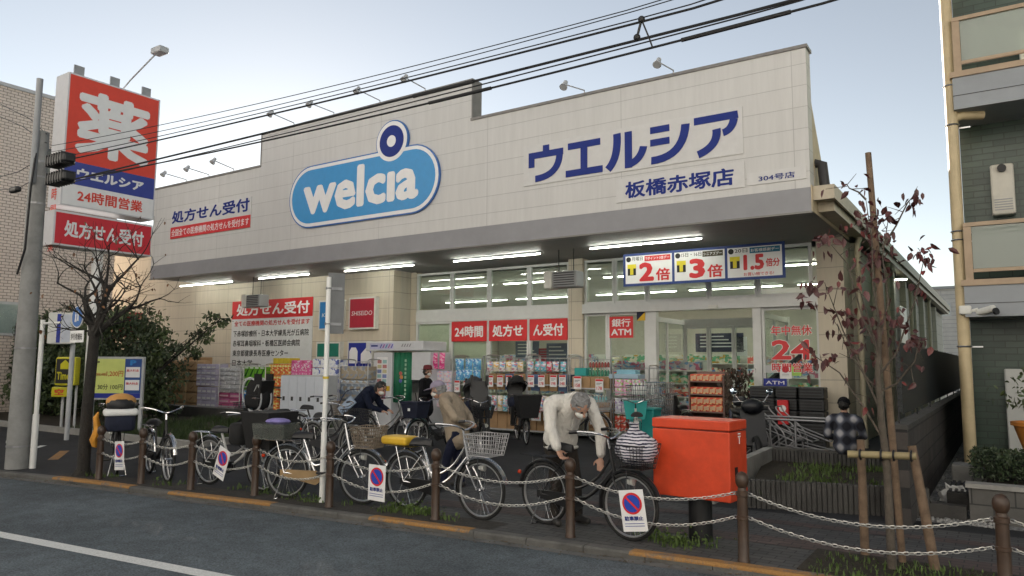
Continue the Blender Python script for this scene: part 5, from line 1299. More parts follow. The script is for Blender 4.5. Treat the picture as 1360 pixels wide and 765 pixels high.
    MB().torus(BB+V(0, -.03, 0), .075, .006, 20, 5).build('chainring', BLKPL, t)
    for ck in CRK: ck.build('crank', BLKPL, t)
    # stand, rear carrier, lamps
    sd_ = MB()
    for s in (-1, 1): sd_.tube([V(-.01, s*.065, r-.02), V(-.09, s*.12, .015)], .007, 6)
    sd_.tube([V(-.09, -.12, .012), V(-.09, .12, .012)], .007, 6); sd_.build('stand', CHROME, t)
    if rack is not None:
        rk = MB(); zr_ = 2*r+.07
        for y in (-.065, -.02, .02, .065): rk.tube([V(-.3, y, zr_), V(.17, y, zr_)], .005, 5)
        for x in (-.3, -.08, .15): rk.tube([V(x, -.07, zr_), V(x, .07, zr_)], .005, 5)
        for s in (-1, 1): rk.tube([V(-.12, s*.07, zr_), V(0, s*.062, r)], .005, 5)
        rk.build('carrier', rack, t)
    MB().lathe([(.012, 0), (.022, .01), (.022, .03)], 10, (-.345-.0, 0, r+.19), 0, Matrix.Rotation(-PI/2, 3, 'Y')).build('reflector', M('reflector_red', (.5, .04, .01), .25, .05), t)
    if lamp: MB().lathe([(.02, -.03), (.032, .0), (.036, .05)], 12, (L-.05, .07, .55), 0, Matrix.Rotation(PI/2, 3, 'Y')).build('lamp', OFFW, t, True)
    bx0, bx1, bz0, bz1 = L-.11, L+.24, .70, .93
    if basket == 'wire': b = MB(); wirebasket(b, bx0, bx1, .27, .38, bz0, bz1); b.build('basket', M('basket_wire', (.4, .4, .41), .4, .1, metal=.6), t)
    elif basket == 'dark': b = MB(); wirebasket(b, bx0, bx1, .27, .38, bz0, bz1); b.build('basket', BLKPL, t)
    elif basket == 'wicker':
        b = MB(); wirebasket(b, bx0+.03, bx1, .24, .36, bz0-.02, bz1, .0045, 6, 10); b.build('basket', M('wicker_brown', (.2, .16, .12), .8, .3, sc=30), t)
    elif basket == 'navy':
        b = MB(); taper_box(b, bx0, bx1, .32, .42, bz0-.02, bz1+.02); b.box(((bx0+bx1)/2, 0, bz1+.04), (.37, .44, .03)); b.build('basket', FABN, t); MB().box((bx1+.004, 0, .84), (.004, .06, .05)).build('badge', SIGNW, t)
    elif basket == 'big_black':
        b = MB(); taper_box(b, bx0-.06, bx1+.12, .36, .52, bz0-.12, bz1+.12); b.build('basket', FABB, t)
    elif basket == 'teal':
        b = MB(); taper_box(b, bx0, bx1+.04, .36, .46, bz0-.06, bz1+.06); b.build('basket', TEAL, t)
    if basket: MB().tube([hd0+V(.02, 0, .06), V(bx0+.02, 0, bz0)], .007, 5).tube([V(L, .06, r), V(L+.02, .09, bz0)], .005, 5).tube([V(L, -.06, r), V(L+.02, -.09, bz0)], .005, 5).build('basket_stay', CHROME, t)
    t['L'] = L; del t['L']
    return t, L
def gp(px, py): return gz(px, py)
def child_seat(t, hood, front=False, L=1.08, shell=BLKPL, canopy=FABB, ring=False, x=None):
    x = (x if x is not None else (-.12 if not front else L-.33)); z = .78 if not front else .86
    s = MB(); s.rbox((x, 0, z), (.34, .32, .07), .03)
    R = Euler((0, math.radians(-12), 0)).to_matrix(); s.box(V(x-.19, 0, z+.25), (.05, .34, .5), rot=R)
    for sd in (-1, 1): s.box(V(x-.03, sd*.17, z+.12), (.34, .03, .2)); s.box(V(x+.14, sd*.12, z-.24), (.1, .08, .42)); s.box(V(x+.2, sd*.12, z-.44), (.2, .1, .03))
    for sd in (-1, 1): s.box(V(x-.14, sd*.15, z+.52), (.16, .04, .2))
    s.build('child_seat', shell, t)
    if hood:
        c = MB(); c.ball((x-.0, 0, z+.36), (.33, .22, .30), 16, 8, 0, Euler((0, math.radians(-28), 0)).to_matrix(), half=PI*.5)
        c.tube(curve([(x-.1, -.22, z+.36), (x+.2, -.2, z+.5), (x+.26, 0, z+.54), (x+.2, .2, z+.5), (x-.1, .22, z+.36)]), .014, 6)
        c.build('hood', canopy, t, True)
        w_ = MB(); w_.rbox((x+.02, 0, z+.06), (.36, .4, .26), .07); w_.build('blanket', FABN, t, True); w_ = MB(); w_.rbox((x-.3, .05, z-.12), (.16, .34, .3), .06); w_.build('back_bag', FABB, t, True)
    if ring:
        for sd in (-1, 1):
            c = MB(); c.torus((0, 0, 0), .25, .018, 28, 8); c.v = [tuple(Euler((0, math.radians(20), 0)).to_matrix() @ V(p[0]*.9, p[1], p[2]*1.3)+V(x+.02, sd*.13, z+.22)) for p in c.v]; c.tube([V(x-.12, sd*.13, z+.45), V(x+.12, sd*.13, z-.02)], .01, 6)
            c.build('hood_frame', LGREY, t, True)
        c = MB(); c.ball((x+.01, 0, z+.22), (.25, .15, .33), 16, 10, 0, Euler((0, math.radians(20), 0)).to_matrix()); c.build('mesh_hood', FABB, t, True)
# row along the kerb
d_, L = bicycle('silver bicycle with wicker basket and purple cloth in a clear rear box', gp(391, 663), gp(468, 669), basket='wicker', guard=M('guard_tan', (.3, .2, .1), .6), saddle=SADL, rim=ALUW)
cbx = MB(); taper_box(cbx, -.42, .06, .3, .36, .735, .93, .95); cbx.build('rear_box', glass('clear_box', (.6, .58, .55), .5, .12), d_)
MB().ball((-.16, 0, .95), (.17, .13, .045), 14, 6).build('cloth_bundle', M('purple_cloth', (.2, .17, .4), .8, .3, sc=14), d_, True)
e_, L = bicycle('silver bicycle with a yellow rear box and a steel wire basket', gp(546, 677), gp(631, 690), basket='wire', guard=BLKPL, rack=CHROME)
MB().rbox((-.12, 0, .79), (.40, .26, .1), .03).build('rear_box', M('box_yellow', (.62, .38, .03), .5, .08), e_)
f_, L = bicycle('black city bicycle with a striped bag in its basket, in front of the old man', gp(722, 696), gp(839, 719), frame=M('frame_black', (.014, .014, .015), .3, .2), fender=M('frame_black', (.014, .014, .015), .3, .2), basket='dark', guard=BLKPL, rack=BLKPL, hseat=.84)
STRIPE = M('bag_dark', (.03, .03, .06), .7)
def stripes(name):
    m, t_, p = _new(name); N = t_.nodes; Lk = t_.links
    tc = N.new('ShaderNodeTexCoord'); wv = N.new('ShaderNodeTexWave'); wv.bands_direction = 'Z'; wv.inputs['Scale'].default_value = 11; wv.inputs['Distortion'].default_value = 3.5; wv.inputs['Detail'].default_value = 2
    Lk.new(tc.outputs['Object'], wv.inputs['Vector']); cr = N.new('ShaderNodeValToRGB'); cr.color_ramp.interpolation = 'CONSTANT'
    cr.color_ramp.elements[0].color = (.02, .02, .05, 1); cr.color_ramp.elements[1].position = .42; cr.color_ramp.elements[1].color = (.6, .58, .62, 1)
    Lk.new(wv.outputs['Fac'], cr.inputs[0]); Lk.new(cr.outputs[0], p.inputs['Base Color']); p.inputs['Roughness'].default_value = .75; return m
bagp = f_.matrix_basis @ V(L+.08, 0, .75)
t = thing('striped_bag', 'knotted navy and white striped cloth bag sitting in the black bicycle basket', 'bag', bagp, f_.rotation_euler.z)
b = MB(); b.ball((0, 0, .14), (.21, .19, .17), 18, 12).lathe([(.1, .24), (.05, .31), (.035, .345), (.06, .38)], 10, (-.03, 0, 0))
for i, v in enumerate(b.v): b.v[i] = (v[0]+.012*math.sin(v[2]*60+v[1]*20), v[1]+.012*math.sin(v[0]*50), v[2]+.008*math.sin(v[0]*70+v[1]*30))
b.build('bag', stripes('bag_stripes'), t, True)
c_, L = bicycle('silver fendered bicycle with a huge black front basket cover, behind the tilted placard', gp(279, 644), gp(345, 653), frame=M('frame_white', (.45, .45, .45), .35, .1), basket='big_black', guard=BLKPL, hseat=.78)
MB().rbox((.68, 0, .74), (.24, .34, .3), .05).build('front_seat_cover', FABB, c_, True)
b_, L = bicycle('dark bicycle with pale handlebar seen nearly end on, behind the second bollard', gp(196, 628), gp(224, 642), frame=BLACK, fender=CHROME, basket=None, guard=BLKPL, steer=.2, grip=OFFW)
a_, L = bicycle('bicycle seen from behind with a white and orange wrapped child seat', gp(156, 637), gp(150, 616), frame=DGREY, fender=BLKPL, basket='dark', rack=BLKPL)
MB().rbox((-.16, 0, .80), (.34, .40, .26), .06).build('seat_cover', FABN, a_, True); MB().rbox((-.17, 0, .95), (.36, .46, .10), .035).build('white_flap', WHITE, a_, True)
MB().ball((-.14, 0, 1.05), (.19, .2, .15), 14, 8).build('black_hood', BLACK, a_, True); MB().ball((-.10, 0, 1.10), (.2, .21, .125), 14, 8).build('orange_top', M('cover_orange', (.5, .25, .07), .7, .2), a_, True)
bp = a_.matrix_basis @ V(-.05, .3, .45); t = thing('orange_bag', 'limp orange bag hung at the side of the wrapped child seat bicycle', 'bag', bp, a_.rotation_euler.z)
b = MB(); b.lathe([(.02, .5), (.08, .42), (.11, .25), (.13, .1), (.09, 0), (.02, -.02)], 12)
b.v = [(x*1.1, y*.5+.02*math.sin(z*20), z) for x, y, z in b.v]; b.build('bag', M('bag_orange', (.6, .26, .03), .7, .2, sc=8), t, True)
# second row
h_b, L = bicycle('silver low step bicycle standing before the photo booth', gp(485, 593), gp(541, 597), basket=None, guard=LGREY)
g_b, L = bicycle('grey bicycle with a brown basket in the back row, left of the navy dressed woman', gp(396, 592), gp(449, 596), basket='wicker', frame=DGREY, fender=ALUW)
i_b, L = bicycle('bicycle with a large navy front basket cover, left of the man in beige', gp(600, 597), gp(557, 603), basket='navy', frame=DGREY, fender=CHROME)
k_b, L = bicycle('white bicycle with a teal basket cover beside the red box', gp(850, 622), gp(842, 592), basket='teal', frame=OFFW, fender=OFFW, guard=OFFW)
k2 = MB(); k2.rbox((-.25, 0, .62), (.1, .6, .62), .02); 
j1, L = bicycle('black electric bicycle with a grey hooded child seat, left of the two hooded ones', gp(622, 590), gp(651, 614), frame=BLACK, fender=BLKPL, basket='dark', guard=BLKPL, rack=BLKPL, r=.28)
child_seat(j1, True, canopy=FABG); child_seat(j1, False, True, L)
j2, L = bicycle('black electric bicycle with a half folded hooded child seat, right of the two hooded ones', gp(680, 580), gp(708, 596), frame=BLACK, fender=BLKPL, basket='big_black', guard=BLKPL, rack=BLKPL, r=.28)
child_seat(j2, True, canopy=FABB)
MB().box((L+.30, 0, .86), (.004, .12, .12)).build('badge', OFFW, j2)
m_b, L = bicycle('dark bicycle with a hoop framed child seat, behind the silver fendered one', gp(383, 604), gp(332, 600), frame=BLACK, fender=BLKPL, basket='dark', guard=BLKPL, rack=BLKPL)
child_seat(m_b, False, True, L, ring=True, x=L-.2)
n_b, L = bicycle('plain dark bicycle behind the scooter and red box', gp(912, 590), gp(880, 584), frame=BLACK, basket='wire', fender=BLKPL)
q_b, L = bicycle('grey bicycle at the back behind the old man in white', gp(745, 586), gp(790, 590), frame=DGREY, basket='wire', fender=CHROME)
r_b, L = bicycle('dark city bicycle hidden behind the man in beige, pointing away', gp(618, 602), gp(606, 588), frame=BLACK, basket='dark', fender=CHROME)
s_b, L = bicycle('dark bicycle with a wire basket behind the white pole, back row', gp(420, 612), gp(462, 618), frame=DGREY, basket='dark', fender=ALUW)
# ---------------------------------------------------------------- scooter behind the red box
s0 = gz(986, 606); 
t = thing('scooter', 'dark motor scooter with round mirrors half hidden behind the red box', 'scooter', s0, math.radians(-62))
for x in (0, 1.2):
    wo = MB().lathe([(.05, -.05), (.14, -.04), (.14, .04), (.05, .05)], 16, (x, 0, .25), 0, Matrix.Rotation(PI/2, 3, 'X')).build('wheel', DULL, t, True); MB().torus((x, 0, .25), .19, .055, 24, 8).build('tyre', RUB, wo, True)
SC = M('scooter_black', (.008, .009, .012), .45, .1); SCN = M('scooter_navy', (.012, .022, .05), .45, .1)
b = MB(); b.rbox((.1, 0, .55), (.75, .32, .34), .09).rbox((.02, 0, .74), (.62, .28, .12), .05); b.build('rear_body', SC, t, True)
MB().rbox((-.0, 0, .84), (.62, .3, .1), .045).build('seat', SADL, t, True)
MB().rbox((.62, 0, .3), (.5, .32, .08), .03).build('foot_board', BLKPL, t)
fsh = MB(); fsh.box((.98, 0, .6), (.08, .42, .62), rot=Euler((0, math.radians(-18), 0)).to_matrix()); fsh.ball((.95, 0, .98), (.15, .2, .14), 14, 8); fsh.build('front_shield', SC, t, True)
MB().rbox((-.28, 0, .62), (.1, .34, .5), .04).build('tail_panel', SCN, t, True)
hbm = MB()
for s in (-1, 1): hbm.tube(curve([(.95, 0, 1.0), (.92, s*.15, 1.06), (.85, s*.32, 1.05)]), .014, 7); hbm.tube([(.93, s*.2, 1.06), (.92, s*.3, 1.2)], .006, 5)
hbm.build('handlebar', CHROME, t, True)
mr_ = MB()
for s in (-1, 1): mr_.lathe([(.005, -.01), (.055, -.006), (.06, .008), (.05, .014), (.002, .014)], 14, (.92, s*.31, 1.24), 0, Matrix.Rotation(-PI/2, 3, 'Y'))
mr_.build('mirror', M('mirror_glass', (.5, .62, .75), .05, .02, metal=1), t, True)
MB().rbox((-.12, 0, 1.02), (.2, .26, .2), .07).build('helmet_box', SC, t, True)
# ================================================================= people
def cloth(name, col, sc=9, depth=.05):
    """woven cloth with soft folds that run slantwise"""
    if name in _mats: return _mats[name]
    m = M(name, col, .85, .14, sc=4); t = m.node_tree; N = t.nodes; L = t.links; p = N['Principled BSDF']; tc = N.new('ShaderNodeTexCoord')
    mp = N.new('ShaderNodeMapping'); mp.inputs['Rotation'].default_value = (.5, .4, .3); mp.inputs['Scale'].default_value = (1, 1.3, .45); L.new(tc.outputs['Object'], mp.inputs[0])
    n = N.new('ShaderNodeTexNoise'); n.inputs['Scale'].default_value = sc; n.inputs['Detail'].default_value = 3; n.inputs['Distortion'].default_value = 1.2; L.new(mp.outputs[0], n.inputs['Vector'])
    r = N.new('ShaderNodeMath'); r.operation = 'SUBTRACT'; r.inputs[1].default_value = .5; L.new(n.outputs[0], r.inputs[0]); a = N.new('ShaderNodeMath'); a.operation = 'ABSOLUTE'; L.new(r.outputs[0], a.inputs[0])
    b = N.new('ShaderNodeBump'); b.inputs['Strength'].default_value = .9; b.inputs['Distance'].default_value = depth; L.new(a.outputs[0], b.inputs['Height']); L.new(b.outputs[0], p.inputs['Normal']); p.inputs['Specular IOR Level'].default_value = .2
    return m
def person(name, label, loc, rz, prims, mats, vox=.012, face=None, extra=None):
    """one continuous body: limbs given as tapered capsules (a, b, ra, rb, material) and ellipsoids, fused by a voxel surface"""
    t = thing(name, label, 'person', loc, rz)
    mb = MB()
    for p in prims:
        if p[0] == 'c':
            _, a, b, ra, rb, m = p; a, b = Vector(a), Vector(b); mb.tube([a, a.lerp(b, .5), b], [ra, (ra+rb)/2, rb], 14, m); mb.ball(a, ra, 14, 8, m); mb.ball(b, rb, 14, 8, m)
        else:
            _, c, r, m, R = p; mb.ball(c, r, 16, 12, m, R)
    o = mb.build('tmp_body', mats, None); 
    md = o.modifiers.new('r', 'REMESH'); md.mode = 'VOXEL'; md.voxel_size = vox
    sm_ = o.modifiers.new('s', 'SMOOTH'); sm_.factor = .5; sm_.iterations = 5
    dg = bpy.context.evaluated_depsgraph_get(); dg.update(); me = bpy.data.meshes.new_from_object(o.evaluated_get(dg))
    bpy.data.objects.remove(o); me.materials.clear()
    for m in mats: me.materials.append(m)
    def sd(p, q):
        if p[0] == 'c':
            a, b = Vector(p[1]), Vector(p[2]); ab = b-a; u = max(0, min(1, (q-a).dot(ab)/max(ab.dot(ab), 1e-9))); return (q-a-ab*u).length-(p[3]+(p[4]-p[3])*u)
        c, r = Vector(p[1]), p[2]; R = p[4]; d = q-c
        if R is not None: d = R.transposed() @ d
        k = V(d.x/r[0], d.y/r[1], d.z/r[2]).length; return (k-1)*min(r)
    for f in me.polygons:
        q = f.center; best = min(((sd(p, q), i) for i, p in enumerate(prims)))[1]; pr = prims[best]; f.material_index = pr[5] if pr[0] == 'c' else pr[3]; f.use_smooth = True
    ob = bpy.data.objects.new('body', me); COL.objects.link(ob); ob.parent = t
    if extra: extra(t)
    return t
def head_prims(c, d, up, skin, r=.105):
    """skull, jaw, nose and ears on a head centred at c looking along d"""
    c, d, up = Vector(c), Vector(d).normalized(), Vector(up).normalized(); s = d.cross(up).normalized(); up = s.cross(d)
    R = Matrix((d, s, up)).transposed()
    def w(x, y, z): return c+d*x+s*y+up*z
    return [('e', w(-.01, 0, .02), (.098, .078, .1), skin, R), ('e', w(.035, 0, -.055), (.062, .056, .068), skin, R), ('c', w(.085, 0, .0), w(.108, 0, -.03), .011, .015, skin), ('e', w(-.005, .078, -.01), (.02, .012, .033), skin, R), ('e', w(-.005, -.078, -.01), (.02, .012, .033), skin, R)], w, R
def hand_prims(wr, d, nrm, skin, curl=.5, k=1.0, side=1):
    """palm, four unequal bent fingers and a thumb leaving the side of the palm"""
    wr, d, n = Vector(wr), Vector(d).normalized(), Vector(nrm).normalized(); s = d.cross(n).normalized()*side; out = []
    pc = wr+d*.05*k; out.append(('e', pc, (.05*k, .04*k, .018*k), skin, Matrix((d, s, d.cross(s))).transposed()))
    for i, (o, l) in enumerate(((-.03, .065), (-.011, .078), (.01, .073), (.029, .056))):
        b = wr+d*.085*k+s*o*k; j = b+(d*math.cos(curl)+n*math.sin(curl))*l*.5*k; e = j+(d*math.cos(curl*2.1)+n*math.sin(curl*2.1))*l*.5*k
        out += [('c', b, j, .0095*k, .009*k, skin), ('c', j, e, .009*k, .0075*k, skin)]
    b = wr+d*.025*k-s*.03*k; j = b+(d*.6-s*.8+n*.3).normalized()*.04*k; e = j+(d*.95-s*.15+n*.4).normalized()*.032*k
    out += [('c', b, j, .013*k, .0105*k, skin), ('c', j, e, .0105*k, .0085*k, skin)]
    return out
def eyes(w, t):
    e = MB()
    for s in (-1, 1): e.ball(w(.083, s*.033, .012), (.011, .012, .009), 8, 6)
    e.build('eyes', M('eye_dark', (.03, .02, .015), .3), t, True)
def mask(w, R, t, col=OFFW):
    m = MB(); m.ball(w(.045, 0, -.048), (.064, .06, .05), 16, 10, 0, R); m.build('face_mask', col, t, True)
def hairpart(w, R, t, m, back=True, lift=0):
    h = MB(); h.ball(w(-.028, 0, .034+lift), (.103, .088, .102), 26, 18, 0, R)
    h.v = [tuple(Vector(v)+V(random.gauss(0, .007), random.gauss(0, .007), random.gauss(0, .007))) for v in h.v]
    h.build('hair', m, t, True)
JW = cloth('jacket_white', (.6, .58, .54)); TRD = cloth('trousers_dark', (.035, .03, .026))
SHOE = M('shoe', (.03, .028, .026), .6, .2); HAIRG = M('hair_grey', (.22, .22, .22), .7, .35, sc=25, bump=.6, bsc=60); HAIRK = M('hair_black', (.012, .011, .01), .5, .3, sc=20, bump=.5)
BEI = cloth('jacket_beige', (.3, .245, .185)); TRN = cloth('trousers_navy', (.012, .015, .035))
NVC = cloth('coat_navy', (.008, .012, .028)); BKC = cloth('coat_black', (.008, .008, .01))
# local frame of every figure: +x is the way the chest faces, y to its left, z up
def legs(xf, hip, spread, m, sh, bend=.0, step=0.0):
    P = []
    for s in (-1, 1):
        h = V(hip[0], s*.09, hip[2]); k = V(hip[0]*.45+bend+s*step*.5, s*spread*.8, hip[2]*.52); a = V(s*step, s*spread, .09)
        P += [('c', h, k, .092, .066, m), ('c', k, a, .064, .048, m), ('c', a+V(-.02, 0, -.04), a+V(.15, s*.03, -.045), .045, .036, sh)]
    return P
# old man in white, bent over the black bicycle
om = gz(745, 698); om = V(om.x, om.y+.12, 0)
hd = V(.32, .0, 1.22)
hp_, w_, R_ = head_prims(hd, (.7, .12, -.75), (.7, 0, .7), 2)
pr = legs(0, (-.16, 0, .83), .13, 1, 3, .06) + [
    ('e', V(-.14, 0, .86), (.16, .185, .17), 0, None), ('c', V(-.12, 0, .92), V(-.02, 0, 1.10), .16, .16, 0), ('c', V(-.02, 0, 1.08), V(.09, 0, 1.21), .16, .145, 0),
    ('c', V(.08, -.16, 1.25), V(.08, .16, 1.25), .09, .09, 0), ('c', V(.13, 0, 1.23), V(.26, .0, 1.23), .07, .06, 2),
    ('c', V(.08, -.22, 1.24), V(.2, -.27, 1.0), .07, .058, 0), ('c', V(.2, -.27, 1.0), V(.30, -.25, .83), .062, .048, 0),
    ('c', V(.08, .22, 1.24), V(.24, .26, .98), .07, .058, 0), ('c', V(.24, .26, .98), V(.3, .23, .74), .062, .046, 0)] + hp_
pr += hand_prims((.305, -.245, .80), (.25, .35, -.75), (.5, .3, .3), 2, .7, 1.0, 1) + hand_prims((.305, .22, .70), (.3, -.15, -.9), (.6, -.3, 0), 2, .6, 1, -1)
def ex(t):
    hairpart(w_, R_, t, HAIRG); eyes(w_, t); mask(w_, R_, t); MB().torus(V(.17, .015, 1.265), .082, .022, 18, 8, axis='x').build('collar', JW, t, True)
    MB().box((.165, .09, 1.1), (.015, .08, .012)).build('pocket_tab', BLACK, t); MB().tube(curve([(.2, .0, 1.2), (.175, -.005, 1.1), (.13, -.005, .98), (.05, 0, .84)]), .007, 5).build('placket', JW, t, True)
    MB().torus((-.13, 0, .775), .165, .016, 24, 8, axis='z').build('hem', JW, t, True)
person('person', 'grey haired old man in a white jacket bent over the black bicycle saddle', om, math.radians(-34), pr, [JW, TRD, SKIN, SHOE], .0085, extra=ex).scale = (1.05, 1.08, 1.03)
# man in beige with a cap, leaning forward, hands behind
bm = gz(601, 648)
hd = V(.25, 0, 1.40); hp_b, wb_, Rb_ = head_prims(hd, (1, .05, -.3), (.3, 0, 1), 2)
pr = legs(0, (-.08, 0, .80), .1, 1, 3, .05, .1) + [
    ('e', V(-.08, 0, .85), (.155, .18, .17), 0, None), ('c', V(-.07, 0, .72), V(-.01, 0, 1.05), .175, .172, 0), ('c', V(-.01, 0, 1.05), V(.07, 0, 1.23), .172, .155, 0),
    ('c', V(.06, -.15, 1.24), V(.06, .15, 1.24), .09, .09, 0), ('c', V(.11, 0, 1.27), V(.2, 0, 1.35), .065, .058, 2),
    ('c', V(.05, -.21, 1.24), V(-.12, -.29, 1.02), .078, .064, 0), ('c', V(-.12, -.29, 1.02), V(-.24, -.1, .93), .062, .046, 0),
    ('c', V(.05, .21, 1.24), V(-.12, .29, 1.02), .078, .064, 0), ('c', V(-.12, .29, 1.02), V(-.25, .1, .93), .062, .046, 0)] + hp_b
pr += hand_prims((-.245, -.09, .92), (-.2, .9, -.1), (-.6, 0, -.3), 2, .5, 1, 1) + hand_prims((-.26, .09, .92), (-.2, -.9, -.1), (-.6, 0, -.3), 2, .5, 1, -1)
def ex(t):
    hairpart(wb_, Rb_, t, HAIRG, lift=-.035); eyes(wb_, t); mask(wb_, Rb_, t)
    c = MB(); c.ball(wb_(-.012, 0, .055), (.112, .095, .085), 18, 8, 0, Rb_, half=PI*.55); c.build('cap', M('cap_mauve', (.27, .235, .31), .8, .1), t, True)
    pe = MB(); pe.ball(wb_(.115, 0, .045), (.095, .078, .012), 16, 6, 0, Rb_); pe.build('cap_peak', M('cap_mauve', (.17, .15, .19), .8, .1), t, True)
person('person', 'man in beige jacket, mauve cap and mask stooping forward with hands behind his back', bm, math.radians(198), pr, [BEI, TRN, SKIN, SHOE], .009, extra=ex).scale = (.97, .97, .95)
# woman in black coat and dark red hat, standing at the racks
wm = gz(564, 579)
hd = V(.06, 0, 1.50); hp_c, wc_, Rc_ = head_prims(hd, (1, -.1, -.15), (.1, 0, 1), 2)
pr = legs(0, (0, 0, .82), .09, 1, 3) + [('c', V(0, 0, .62), V(0, 0, .95), .2, .165, 0), ('c', V(0, 0, .95), V(0, 0, 1.22), .165, .15, 0), ('c', V(0, -.13, 1.27), V(0, .13, 1.27), .085, .085, 0), ('c', V(.01, 0, 1.3), V(.04, 0, 1.42), .055, .05, 2),
    ('c', V(0, -.19, 1.25), V(.04, -.25, .98), .075, .06, 0), ('c', V(.04, -.25, .98), V(.24, -.2, 1.0), .058, .045, 0), ('c', V(0, .19, 1.25), V(.04, .25, .98), .075, .06, 0), ('c', V(.04, .25, .98), V(.22, .18, .9), .058, .045, 0)] + hp_c
pr += hand_prims((.25, -.2, 1.0), (1, .2, .1), (0, .3, -1), 2, .5, .9, 1) + hand_prims((.23, .18, .89), (1, -.2, -.1), (0, .3, -1), 2, .5, .9, -1)
def ex(t):
    hairpart(wc_, Rc_, t, HAIRK, lift=-.03); eyes(wc_, t); mask(wc_, Rc_, t)
    c = MB(); c.lathe([(.16, .06), (.125, .05), (.11, .07), (.105, .12), (.085, .155), (.02, .165)], 18, wc_(-.012, 0, 0)); c.build('hat', M('hat_red', (.14, .02, .025), .85, .15), t, True)
person('person', 'woman in black coat and dark red hat standing beside the photo booth', wm, math.radians(10), pr, [BKC, BKC, SKIN, SHOE], .011, extra=ex)
# woman in navy leaning over the low step bicycle
nm_ = gz(458, 606); nm_ = V(nm_.x, nm_.y+.25, 0)
hd = V(.50, 0, 1.22); hp_d, wd_, Rd_ = head_prims(hd, (.85, -.2, -.5), (.5, 0, .85), 2)
pr = legs(0, (.06, 0, .80), .1, 1, 3, .04) + [('e', V(.06, 0, .82), (.17, .19, .18), 0, None), ('c', V(.05, 0, .48), V(.06, 0, .88), .21, .175, 0), ('c', V(.06, 0, .88), V(.27, 0, 1.13), .17, .15, 0), ('c', V(.28, -.13, 1.14), V(.28, .13, 1.14), .085, .085, 0), ('c', V(.34, 0, 1.15), V(.44, 0, 1.19), .055, .05, 2),
    ('c', V(.28, -.18, 1.13), V(.4, -.22, .9), .072, .06, 0), ('c', V(.4, -.22, .9), V(.58, -.16, .84), .058, .045, 0), ('c', V(.28, .18, 1.13), V(.4, .22, .9), .072, .06, 0), ('c', V(.4, .22, .9), V(.56, .15, .84), .058, .045, 0)] + hp_d
pr += hand_prims((.59, -.155, .835), (.9, .2, -.25), (.1, .2, -1), 2, .5, .9, 1) + hand_prims((.57, .145, .835), (.9, -.2, -.25), (.1, .2, -1), 2, .5, .9, -1)
def ex(t):
    hairpart(wd_, Rd_, t, HAIRK); hb2 = MB(); hb2.ball(wd_(-.07, 0, -.03), (.075, .085, .12), 14, 10, 0, Rd_); hb2.build('long_hair', HAIRK, t, True); eyes(wd_, t); mask(wd_, Rd_, t)
person('person', 'woman in a long navy coat leaning over the saddle of the low step bicycle', nm_, math.radians(18), pr, [NVC, NVC, SKIN, SHOE], .011, extra=ex)
sb = nm_+V(.07, -.3, .92)
t = thing('shoulder_bag', 'pale blue flat bag hanging across the back of the woman in navy', 'bag', sb, math.radians(18)); MB().box((0, 0, 0), (.34, .05, .16), rot=Euler((0, math.radians(-42), 0)).to_matrix()).build('pouch', M('bag_blue', (.3, .38, .5), .6, .1), t); MB().tube(curve([(-.2, 0, -.05), (-.05, .05, .25), (.2, .1, .3)]), .008, 5).build('strap', NAVY, t)
# seated figure in plaid, seen from behind
pm = gz(1108, 606, .46); pm = V(pm.x, pyb+.04, .47)
PLAID = None
def plaid(name):
    m, t_, p = _new(name); N = t_.nodes; Lk = t_.links; tc = N.new('ShaderNodeTexCoord'); sp = N.new('ShaderNodeSeparateXYZ'); Lk.new(tc.outputs['Object'], sp.inputs[0])
    outs = []
    for ax_, sc_ in (('Y', 30), ('Z', 27)):
        mu = N.new('ShaderNodeMath'); mu.operation = 'MULTIPLY'; mu.inputs[1].default_value = sc_; Lk.new(sp.outputs[ax_], mu.inputs[0]); sn = N.new('ShaderNodeMath'); sn.operation = 'SINE'; Lk.new(mu.outputs[0], sn.inputs[0]); outs.append(sn)
    ad = N.new('ShaderNodeMath'); ad.operation = 'ADD'; Lk.new(outs[0].outputs[0], ad.inputs[0]); Lk.new(outs[1].outputs[0], ad.inputs[1])
    cr = N.new('ShaderNodeValToRGB'); mr = N.new('ShaderNodeMapRange'); mr.inputs[1].default_value = -2; mr.inputs[2].default_value = 2; Lk.new(ad.outputs[0], mr.inputs[0])
    e = cr.color_ramp.elements; e[0].color = (.012, .013, .02, 1); e[0].position = .3; e[1].position = .9; e[1].color = (.42, .42, .44, 1); x = e.new(.62); x.color = (.08, .09, .12, 1)
    Lk.new(mr.outputs[0], cr.inputs[0]); Lk.new(cr.outputs[0], p.inputs['Base Color']); p.inputs['Roughness'].default_value = .9; return m
hd = V(.06, 0, .76); hp_e, we_, Re_ = head_prims(hd, (1, 0, -.3), (.3, 0, 1), 2)
pr = [('e', V(0, 0, .08), (.17, .2, .13), 0, None), ('c', V(0, 0, .08), V(.02, 0, .32), .185, .18, 0), ('c', V(.02, 0, .32), V(.04, 0, .48), .18, .165, 0), ('c', V(.03, -.16, .53), V(.03, .16, .53), .085, .085, 0), ('c', V(.04, 0, .55), V(.05, 0, .68), .06, .055, 2),
      ('c', V(.03, -.22, .5), V(.08, -.29, .24), .082, .066, 0), ('c', V(.08, -.29, .24), V(.26, -.16, .16), .062, .05, 0), ('c', V(.03, .22, .5), V(.08, .29, .24), .082, .066, 0), ('c', V(.08, .29, .24), V(.26, .16, .16), .062, .05, 0)] + hp_e
for s in (-1, 1): pr += [('c', V(.02, s*.1, .06), V(.40, s*.13, .06), .085, .068, 1), ('c', V(.40, s*.13, .06), V(.42, s*.13, -.36), .064, .05, 1), ('c', V(.40, s*.13, -.41), V(.56, s*.15, -.415), .045, .036, 3)]
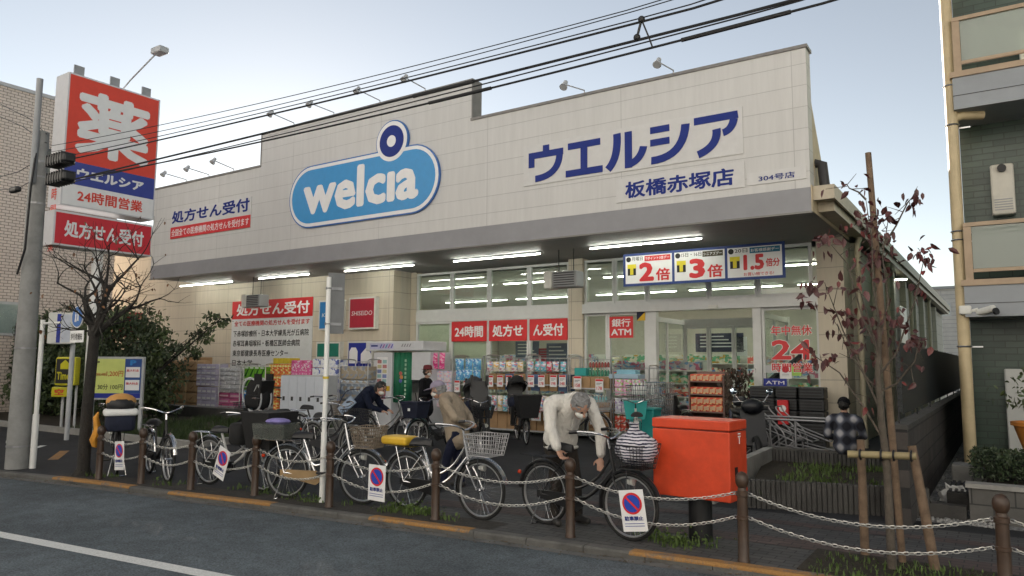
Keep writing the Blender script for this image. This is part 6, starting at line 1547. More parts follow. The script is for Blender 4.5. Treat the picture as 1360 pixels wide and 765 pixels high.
pr += hand_prims((.27, -.15, .155), (.5, .6, -.2), (.3, 0, -1), 2, .5, 1, 1) + hand_prims((.27, .15, .155), (.5, -.6, -.2), (.3, 0, -1), 2, .5, 1, -1)
def ex(t):
    hairpart(we_, Re_, t, HAIRK, lift=-.03); c = MB(); c.ball(we_(-.015, 0, .045), (.118, .1, .095), 18, 10, 0, Re_, half=PI*.6); c.lathe([(.1, -.02), (.108, 0), (.1, .02)], 18, we_(-.015, 0, .03), 0, Re_); c.build('knit_cap', BKC, t, True)
person('person', 'person in plaid shirt and black knit cap seated on the planter, seen from behind', pm, math.radians(92), pr, [plaid('plaid_cloth'), TRD, SKIN, SHOE], .010, extra=ex).scale = (.86, .86, .86)
# ================================================================= goods in front of the shop
YD = YW-2.5                                                       # front faces of the goods on the deck
def stack(name, label, cat, group, lb, rt, Y, dep, cols, rows, mats, gap=.012, jit=.01, mark=None, r=.012, skip=()):
    a, b = gy(*lb, Y), gy(*rt, Y); w_, h_ = (b.x-a.x)/cols, (b.z-a.z)/rows
    for i in range(cols):
        for j in range(rows):
            if (i, j) in skip: continue
            m = mats[(i*7+j*3) % len(mats)] if len(mats) > 1 else mats[0]
            o = MB().rbox((0, dep/2, h_/2-gap/2), (w_-gap, dep, h_-gap), min(r, w_*.2, h_*.2)).build(name, m)
            if mark: mark(o, w_-gap, h_-gap)
            o.location = (a.x+(i+.5)*w_, Y+random.uniform(0, jit), a.z+j*h_); tag(o, label, cat, group)
    return a, b
def mk_bag(o, w_, h_):
    MB().prism([(-w_*.28, h_*.5), (-w_*.05, h_*.42), (w_*.28, h_*.7), (w_*.2, h_*.5), (0, h_*.3)], -.004, -.0005).build('crease_shade', M('paper_shadow', (.24, .14, .07), .8), o)  # shade of a fold, put on as a darker brown patch
def mk_label(m1, m2=None, z=(.35, .75)):
    def f(o, w_, h_):
        MB().bb(-w_*.4, w_*.4, -.004, -.0005, h_*z[0], h_*z[1]).build('print', m1, o)
        if m2: MB().bb(-w_*.25, w_*.28, -.008, -.0045, h_*(z[0]+.08), h_*(z[1]-.1)).build('mark', m2, o)
    return f
PAPER = M('brown_paper', (.42, .28, .15), .75, .2, sc=4, bump=.4, bsc=9)
LILAC = M('pack_lilac', (.52, .48, .62), .4, .08); PINKP = M('pack_pink', (.55, .16, .32), .4, .1); SILV = M('pack_silver', (.66, .66, .68), .3, .2, sc=14, bump=.6, bsc=22)
stack('paper_sack', 'brown paper wrapped bale in the big stack beside the evergreen shrub', 'bale', 'brown bales on the deck', (218, 548), (261, 478), YD, .5, 3, 5, [PAPER], mark=mk_bag, r=.05, jit=.04)
stack('carton', 'tall brown carton behind the paper bales', 'carton', 'brown cartons behind the bales', (240, 548), (268, 474), YD+.55, .4, 2, 3, [CARTON])
stack('tissue_pack', 'lilac tissue pack in the tall stack right of the brown bales', 'pack', 'lilac tissue packs', (260, 549), (287, 514), YD, .45, 4, 4, [LILAC, M('pack_lilac2', (.56, .53, .66), .4, .08)], mark=mk_label(SIGNW, None, (.2, .5)))
stack('tissue_pack', 'lilac tissue pack in the tall stack right of the brown bales', 'pack', 'lilac tissue packs', (260, 512), (287, 483), YD, .45, 4, 4, [LILAC, M('pack_lilac2', (.56, .53, .66), .4, .08)], mark=mk_label(SIGNW, None, (.2, .5)))
stack('pouch_pack', 'shiny white pouch pack stacked over the pink boxes', 'pack', 'shiny white pouches', (290, 521), (319, 488), YD, .4, 4, 6, [SILV], jit=.05, r=.03)
stack('pink_box', 'deep pink box under the shiny white pouches', 'box', 'pink boxes on the deck', (289, 550), (319, 522), YD, .4, 2, 4, [PINKP, M('pack_rose', (.5, .1, .22), .4, .1)], mark=mk_label(M('rose_print', (.65, .45, .5), .5), None, (.3, .6)))
def zig(o, w_, h_): MB().prism([(-w_*.45, h_*.15), (-w_*.1, h_*.15), (w_*.45, h_*.85), (w_*.15, h_*.75)], -.004, -.0005).build('flash', M('pack_darkgreen', (.01, .09, .02), .4), o); MB().bb(-w_*.4, w_*.3, -.004, -.0005, h_*.86, h_*.96).build('print', SIGNW, o)
stack('green_pack', 'bright green diaper pack with a dark flash', 'pack', 'green packs on the cage', (323, 517), (352, 487), YD, .4, 4, 2, [M('pack_green', (.15, .42, .04), .35, .06)], mark=zig)
stack('blue_pack', 'blue pack low in the cage under the green packs', 'pack', 'blue packs on the cage', (322, 551), (338, 519), YD, .4, 2, 2, [packs('pk_blue', (0.037, 0.2, 0.525), (0.05, 0.375, 0.688), (0.75, 0.775, 0.8), 14)])
stack('orange_pack', 'orange and red detergent pack behind the white lockers', 'pack', 'orange detergent packs', (356, 513), (385, 483), YD+.2, .4, 4, 2, [packs('pk_orange', (0.775, 0.15, 0.05), (0.8, 0.438, 0.075), (0.8, 0.775, 0.375), 16)])
stack('orange_pack', 'orange and red detergent pack low beside the white lockers', 'pack', 'orange detergent packs low down', (362, 548), (369, 516), YD+.2, .3, 1, 2, [packs('pk_orange', (0.775, 0.15, 0.05), (0.8, 0.438, 0.075), (0.8, 0.775, 0.375), 16)])
stack('yellow_pack', 'yellow topped pack lying on the orange detergent packs', 'pack', 'yellow packs on top', (362, 483), (384, 475), YD+.2, .4, 3, 1, [M('pack_yellow', (.65, .5, .05), .4, .1)])
stack('pink_pack', 'pink patterned pack between the orange and white packs', 'pack', 'pink patterned packs', (386, 498), (413, 478), YD+.2, .4, 2, 1, [packs('pk_pink', (0.775, 0.15, 0.375), (0.8, 0.625, 0.688), (0.688, 0.1, 0.25), 20)])
stack('tissue_roll_pack', 'white and blue toilet roll pack behind the white pole', 'pack', 'toilet roll packs', (414, 500), (447, 476), YD+.2, .4, 3, 2, [packs('pk_roll', (0.775, 0.787, 0.8), (0.625, 0.65, 0.75), (0.15, 0.188, 0.5), 9)])
stack('tissue_roll_pack', 'white and blue toilet roll pack low beside the white lockers', 'pack', 'toilet roll packs low down', (432, 540), (447, 502), YD+.2, .4, 2, 3, [packs('pk_roll', (0.775, 0.787, 0.8), (0.625, 0.65, 0.75), (0.15, 0.188, 0.5), 9)])
# white lockers
YK = YW-3.25
a, b = gy(371, 556, YK), gy(430, 499, YK)
t = thing('locker', 'white panelled delivery lockers behind the parked bicycles', 'locker', ((a.x+b.x)/2, YK, 0)); w_ = b.x-a.x; zt_ = b.z
MB().bb(-w_/2, w_/2, .02, .5, 0, zt_).build('cabinet', LGREY, t)
for i in range(5):
    x0 = -w_/2+w_*i/5; dd = MB().bb(x0+.006, x0+w_/5-.006, 0, .018, .05, zt_-.03).build('door', M('locker_white', (.6, .64, .7), .4, .04), t)
    MB().bb(x0+w_/5*.3, x0+w_/5*.55, -.006, -.0005, zt_*.5, zt_*.58).bb(x0+w_/5*.3, x0+w_/5*.55, -.006, -.0005, zt_*.12, zt_*.2).build('latch', DGREY, dd)
# roll cages
def cage(lb, rt, Y, dep, shelves, label):
    a, b = gy(lb[0], lb[1], Y), gy(rt[0], rt[1], Y); x0, x1, z1 = a.x, b.x, b.z; z0 = 0 if Y > YW-2.3 or x0 > -14 else DK-.02
    t = thing('roll_cage', label, 'roll cage', ((x0+x1)/2, Y, z0), 0, 'wire roll cages of goods'); w_ = x1-x0; h_ = z1-z0
    f = MB(); rr = .1
    for y in (0, dep):
        for s in (-1, 1): f.tube([V(s*w_/2, y, .08), V(s*w_/2, y, h_)], .016, 7)
    for s in (-1, 1):
        f.tube(curve([V(s*w_/2, 0, h_-.12), V(s*w_/2, .04, h_), V(s*w_/2, dep-.04, h_), V(s*w_/2, dep, h_-.12)]), .016, 7)
        for k in range(1, 6): f.tube([V(s*w_/2, 0, h_*k/6), V(s*w_/2, dep, h_*k/6)], .006, 5)
    f.tube([V(-w_/2, dep, h_*.97), V(w_/2, dep, h_*.97)], .012, 6)
    for k in range(1, 8): f.tube([V(-w_/2+w_*k/8, dep, .1), V(-w_/2+w_*k/8, dep, h_*.97)], .005, 5)
    f.build('frame', STEEL, t, True)
    for u in shelves: MB().bb(-w_/2, w_/2, .01, dep, h_*u-.03, h_*u).build('shelf', LGREY, t)
    cs = MB()
    for sx_ in (-1, 1):
        for y in (.06, dep-.06): cs.lathe([(.03, -.015), (.04, 0), (.03, .015)], 10, (sx_*w_*.42, y, .041), 0, Matrix.Rotation(PI/2, 3, 'X'))
    cs.build('castor', RUB, t)
    return t, x0, x1, z0, h_
def card(px, py, w_, h_, Y, label, num='198', red=True):
    c = gy(px, py, Y); t = thing('price_card', label, 'price card', (c.x, Y, c.z), 0, 'price cards on the racks')
    MB().box((0, 0, 0), (w_, .004, h_)).build('card', SIGNW, t); MB().bb(-w_*.46, w_*.46, -.005, -.003, h_*.32, h_*.47).build('band', RED if red else YEL, t)
    if num: text(num, -w_*.34, w_*.34, -h_*.34, -h_*.08, -.004, RED, t, .015, 'figures')
    MB().bb(-w_*.36, w_*.3, -.005, -.003, h_*.14, h_*.2).bb(-w_*.36, w_*.1, -.005, -.003, h_*.04, h_*.08).build('print', GREY, t)
def pouches(name, label, group, lb, rt, Y, cols, mats, h_frac=1, row=1):
    """hanging packets: thin swollen bags side by side, each a thing of its own"""
    a, b = gy(*lb, Y), gy(*rt, Y); w_, h_ = (b.x-a.x)/cols, (b.z-a.z)
    for i in range(cols):
        mb = MB(); n = 6; vs = []
        for j in range(n+1):
            u = j/n; th = .05*math.sin(PI*u)+.004
            for (x, y) in ((-.5, 0), (-.25, -th), (.25, -th), (.5, 0), (.25, th), (-.25, th)): vs.append((x*w_*.92*(1-.08*math.sin(PI*u)), y, u*h_))
        mb.add(vs, [(j*6+k, j*6+(k+1) % 6, (j+1)*6+(k+1) % 6, (j+1)*6+k) for j in range(n) for k in range(6)]+[tuple(range(6)), tuple(range(n*6, n*6+6))])
        mb.bb(-w_*.45, w_*.45, -.006, .006, h_, h_+.03)
        o = mb.build(name, mats[i % len(mats)], None, True); o.location = (a.x+(i+.5)*w_, Y-random.uniform(0, .06), a.z); o.rotation_euler = (random.uniform(-.1, .1), 0, random.uniform(-.3, .3)); tag(o, label, 'packet', group)
YC = YW-1.35
# cages on the left deck
cage((289, 551), (320, 484), YD-.05, .6, (.04, .44), 'roll cage of pink boxes and shiny pouches')
cage((321, 551), (353, 484), YD-.05, .6, (.04, .5), 'roll cage of green packs left of the white lockers')
cage((449, 553), (489, 478), YW-2.2, .6, (.08, .38, .65), 'roll cage of pale blue cartons left of the photo booth')
stack('grey_blue_carton', 'grey blue carton in the cage left of the photo booth', 'carton', 'grey blue cartons in the cage', (451, 530), (487, 505), YW-2.15, .4, 4, 1, [packs('pk_gb', (0.25, 0.3, 0.375), (0.375, 0.325, 0.25), (0.5, 0.562, 0.625), 8)])
stack('tan_carton', 'tan carton at the top of the cage left of the photo booth', 'carton', 'tan cartons in the cage', (451, 503), (487, 486), YW-2.15, .4, 3, 1, [packs('pk_tan', (0.375, 0.312, 0.225), (0.275, 0.3, 0.338), (0.438, 0.413, 0.375), 8)])
# cages to the right of the booth
cage((573, 562), (601, 475), YC-.1, .6, (.08, .36, .62), 'roll cage of purple and pink packs behind the woman in black')
pouches('pink_bag', 'pink bag on top of the cage beside the booth', 'pink bags by the booth', (576, 490), (592, 470), YC-.15, 2, [packs('pk_hot', (0.75, 0.062, 0.275), (0.8, 0.375, 0.5), (0.625, 0.037, 0.188), 16)])
pouches('purple_bag', 'purple and white bag in the cage beside the booth', 'purple bags by the booth', (560, 505), (576, 480), YC-.15, 2, [packs('pk_purp', (0.125, 0.112, 0.438), (0.625, 0.6, 0.75), (0.188, 0.15, 0.562), 14)])
stack('white_pack', 'pale printed pack on the cage behind the woman in black', 'pack', 'pale packs by the booth', (577, 540), (600, 492), YC-.1, .4, 2, 3, [packs('pk_pale', (0.688, 0.625, 0.65), (0.75, 0.438, 0.5), (0.5, 0.525, 0.688), 14)])
cage((602, 565), (642, 473), YC, .6, (.08, .36, .62), 'roll cage of blue packs and price cards under the first banner')
pouches('blue_bag', 'light blue bag hanging on the rack under the first banner', 'light blue bags', (606, 491), (640, 478), YC-.02, 3, [packs('pk_lb', (0.1, 0.375, 0.625), (0.5, 0.688, 0.8), (0.075, 0.25, 0.562), 18)])
pouches('blue_bag', 'light blue bag on the lower row of the rack under the first banner', 'light blue bags, lower row', (606, 505), (640, 493), YC-.02, 3, [packs('pk_lb', (0.1, 0.375, 0.625), (0.5, 0.688, 0.8), (0.075, 0.25, 0.562), 18)])
stack('brown_box', 'brown box low on the rack under the first banner', 'box', 'brown boxes under the first banner', (604, 560), (640, 528), YC+.05, .4, 3, 2, [CARTON])
for i, (px, lab) in enumerate(((607, 'leftmost price card of the rack under the first banner'), (619, 'second price card of the rack under the first banner'), (632, 'third price card of the rack under the first banner'))): card(px, 513, .17, .3, YC-.06, lab, '298')
cage((645, 573), (699, 472), YC-.1, .6, (.06, .34, .64), 'left roll cage of hanging packets behind the hooded bicycles')
cage((700, 573), (754, 472), YC-.1, .6, (.06, .34, .64), 'right roll cage of hanging packets before the third banner')
pk = [packs('pk_w', (0.775, 0.775, 0.75), (0.625, 0.25, 0.312), (0.25, 0.5, 0.75), 16), packs('pk_y', (0.75, 0.688, 0.5), (0.8, 0.75, 0.75), (0.75, 0.438, 0.125), 16), packs('pk_t', (0.125, 0.5, 0.625), (0.688, 0.75, 0.775), (0.625, 0.375, 0.5), 16), packs('pk_r', (0.725, 0.075, 0.15), (0.75, 0.5, 0.5), (0.625, 0.625, 0.625), 16)]
pouches('snack_packet', 'bright packet hanging in the left roll cage, top row', 'packets, top row left', (648, 493), (697, 482), YC-.14, 6, [pk[0], pk[1]])
pouches('snack_packet', 'bright packet hanging in the right roll cage, top row', 'packets, top row right', (702, 493), (752, 482), YC-.14, 6, [pk[0], pk[2], pk[2], pk[3]])
stack('shelf_box', 'brown shelf box behind the price cards of the hanging packet cages', 'box', 'brown boxes behind the cards', (648, 517), (753, 497), YC, .4, 9, 1, [CARTON, CARTON, M('box_blue', (.1, .16, .3), .6)])
for i, px in enumerate((651, 664, 676, 690, 705, 719, 735, 747)): card(px, 506, .18, .28, YC-.16, 'price card on the hanging packet cages, number %s from the left' % ('one', 'two', 'three', 'four', 'five', 'six', 'seven', 'eight')[i], ('198', '148', '178')[i % 3])
pouches('snack_packet', 'packet in the lower row of the right roll cage, behind the old man', 'packets, lower row right', (700, 545), (750, 528), YC-.14, 8, [pk[1], pk[2], pk[3], pk[0]])
pouches('snack_packet', 'packet in the lower row of the left roll cage, behind the hooded bicycles', 'packets, lower row left', (648, 545), (697, 528), YC-.14, 7, [pk[2], pk[0], pk[1]])
for i, px in enumerate((712, 728)): card(px, 552, .26, .24, YC-.16, ('large lower price card left of the old man', 'large lower price card nearest the old man')[i], '498')
stack('shelf_box', 'brown shelf box on the bottom shelf of the hanging packet cages', 'box', 'brown boxes on the bottom shelf', (648, 568), (753, 549), YC, .4, 8, 1, [CARTON])
cage((757, 578), (811, 474), YC-.05, .6, (.06, .38, .62), 'roll cage of brown cartons and bottles before the pillar')
stack('display_carton', 'brown display carton in the roll cage before the pillar', 'carton', 'brown cartons before the pillar', (759, 517), (809, 500), YC, .45, 4, 1, [CARTON])
stack('display_carton', 'brown display carton on the lower shelf before the pillar', 'carton', 'brown cartons lower before the pillar', (781, 572), (809, 535), YC, .45, 2, 3, [CARTON], mark=mk_label(M('carton_print', (.2, .1, .05), .7), None, (.3, .6)))
def bottle(px, py, Y, h_, m, label, group):
    c = gy(px, py, Y); o = MB().lathe([(.028, 0), (.03, .01), (.03, h_*.6), (.012, h_*.75), (.012, h_*.86)], 10, m=0).build('bottle', m, None, True); o.location = c; tag(o, label, 'bottle', group)
    MB().lathe([(.015, h_*.862), (.015, h_)], 8).build('cap', SIGNW, o)
GB_ = M('bottle_green', (.02, .2, .12), .3, .1)
for i in range(7): bottle(784+i*4, 499.5, YC+.1, .17, GB_, 'green bottle with white cap in the upper row before the pillar', 'green bottles, upper row')
for i in range(7): bottle(784+i*4, 488, YC+.1, .15, M('bottle_red', (.3, .05, .04), .3), 'dark red bottle with white cap in the top row before the pillar', 'red bottles, top row')
stack('teal_pack', 'teal pack beside the bottles before the pillar', 'pack', 'teal packs', (762, 499), (778, 488), YC, .3, 1, 1, [TEAL])
for i in range(6): bottle(762+i*3.6, 533, YC+.1, .14, M('bottle_cream', (.5, .4, .3), .4), 'cream bottle on the second shelf before the pillar', 'cream bottles, second shelf')
for i in range(6): bottle(785+i*4, 534, YC+.1, .16, M('bottle_teal', (.2, .45, .48), .3), 'pale teal bottle on the second shelf before the pillar', 'teal bottles, second shelf')
card(767, 508, .2, .3, YC-.1, 'large price card left in the roll cage before the pillar', '158'); card(796, 512, .2, .3, YC-.1, 'large price card right in the roll cage before the pillar', '178', True)
card(789, 556, .2, .26, YC-.5, 'price card leaning low beside the old man', '980')
YP = YC-.35
cage((815, 582), (862, 486), YP, .5, (.08, .4, .66), 'roll cage of pink and green packs left of the wire baskets')
stack('sweet_pack', 'pink and green printed pack in the cage left of the wire baskets', 'pack', 'pink and green packs', (816, 525), (850, 503), YP+.03, .4, 3, 2, [packs('pk_sweet', (0.75, 0.375, 0.525), (0.688, 0.75, 0.688), (0.312, 0.562, 0.125), 18)])
stack('clear_pack', 'clear wrapped pack in the middle of the cage left of the wire baskets', 'pack', 'clear wrapped packs', (816, 550), (855, 529), YP+.03, .4, 4, 1, [packs('pk_clear', (0.5, 0.5, 0.55), (0.688, 0.688, 0.725), (0.375, 0.312, 0.5), 16)])
stack('red_pack', 'red pack at the bottom of the cage left of the wire baskets', 'pack', 'red packs low down', (816, 572), (832, 552), YP+.03, .4, 2, 2, [packs('pk_red2', (0.625, 0.075, 0.05), (0.75, 0.625, 0.562), (0.625, 0.125, 0.062), 16)])
a = gy(830, 503, YP+.1)
t = thing('blue_tray', 'pale blue tray box on top of the pink and green pack cage', 'tray', (a.x, YP+.2, a.z)); MB().rbox((0, 0, .05), (.7, .4, .1), .015).build('tray', M('tray_blue', (.35, .48, .58), .4, .06), t); MB().bb(-.2, .25, -.1, .15, .102, .2).build('contents', M('tray_cyan', (.25, .5, .6), .4), t)
# wire baskets on stands
for i, (px, pt, pbm, lab) in enumerate((((838, 866), 512, 548, 'tall wire basket stand holding white bottles, left one'), ((864, 890), 508, 552, 'tall wire basket stand holding white bottles, right one'), ((852, 884), 552, 590, 'low wire basket stand in front, empty'))):
    Y = YP-.35-.25*(i == 2); a, b = gy(px[0], pbm, Y), gy(px[1], pt, Y); t = thing('wire_basket', lab, 'wire basket', ((a.x+b.x)/2, Y, 0), 0, 'wire basket stands')
    m_ = MB(); wirebasket(m_, -(b.x-a.x)/2, (b.x-a.x)/2, .4, .5, a.z, b.z, .005, 6, 9); m_.build('basket', CHROME, t)
    lg = MB()
    for sx_ in (-1, 1):
        for sy_ in (-1, 1): lg.tube([V(sx_*(b.x-a.x)*.4, sy_*.2, 0), V(sx_*(b.x-a.x)*.4, sy_*.2, a.z)], .008, 6)
    lg.build('legs', CHROME, t)
for i in range(6):
    c = gy(842+i*5, 524, YP-.4); o = MB().lathe([(.04, 0), (.045, .01), (.045, .15), (.02, .19), (.02, .24)], 10).build('white_bottle', WHITE, None, True); o.location = c; tag(o, 'white spray bottle standing in the wire basket', 'bottle', 'white bottles in the basket'); MB().lathe([(.024, .242), (.024, .28)], 8).build('cap', LGREY, o)
# teal bin cloth beside the red box
a, b = gy(836, 590, YP-.9), gy(868, 542, YP-.9)
t = thing('teal_crate', 'tall teal plastic crate behind the white bicycle', 'crate', ((a.x+b.x)/2, YP-.7, 0)); m_ = MB().rbox((0, 0, b.z*.5), (b.x-a.x, .4, b.z-.02), .03); m_.build('box', TEAL, t); MB().rbox((0, 0, b.z-.03), (b.x-a.x+.04, .44, .05), .02).build('rim', TEAL, t)
# photo booth
YBt = YW-1.75
a, b = gy(494, 558, YBt), gy(552, 459, YBt); zt_ = b.z
t = thing('photo_booth', 'white identity photo booth with a green printed curtain', 'photo booth', (a.x, YBt, 0)); w_ = b.x-a.x; wf = gy(520, 500, YBt).x-a.x; wc = gy(546, 500, YBt).x-a.x
BW = M('booth_white', (.6, .61, .63), .4, .05)
MB().rbox((wf/2, .42, zt_/2-.08), (wf, .84, zt_-.18), .02).build('front_cabinet', BW, t)
MB().bb(wf+.002, w_+.5, .75, .84, 0, zt_-.17).bb(wc, w_+.5, .02, .748, zt_-.9+.0, zt_-.17).bb(wc+.45, w_+.5, .02, .748, 0, zt_-.902).build('cabin', BW, t)
hd_ = MB().rbox((w_*.46+.12, .40, zt_-.01), (w_+.55, 1.0, .26), .03).build('header', BW, t)
hx0 = -.12; cols_ = ((.1, .1, .4), (.3, .05, .3), (.05, .25, .45), (.4, .1, .3), (.1, .1, .45))
MB().bb(-.05, .82, -.104, -.101, zt_-.09, zt_+.07).build('banner', M('booth_lilac', (.5, .5, .68), .4), t)
for i, c in enumerate(cols_): MB().prism([(.32+i*.1, zt_-.06), (.36+i*.1, zt_-.06), (.42+i*.1, zt_+.04), (.38+i*.1, zt_+.04)], -.108, -.105).build('stripe', M('stripe%d' % i, c, .4), t)
MB().bb(0.0, .25, -.108, -.105, zt_-.02, zt_+.02).build('band', INK, t)
for i in range(4): MB().prism([(1.1+i*.09, zt_-.03), (1.14+i*.09, zt_-.03), (1.18+i*.09, zt_+.05), (1.15+i*.09, zt_+.05)], -.108, -.1005).build('stripe', GREY, t)
cu = MB(); n = 26; vs = []
for i in range(n+1):
    u = i/n; x = wf+.02+(wc-wf-.02)*u; y = .06+.03*math.sin(u*24); vs += [V(x, y, zt_-.17), V(x, y+.01*math.sin(u*40), zt_*.30)]
cu.add(vs, [(2*i, 2*i+1, 2*i+3, 2*i+2) for i in range(n)]); so = cu.build('curtain', M('curtain_green', (.01, .15, .075), .7, .15), t, True); so.modifiers.new('thick', 'SOLIDIFY').thickness = .006
xm = (wf+wc)/2
for i, c in enumerate(((.5, .12, .1), (.6, .25, .08), (.1, .12, .4))): MB().ball((xm-.05+.03*(i % 2), .03, zt_*.66-i*.1), (.06, .012, .055), 10, 6).build('motif', M('motif%d' % i, c, .5), so)
for i in range(9): MB().bb(xm+.1, xm+.16, .015, .02, zt_*.8-i*.11, zt_*.8-i*.11+.07).build('stitch', M('pale_green', (.3, .5, .35), .6), so)
p_ = plate(wf*.2, wf*.78, zt_*.52, zt_*.86, -.006, SIGNW, t, 'poster', .005)
for i in range(2):
    for j in range(5): MB().bb(wf*(.24+i*.28), wf*(.24+i*.28+.22), -.010, -.007, zt_*(.54+j*.06), zt_*(.54+j*.06+.045)).build('photo', M('poster_ink%d' % ((i+j) % 4), ((.5, .2, .2), (.3, .5, .5), (.2, .25, .5), (.55, .5, .3))[(i+j) % 4], .5), p_)
plate(wf*.25, wf*.7, zt_*.34, zt_*.46, -.006, M('panel_wine', (.25, .06, .1), .5), t, 'coin_panel', .005); plate(wf*.72, wf*.92, zt_*.44, zt_*.5, -.006, YEL, t, 'yellow_label', .005); plate(wf*.3, wf*.6, zt_*.26, zt_*.33, -.006, BLACK, t, 'slot', .005)
st_ = gz(545, 566); t = thing('leaning_board', 'white sloping notice board standing before the photo booth curtain', 'board', st_); MB().box((0, 0, .62), (.42, .03, .6), rot=Euler((math.radians(-22), 0, math.radians(10))).to_matrix()).build('board', SIGNW, t); MB().tube([V(-.18, .15, 0), V(-.18, -.05, .9)], .012, 6).tube([V(.18, .18, 0), V(.18, -.02, .9)], .012, 6).build('legs', DGREY, t)
# red product stand in the entrance
YR = YW-.35
a, b = gy(919, 548, YR), gy(965, 492, YR)
t = thing('display_stand', 'stepped display stand full of red snack boxes in the entrance', 'display stand', ((a.x+b.x)/2, YR, .05)); w_ = b.x-a.x; h_ = b.z
f = MB().bb(-w_/2, -w_/2+.03, -.2, .3, 0, h_*.9).bb(w_/2-.03, w_/2, -.2, .3, 0, h_*.9).bb(-w_/2+.03, w_/2-.03, .27, .3, 0, h_*.95)
for u in (.1, .4, .64, .82): f.bb(-w_/2+.03, w_/2-.03, -.2, .268, h_*u-.03, h_*u)
f.build('frame', M('stand_brown', (.2, .12, .1), .6, .1), t)
RSN = packs('snack_red', (0.625, 0.062, 0.037), (0.688, 0.15, 0.062), (0.75, 0.5, 0.25), 24)
for u, rows_ in ((.1, 2), (.4, 2), (.64, 1), (.82, 1)):
    for i in range(5):
        for j in range(rows_):
            o = MB().rbox((0, 0, .077), (w_/5-.012, .24, .15), .008).build('snack_box', RSN); o.location = (t.location.x-w_/2+.05+(i+.5)*(w_-.1)/5, YR-.08, .05+h_*u+j*.155); tag(o, 'red snack box on the display stand in the entrance', 'snack box', 'red snack boxes')
            MB().bb(-w_/14, w_/14, -.125, -.1205, .04, .11).build('print', M('snack_cream', (.6, .4, .25), .5), o)
# dark coats and plants by the door post
a = gy(980, 560, YW-.6); t = thing('dark_plant', 'dark potted shrub with drooping brown leaves by the door post', 'plant', (a.x, YW-.6, .05))
MB().lathe([(.12, 0), (.16, .28), (.15, .28)], 14).build('pot', DGREY, t, True); MB().tube([V(0, 0, .2), V(.02, 0, 1.2)], .02, 6).build('stem', BARKD, t)
leaves('foliage', [V(random.gauss(0, .14), random.gauss(0, .12), .35+random.random()*1.25) for _ in range(420)], .12, M('leaf_withered', (.055, .04, .028), .6, .5, sc=4), t, .5, 1.0)
a = gy(892, 552, YW-.3); t = thing('rubbish_bag', 'black plastic bag standing inside the entrance left of the red boxes', 'bag', (a.x, YW-.3, .05))
m_ = MB(); m_.lathe([(.22, 0), (.27, .15), (.27, .5), (.2, .8), (.12, .95), (.15, 1.0)], 16); m_.v = [(x+.02*math.sin(z*25+x*20), y+.02*math.cos(z*30), z) for x, y, z in m_.v]; m_.build('bag', BLKPL, t, True)
# cart rail, crates and carts at the right of the entrance
a, b = gz(985, 597), gz(1135, 600); YRr = 13.6
ra, rb_ = gy(985, 555, YRr), gy(1133, 554, YRr); t = thing('cart_rail', 'double steel tube rail in front of the right hand entrance glass', 'rail', (ra.x, YRr, 0)); Lr = rb_.x-ra.x
m_ = MB()
for y, z in ((0, ra.z), (.32, ra.z+.03)): m_.tube([V(0, y, z), V(Lr, y, z)], .021, 8)
m_.tube(curve([V(.5, 0, ra.z-.0), V(.5, 0, ra.z-.3), V(.55, 0, 0)]), .018, 7)
for u in (.02, .5, .97): m_.tube([V(Lr*u, 0, 0), V(Lr*u, 0, ra.z)], .02, 7)
m_.build('tubes', DULL, t, True)
def cart(x, y, rz, label):
    t = thing('shopping_cart', label, 'shopping cart', (x, y, 0), rz, 'folded shopping carts'); m_ = MB()
    for s in (-1, 1): m_.tube(curve([V(-.35, s*.2, .95), V(-.3, s*.2, .85), V(.05, s*.19, .5), V(.1, s*.19, .12)], 5), .014, 7).tube([V(.08, s*.19, .45), V(-.35, s*.22, .1)], .013, 7).tube([V(-.1, s*.19, .62), V(.55, s*.17, .38)], .012, 7).tube([V(.05, s*.19, .3), V(.55, s*.17, .2)], .012, 7)
    m_.tube([V(-.35, -.2, .95), V(-.35, .2, .95)], .014, 7).tube([V(.55, -.17, .38), V(.55, .17, .38)], .012, 7).tube([V(.55, -.17, .2), V(.55, .17, .2)], .012, 7)
    m_.build('frame', DULL, t, True); w_ = MB()
    for s in (-1, 1):
        for xx in (-.35, .1, .5): w_.lathe([(.03, -.012), (.055, -.008), (.055, .008), (.03, .012)], 12, (xx, s*.2, .056), 0, Matrix.Rotation(PI/2, 3, 'X'))
    w_.build('wheels', RUB, t)
for i, px in enumerate((1022, 1042, 1062)): c = gy(px, 590, 13.95+.12*i); cart(c.x, c.y, math.radians(-12+6*i), 'folded grey shopping cart under the rail, %s of three' % ('leftmost', 'middle', 'rightmost')[i])
for i in range(3):
    for j in range(5):
        c = gy(1000+i*30, 560, YW-.62); t = thing('basket_crate', 'dark grey folding crate stacked against the right hand glass', 'crate', (c.x+.25, YW-.5, .05+j*.245), 0, 'dark crates by the entrance')
        m_ = MB().rbox((0, 0, .12), (.56, .4, .235), .02); m_.build('box', M('crate_dark', (.025, .027, .03), .5, .15), t); g = MB()
        for k in range(3): g.bb(-.24, .24, -.206, -.2005, .05+k*.06, .08+k*.06)
        g.build('slots', BLACK, t)
t = thing('fire_cabinet', 'small red and white extinguisher box among the dark crates', 'box', (gy(1041, 550, YW-.75).x, YW-.78, .75)); MB().rbox((0, 0, 0), (.22, .1, .5), .02).build('case', RED, t); MB().lathe([(.07, 0), (.07, .01)], 14, (0, -.052, .08), 0, Matrix.Rotation(PI/2, 3, 'X')).build('label', SIGNW, t)
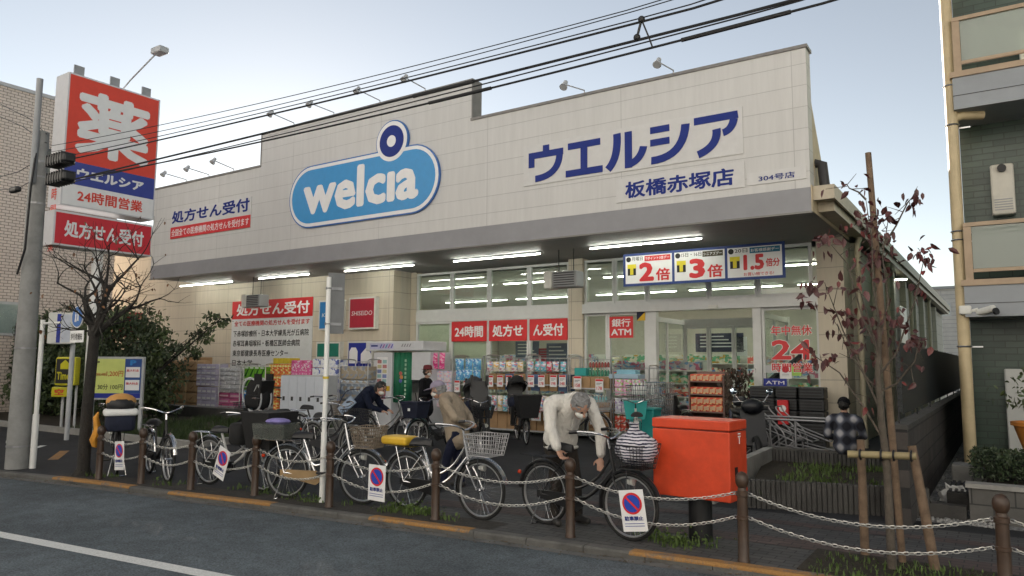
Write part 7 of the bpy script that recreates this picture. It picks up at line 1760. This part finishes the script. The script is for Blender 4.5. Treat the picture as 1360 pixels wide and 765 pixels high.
a = gy(1045, 470, YW+.6); t = thing('parasol', 'closed dark parasol leaning inside the right hand glass', 'parasol', (a.x-.3, YW+.5, .05)); MB().tube([V(-.5, 0, .9), V(.65, 0, 1.9)], [.12, .05], 8).build('canopy', BLKPL, t); MB().tube([V(-.8, 0, 0.03), V(-.5, 0, .9)], .02, 6).build('pole', STEEL, t)
t = thing('blue_partition', 'blue low partition with a white swoosh inside the right hand glass', 'partition', (gy(1045, 520, YW+.3).x, YW+.3, .05)); MB().bb(-.75, .75, 0, .04, .0, 1.05).build('panel', BLUE, t); MB().prism([(-.5, .8), (.2, .92), (.5, .85), (.2, .86)], -.006, -.0005).build('swoosh', CYAN, t)
# posters hung inside
for i, (px, py, w_, h_, m, lab) in enumerate(((955, 455, 1.3, .5, NAVY, 'dark poster with pale heading hung inside the entrance'), (935, 487, .4, .35, LGREY, 'small pale notice hung on the inner door'), (982, 460, .4, .5, SIGNW, 'white notice hung at the right of the inner door'), (700, 465, .8, .5, M('poster_slate', (.12, .16, .25), .6), 'slate poster behind the third window'), (742, 470, .8, .6, M('poster_slate', (.12, .16, .25), .6), 'slate poster behind the fourth window'), (725, 472, .5, .4, CRIM, 'red case on the counter behind the windows'))):
    c = gy(px, py, vy+.3 if i < 3 else YW+1.5); t = thing('inside_poster', lab, 'poster', c); MB().bb(-w_/2, w_/2, 0, .02, -h_/2, h_/2).build('sheet', m, t); g = MB()
    for k in range(4): g.bb(-w_*.4, w_*(.1+.1*k), -.005, -.001, h_*(.3-.18*k), h_*(.36-.18*k))
    g.build('print', SIGNW if i in (0, 3, 4) else GREY, t)
# ================================================================= garden of the flats
pz0 = gz(1366, 690, hg); pc = V(gy(1392, 600, gwy+1.3).x, gwy+1.3, hg-.03)
zt_ = zat(1355, 560, pc)-pc.z; 
t = thing('orange_pot', 'tall orange flower pot cut by the right edge', 'flower pot', pc); MB().lathe([(.16, 0), (.24, zt_*.5), (.33, zt_*.93), (.36, zt_*.94), (.36, zt_), (.31, zt_), (.3, zt_-.05)], 24).build('pot', M('terracotta', (.55, .2, .04), .6, .15, sc=3), t, True)
pl = thing('potted_bush', 'leafy dark green bush growing out of the orange pot', 'plant', pc+V(0, 0, zt_-.05)); MB().tube([V(0, 0, 0), V(-.03, 0, .5)], .02, 6).tube([V(0, 0, .1), V(-.2, 0, .45)], .012, 5).build('stem', BARK, pl)
leaves('foliage', [V(random.gauss(-.02, .18), random.gauss(0, .16), .2+abs(random.gauss(.15, .22))) for _ in range(260)], .08, LEAFM, pl)
hx = gz(1325, 640, hg); hh_ = thing('low_hedge', 'low clipped dark hedge in the flats garden bed', 'hedge', (gy(1330, 632, gwy+.9).x, gwy+.9, hg-.03))
st2 = MB()
for i in range(14): st2.tube([V(random.uniform(-.5, .6), random.uniform(-.4, .4), 0), V(random.uniform(-.5, .6), random.uniform(-.4, .4), .3)], .006, 4)
st2.build('stems', BARKD, hh_)
stuff(leaves('foliage', [V(random.uniform(-.3, .4), random.uniform(-.4, .5), .05+random.random()**.7*.32) for _ in range(2600)], .045, LEAFD, hh_))
c = gz(1309, 610, hg); t = thing('step_block', 'grey concrete step block beside the drain pipe', 'block', (gwx-.12, gwy+2.1, 0)); MB().rbox((0, 0, .2), (.3, .4, .4), .02).build('block', CONC, t)
t = thing('drain_cover', 'dark ribbed drain cover lying in front of the step block', 'drain cover', (gwx-.1, gwy+1.2, 0)); m_ = MB().bb(-.16, .16, -.5, .5, 0, .2); m_.build('frame', CONCD, t); g = MB()
for i in range(5): g.bb(-.14+i*.06, -.11+i*.06, -.46, .46, .202, .23)
g.build('rib', DGREY, t)
c = gz(1272, 668, .05); t = thing('white_bag', 'crumpled white plastic bag with a dark mark lying on the gravel', 'bag', V(c.x, c.y, .0))
random.seed(3); m_ = MB(); m_.ball((0, 0, .11), (.19, .12, .13), 16, 10); m_.v = [(x+random.gauss(0, .016), y+random.gauss(0, .014), max(.006, z+random.gauss(0, .016))) for x, y, z in m_.v]; m_.tube([V(-.1, 0, .18), V(-.12, 0, .27), V(-.04, 0, .2)], .02, 6); m_.build('bag', WHITE, t); MB().prism([(.0, .02), (.1, .05), (.07, .14), (-.02, .11)], -.135, -.12).build('mark', BLACK, t)
# far end of the passage: a pale house and an autumn tree beyond
c = gy(1250, 400, 62); t = thing('far_house', 'pale clad house seen far off at the end of the passage', 'house', (c.x, 62, 0)); zh = gy(1255, 384, 62).z
MB().bb(-2.2, 1.6, 0, 6, 0, zh).build('wall', brick('siding_pale', (.45, .44, .42), (.47, .46, .44), (.3, .3, .3), 6, .3, .02, 'xz'), t); MB().bb(-2.4, 1.8, -.2, 6.2, zh+.002, zh+.2).build('roof', GREY, t); f = MB().bb(-.6, .6, -.06, -.003, zh-2, zh-1).build('window', LGREY, t); MB().bb(-.5, .5, -.07, -.061, zh-1.9, zh-1.1).build('pane', GL, f)
c = gy(1262, 410, 70); t = thing('autumn_tree', 'orange leaved tree far off at the end of the passage', 'tree', (c.x+.6, 70, 0)); zt_ = gy(1262, 402, 70).z
MB().tube([V(0, 0, 0), V(0, 0, zt_*.7)], .15, 8).build('trunk', BARK, t); leaves('crown', [V(random.gauss(0, 1), random.gauss(0, 1), zt_*.75+random.gauss(0, 1)) for _ in range(700)], .3, LEAFB, t)
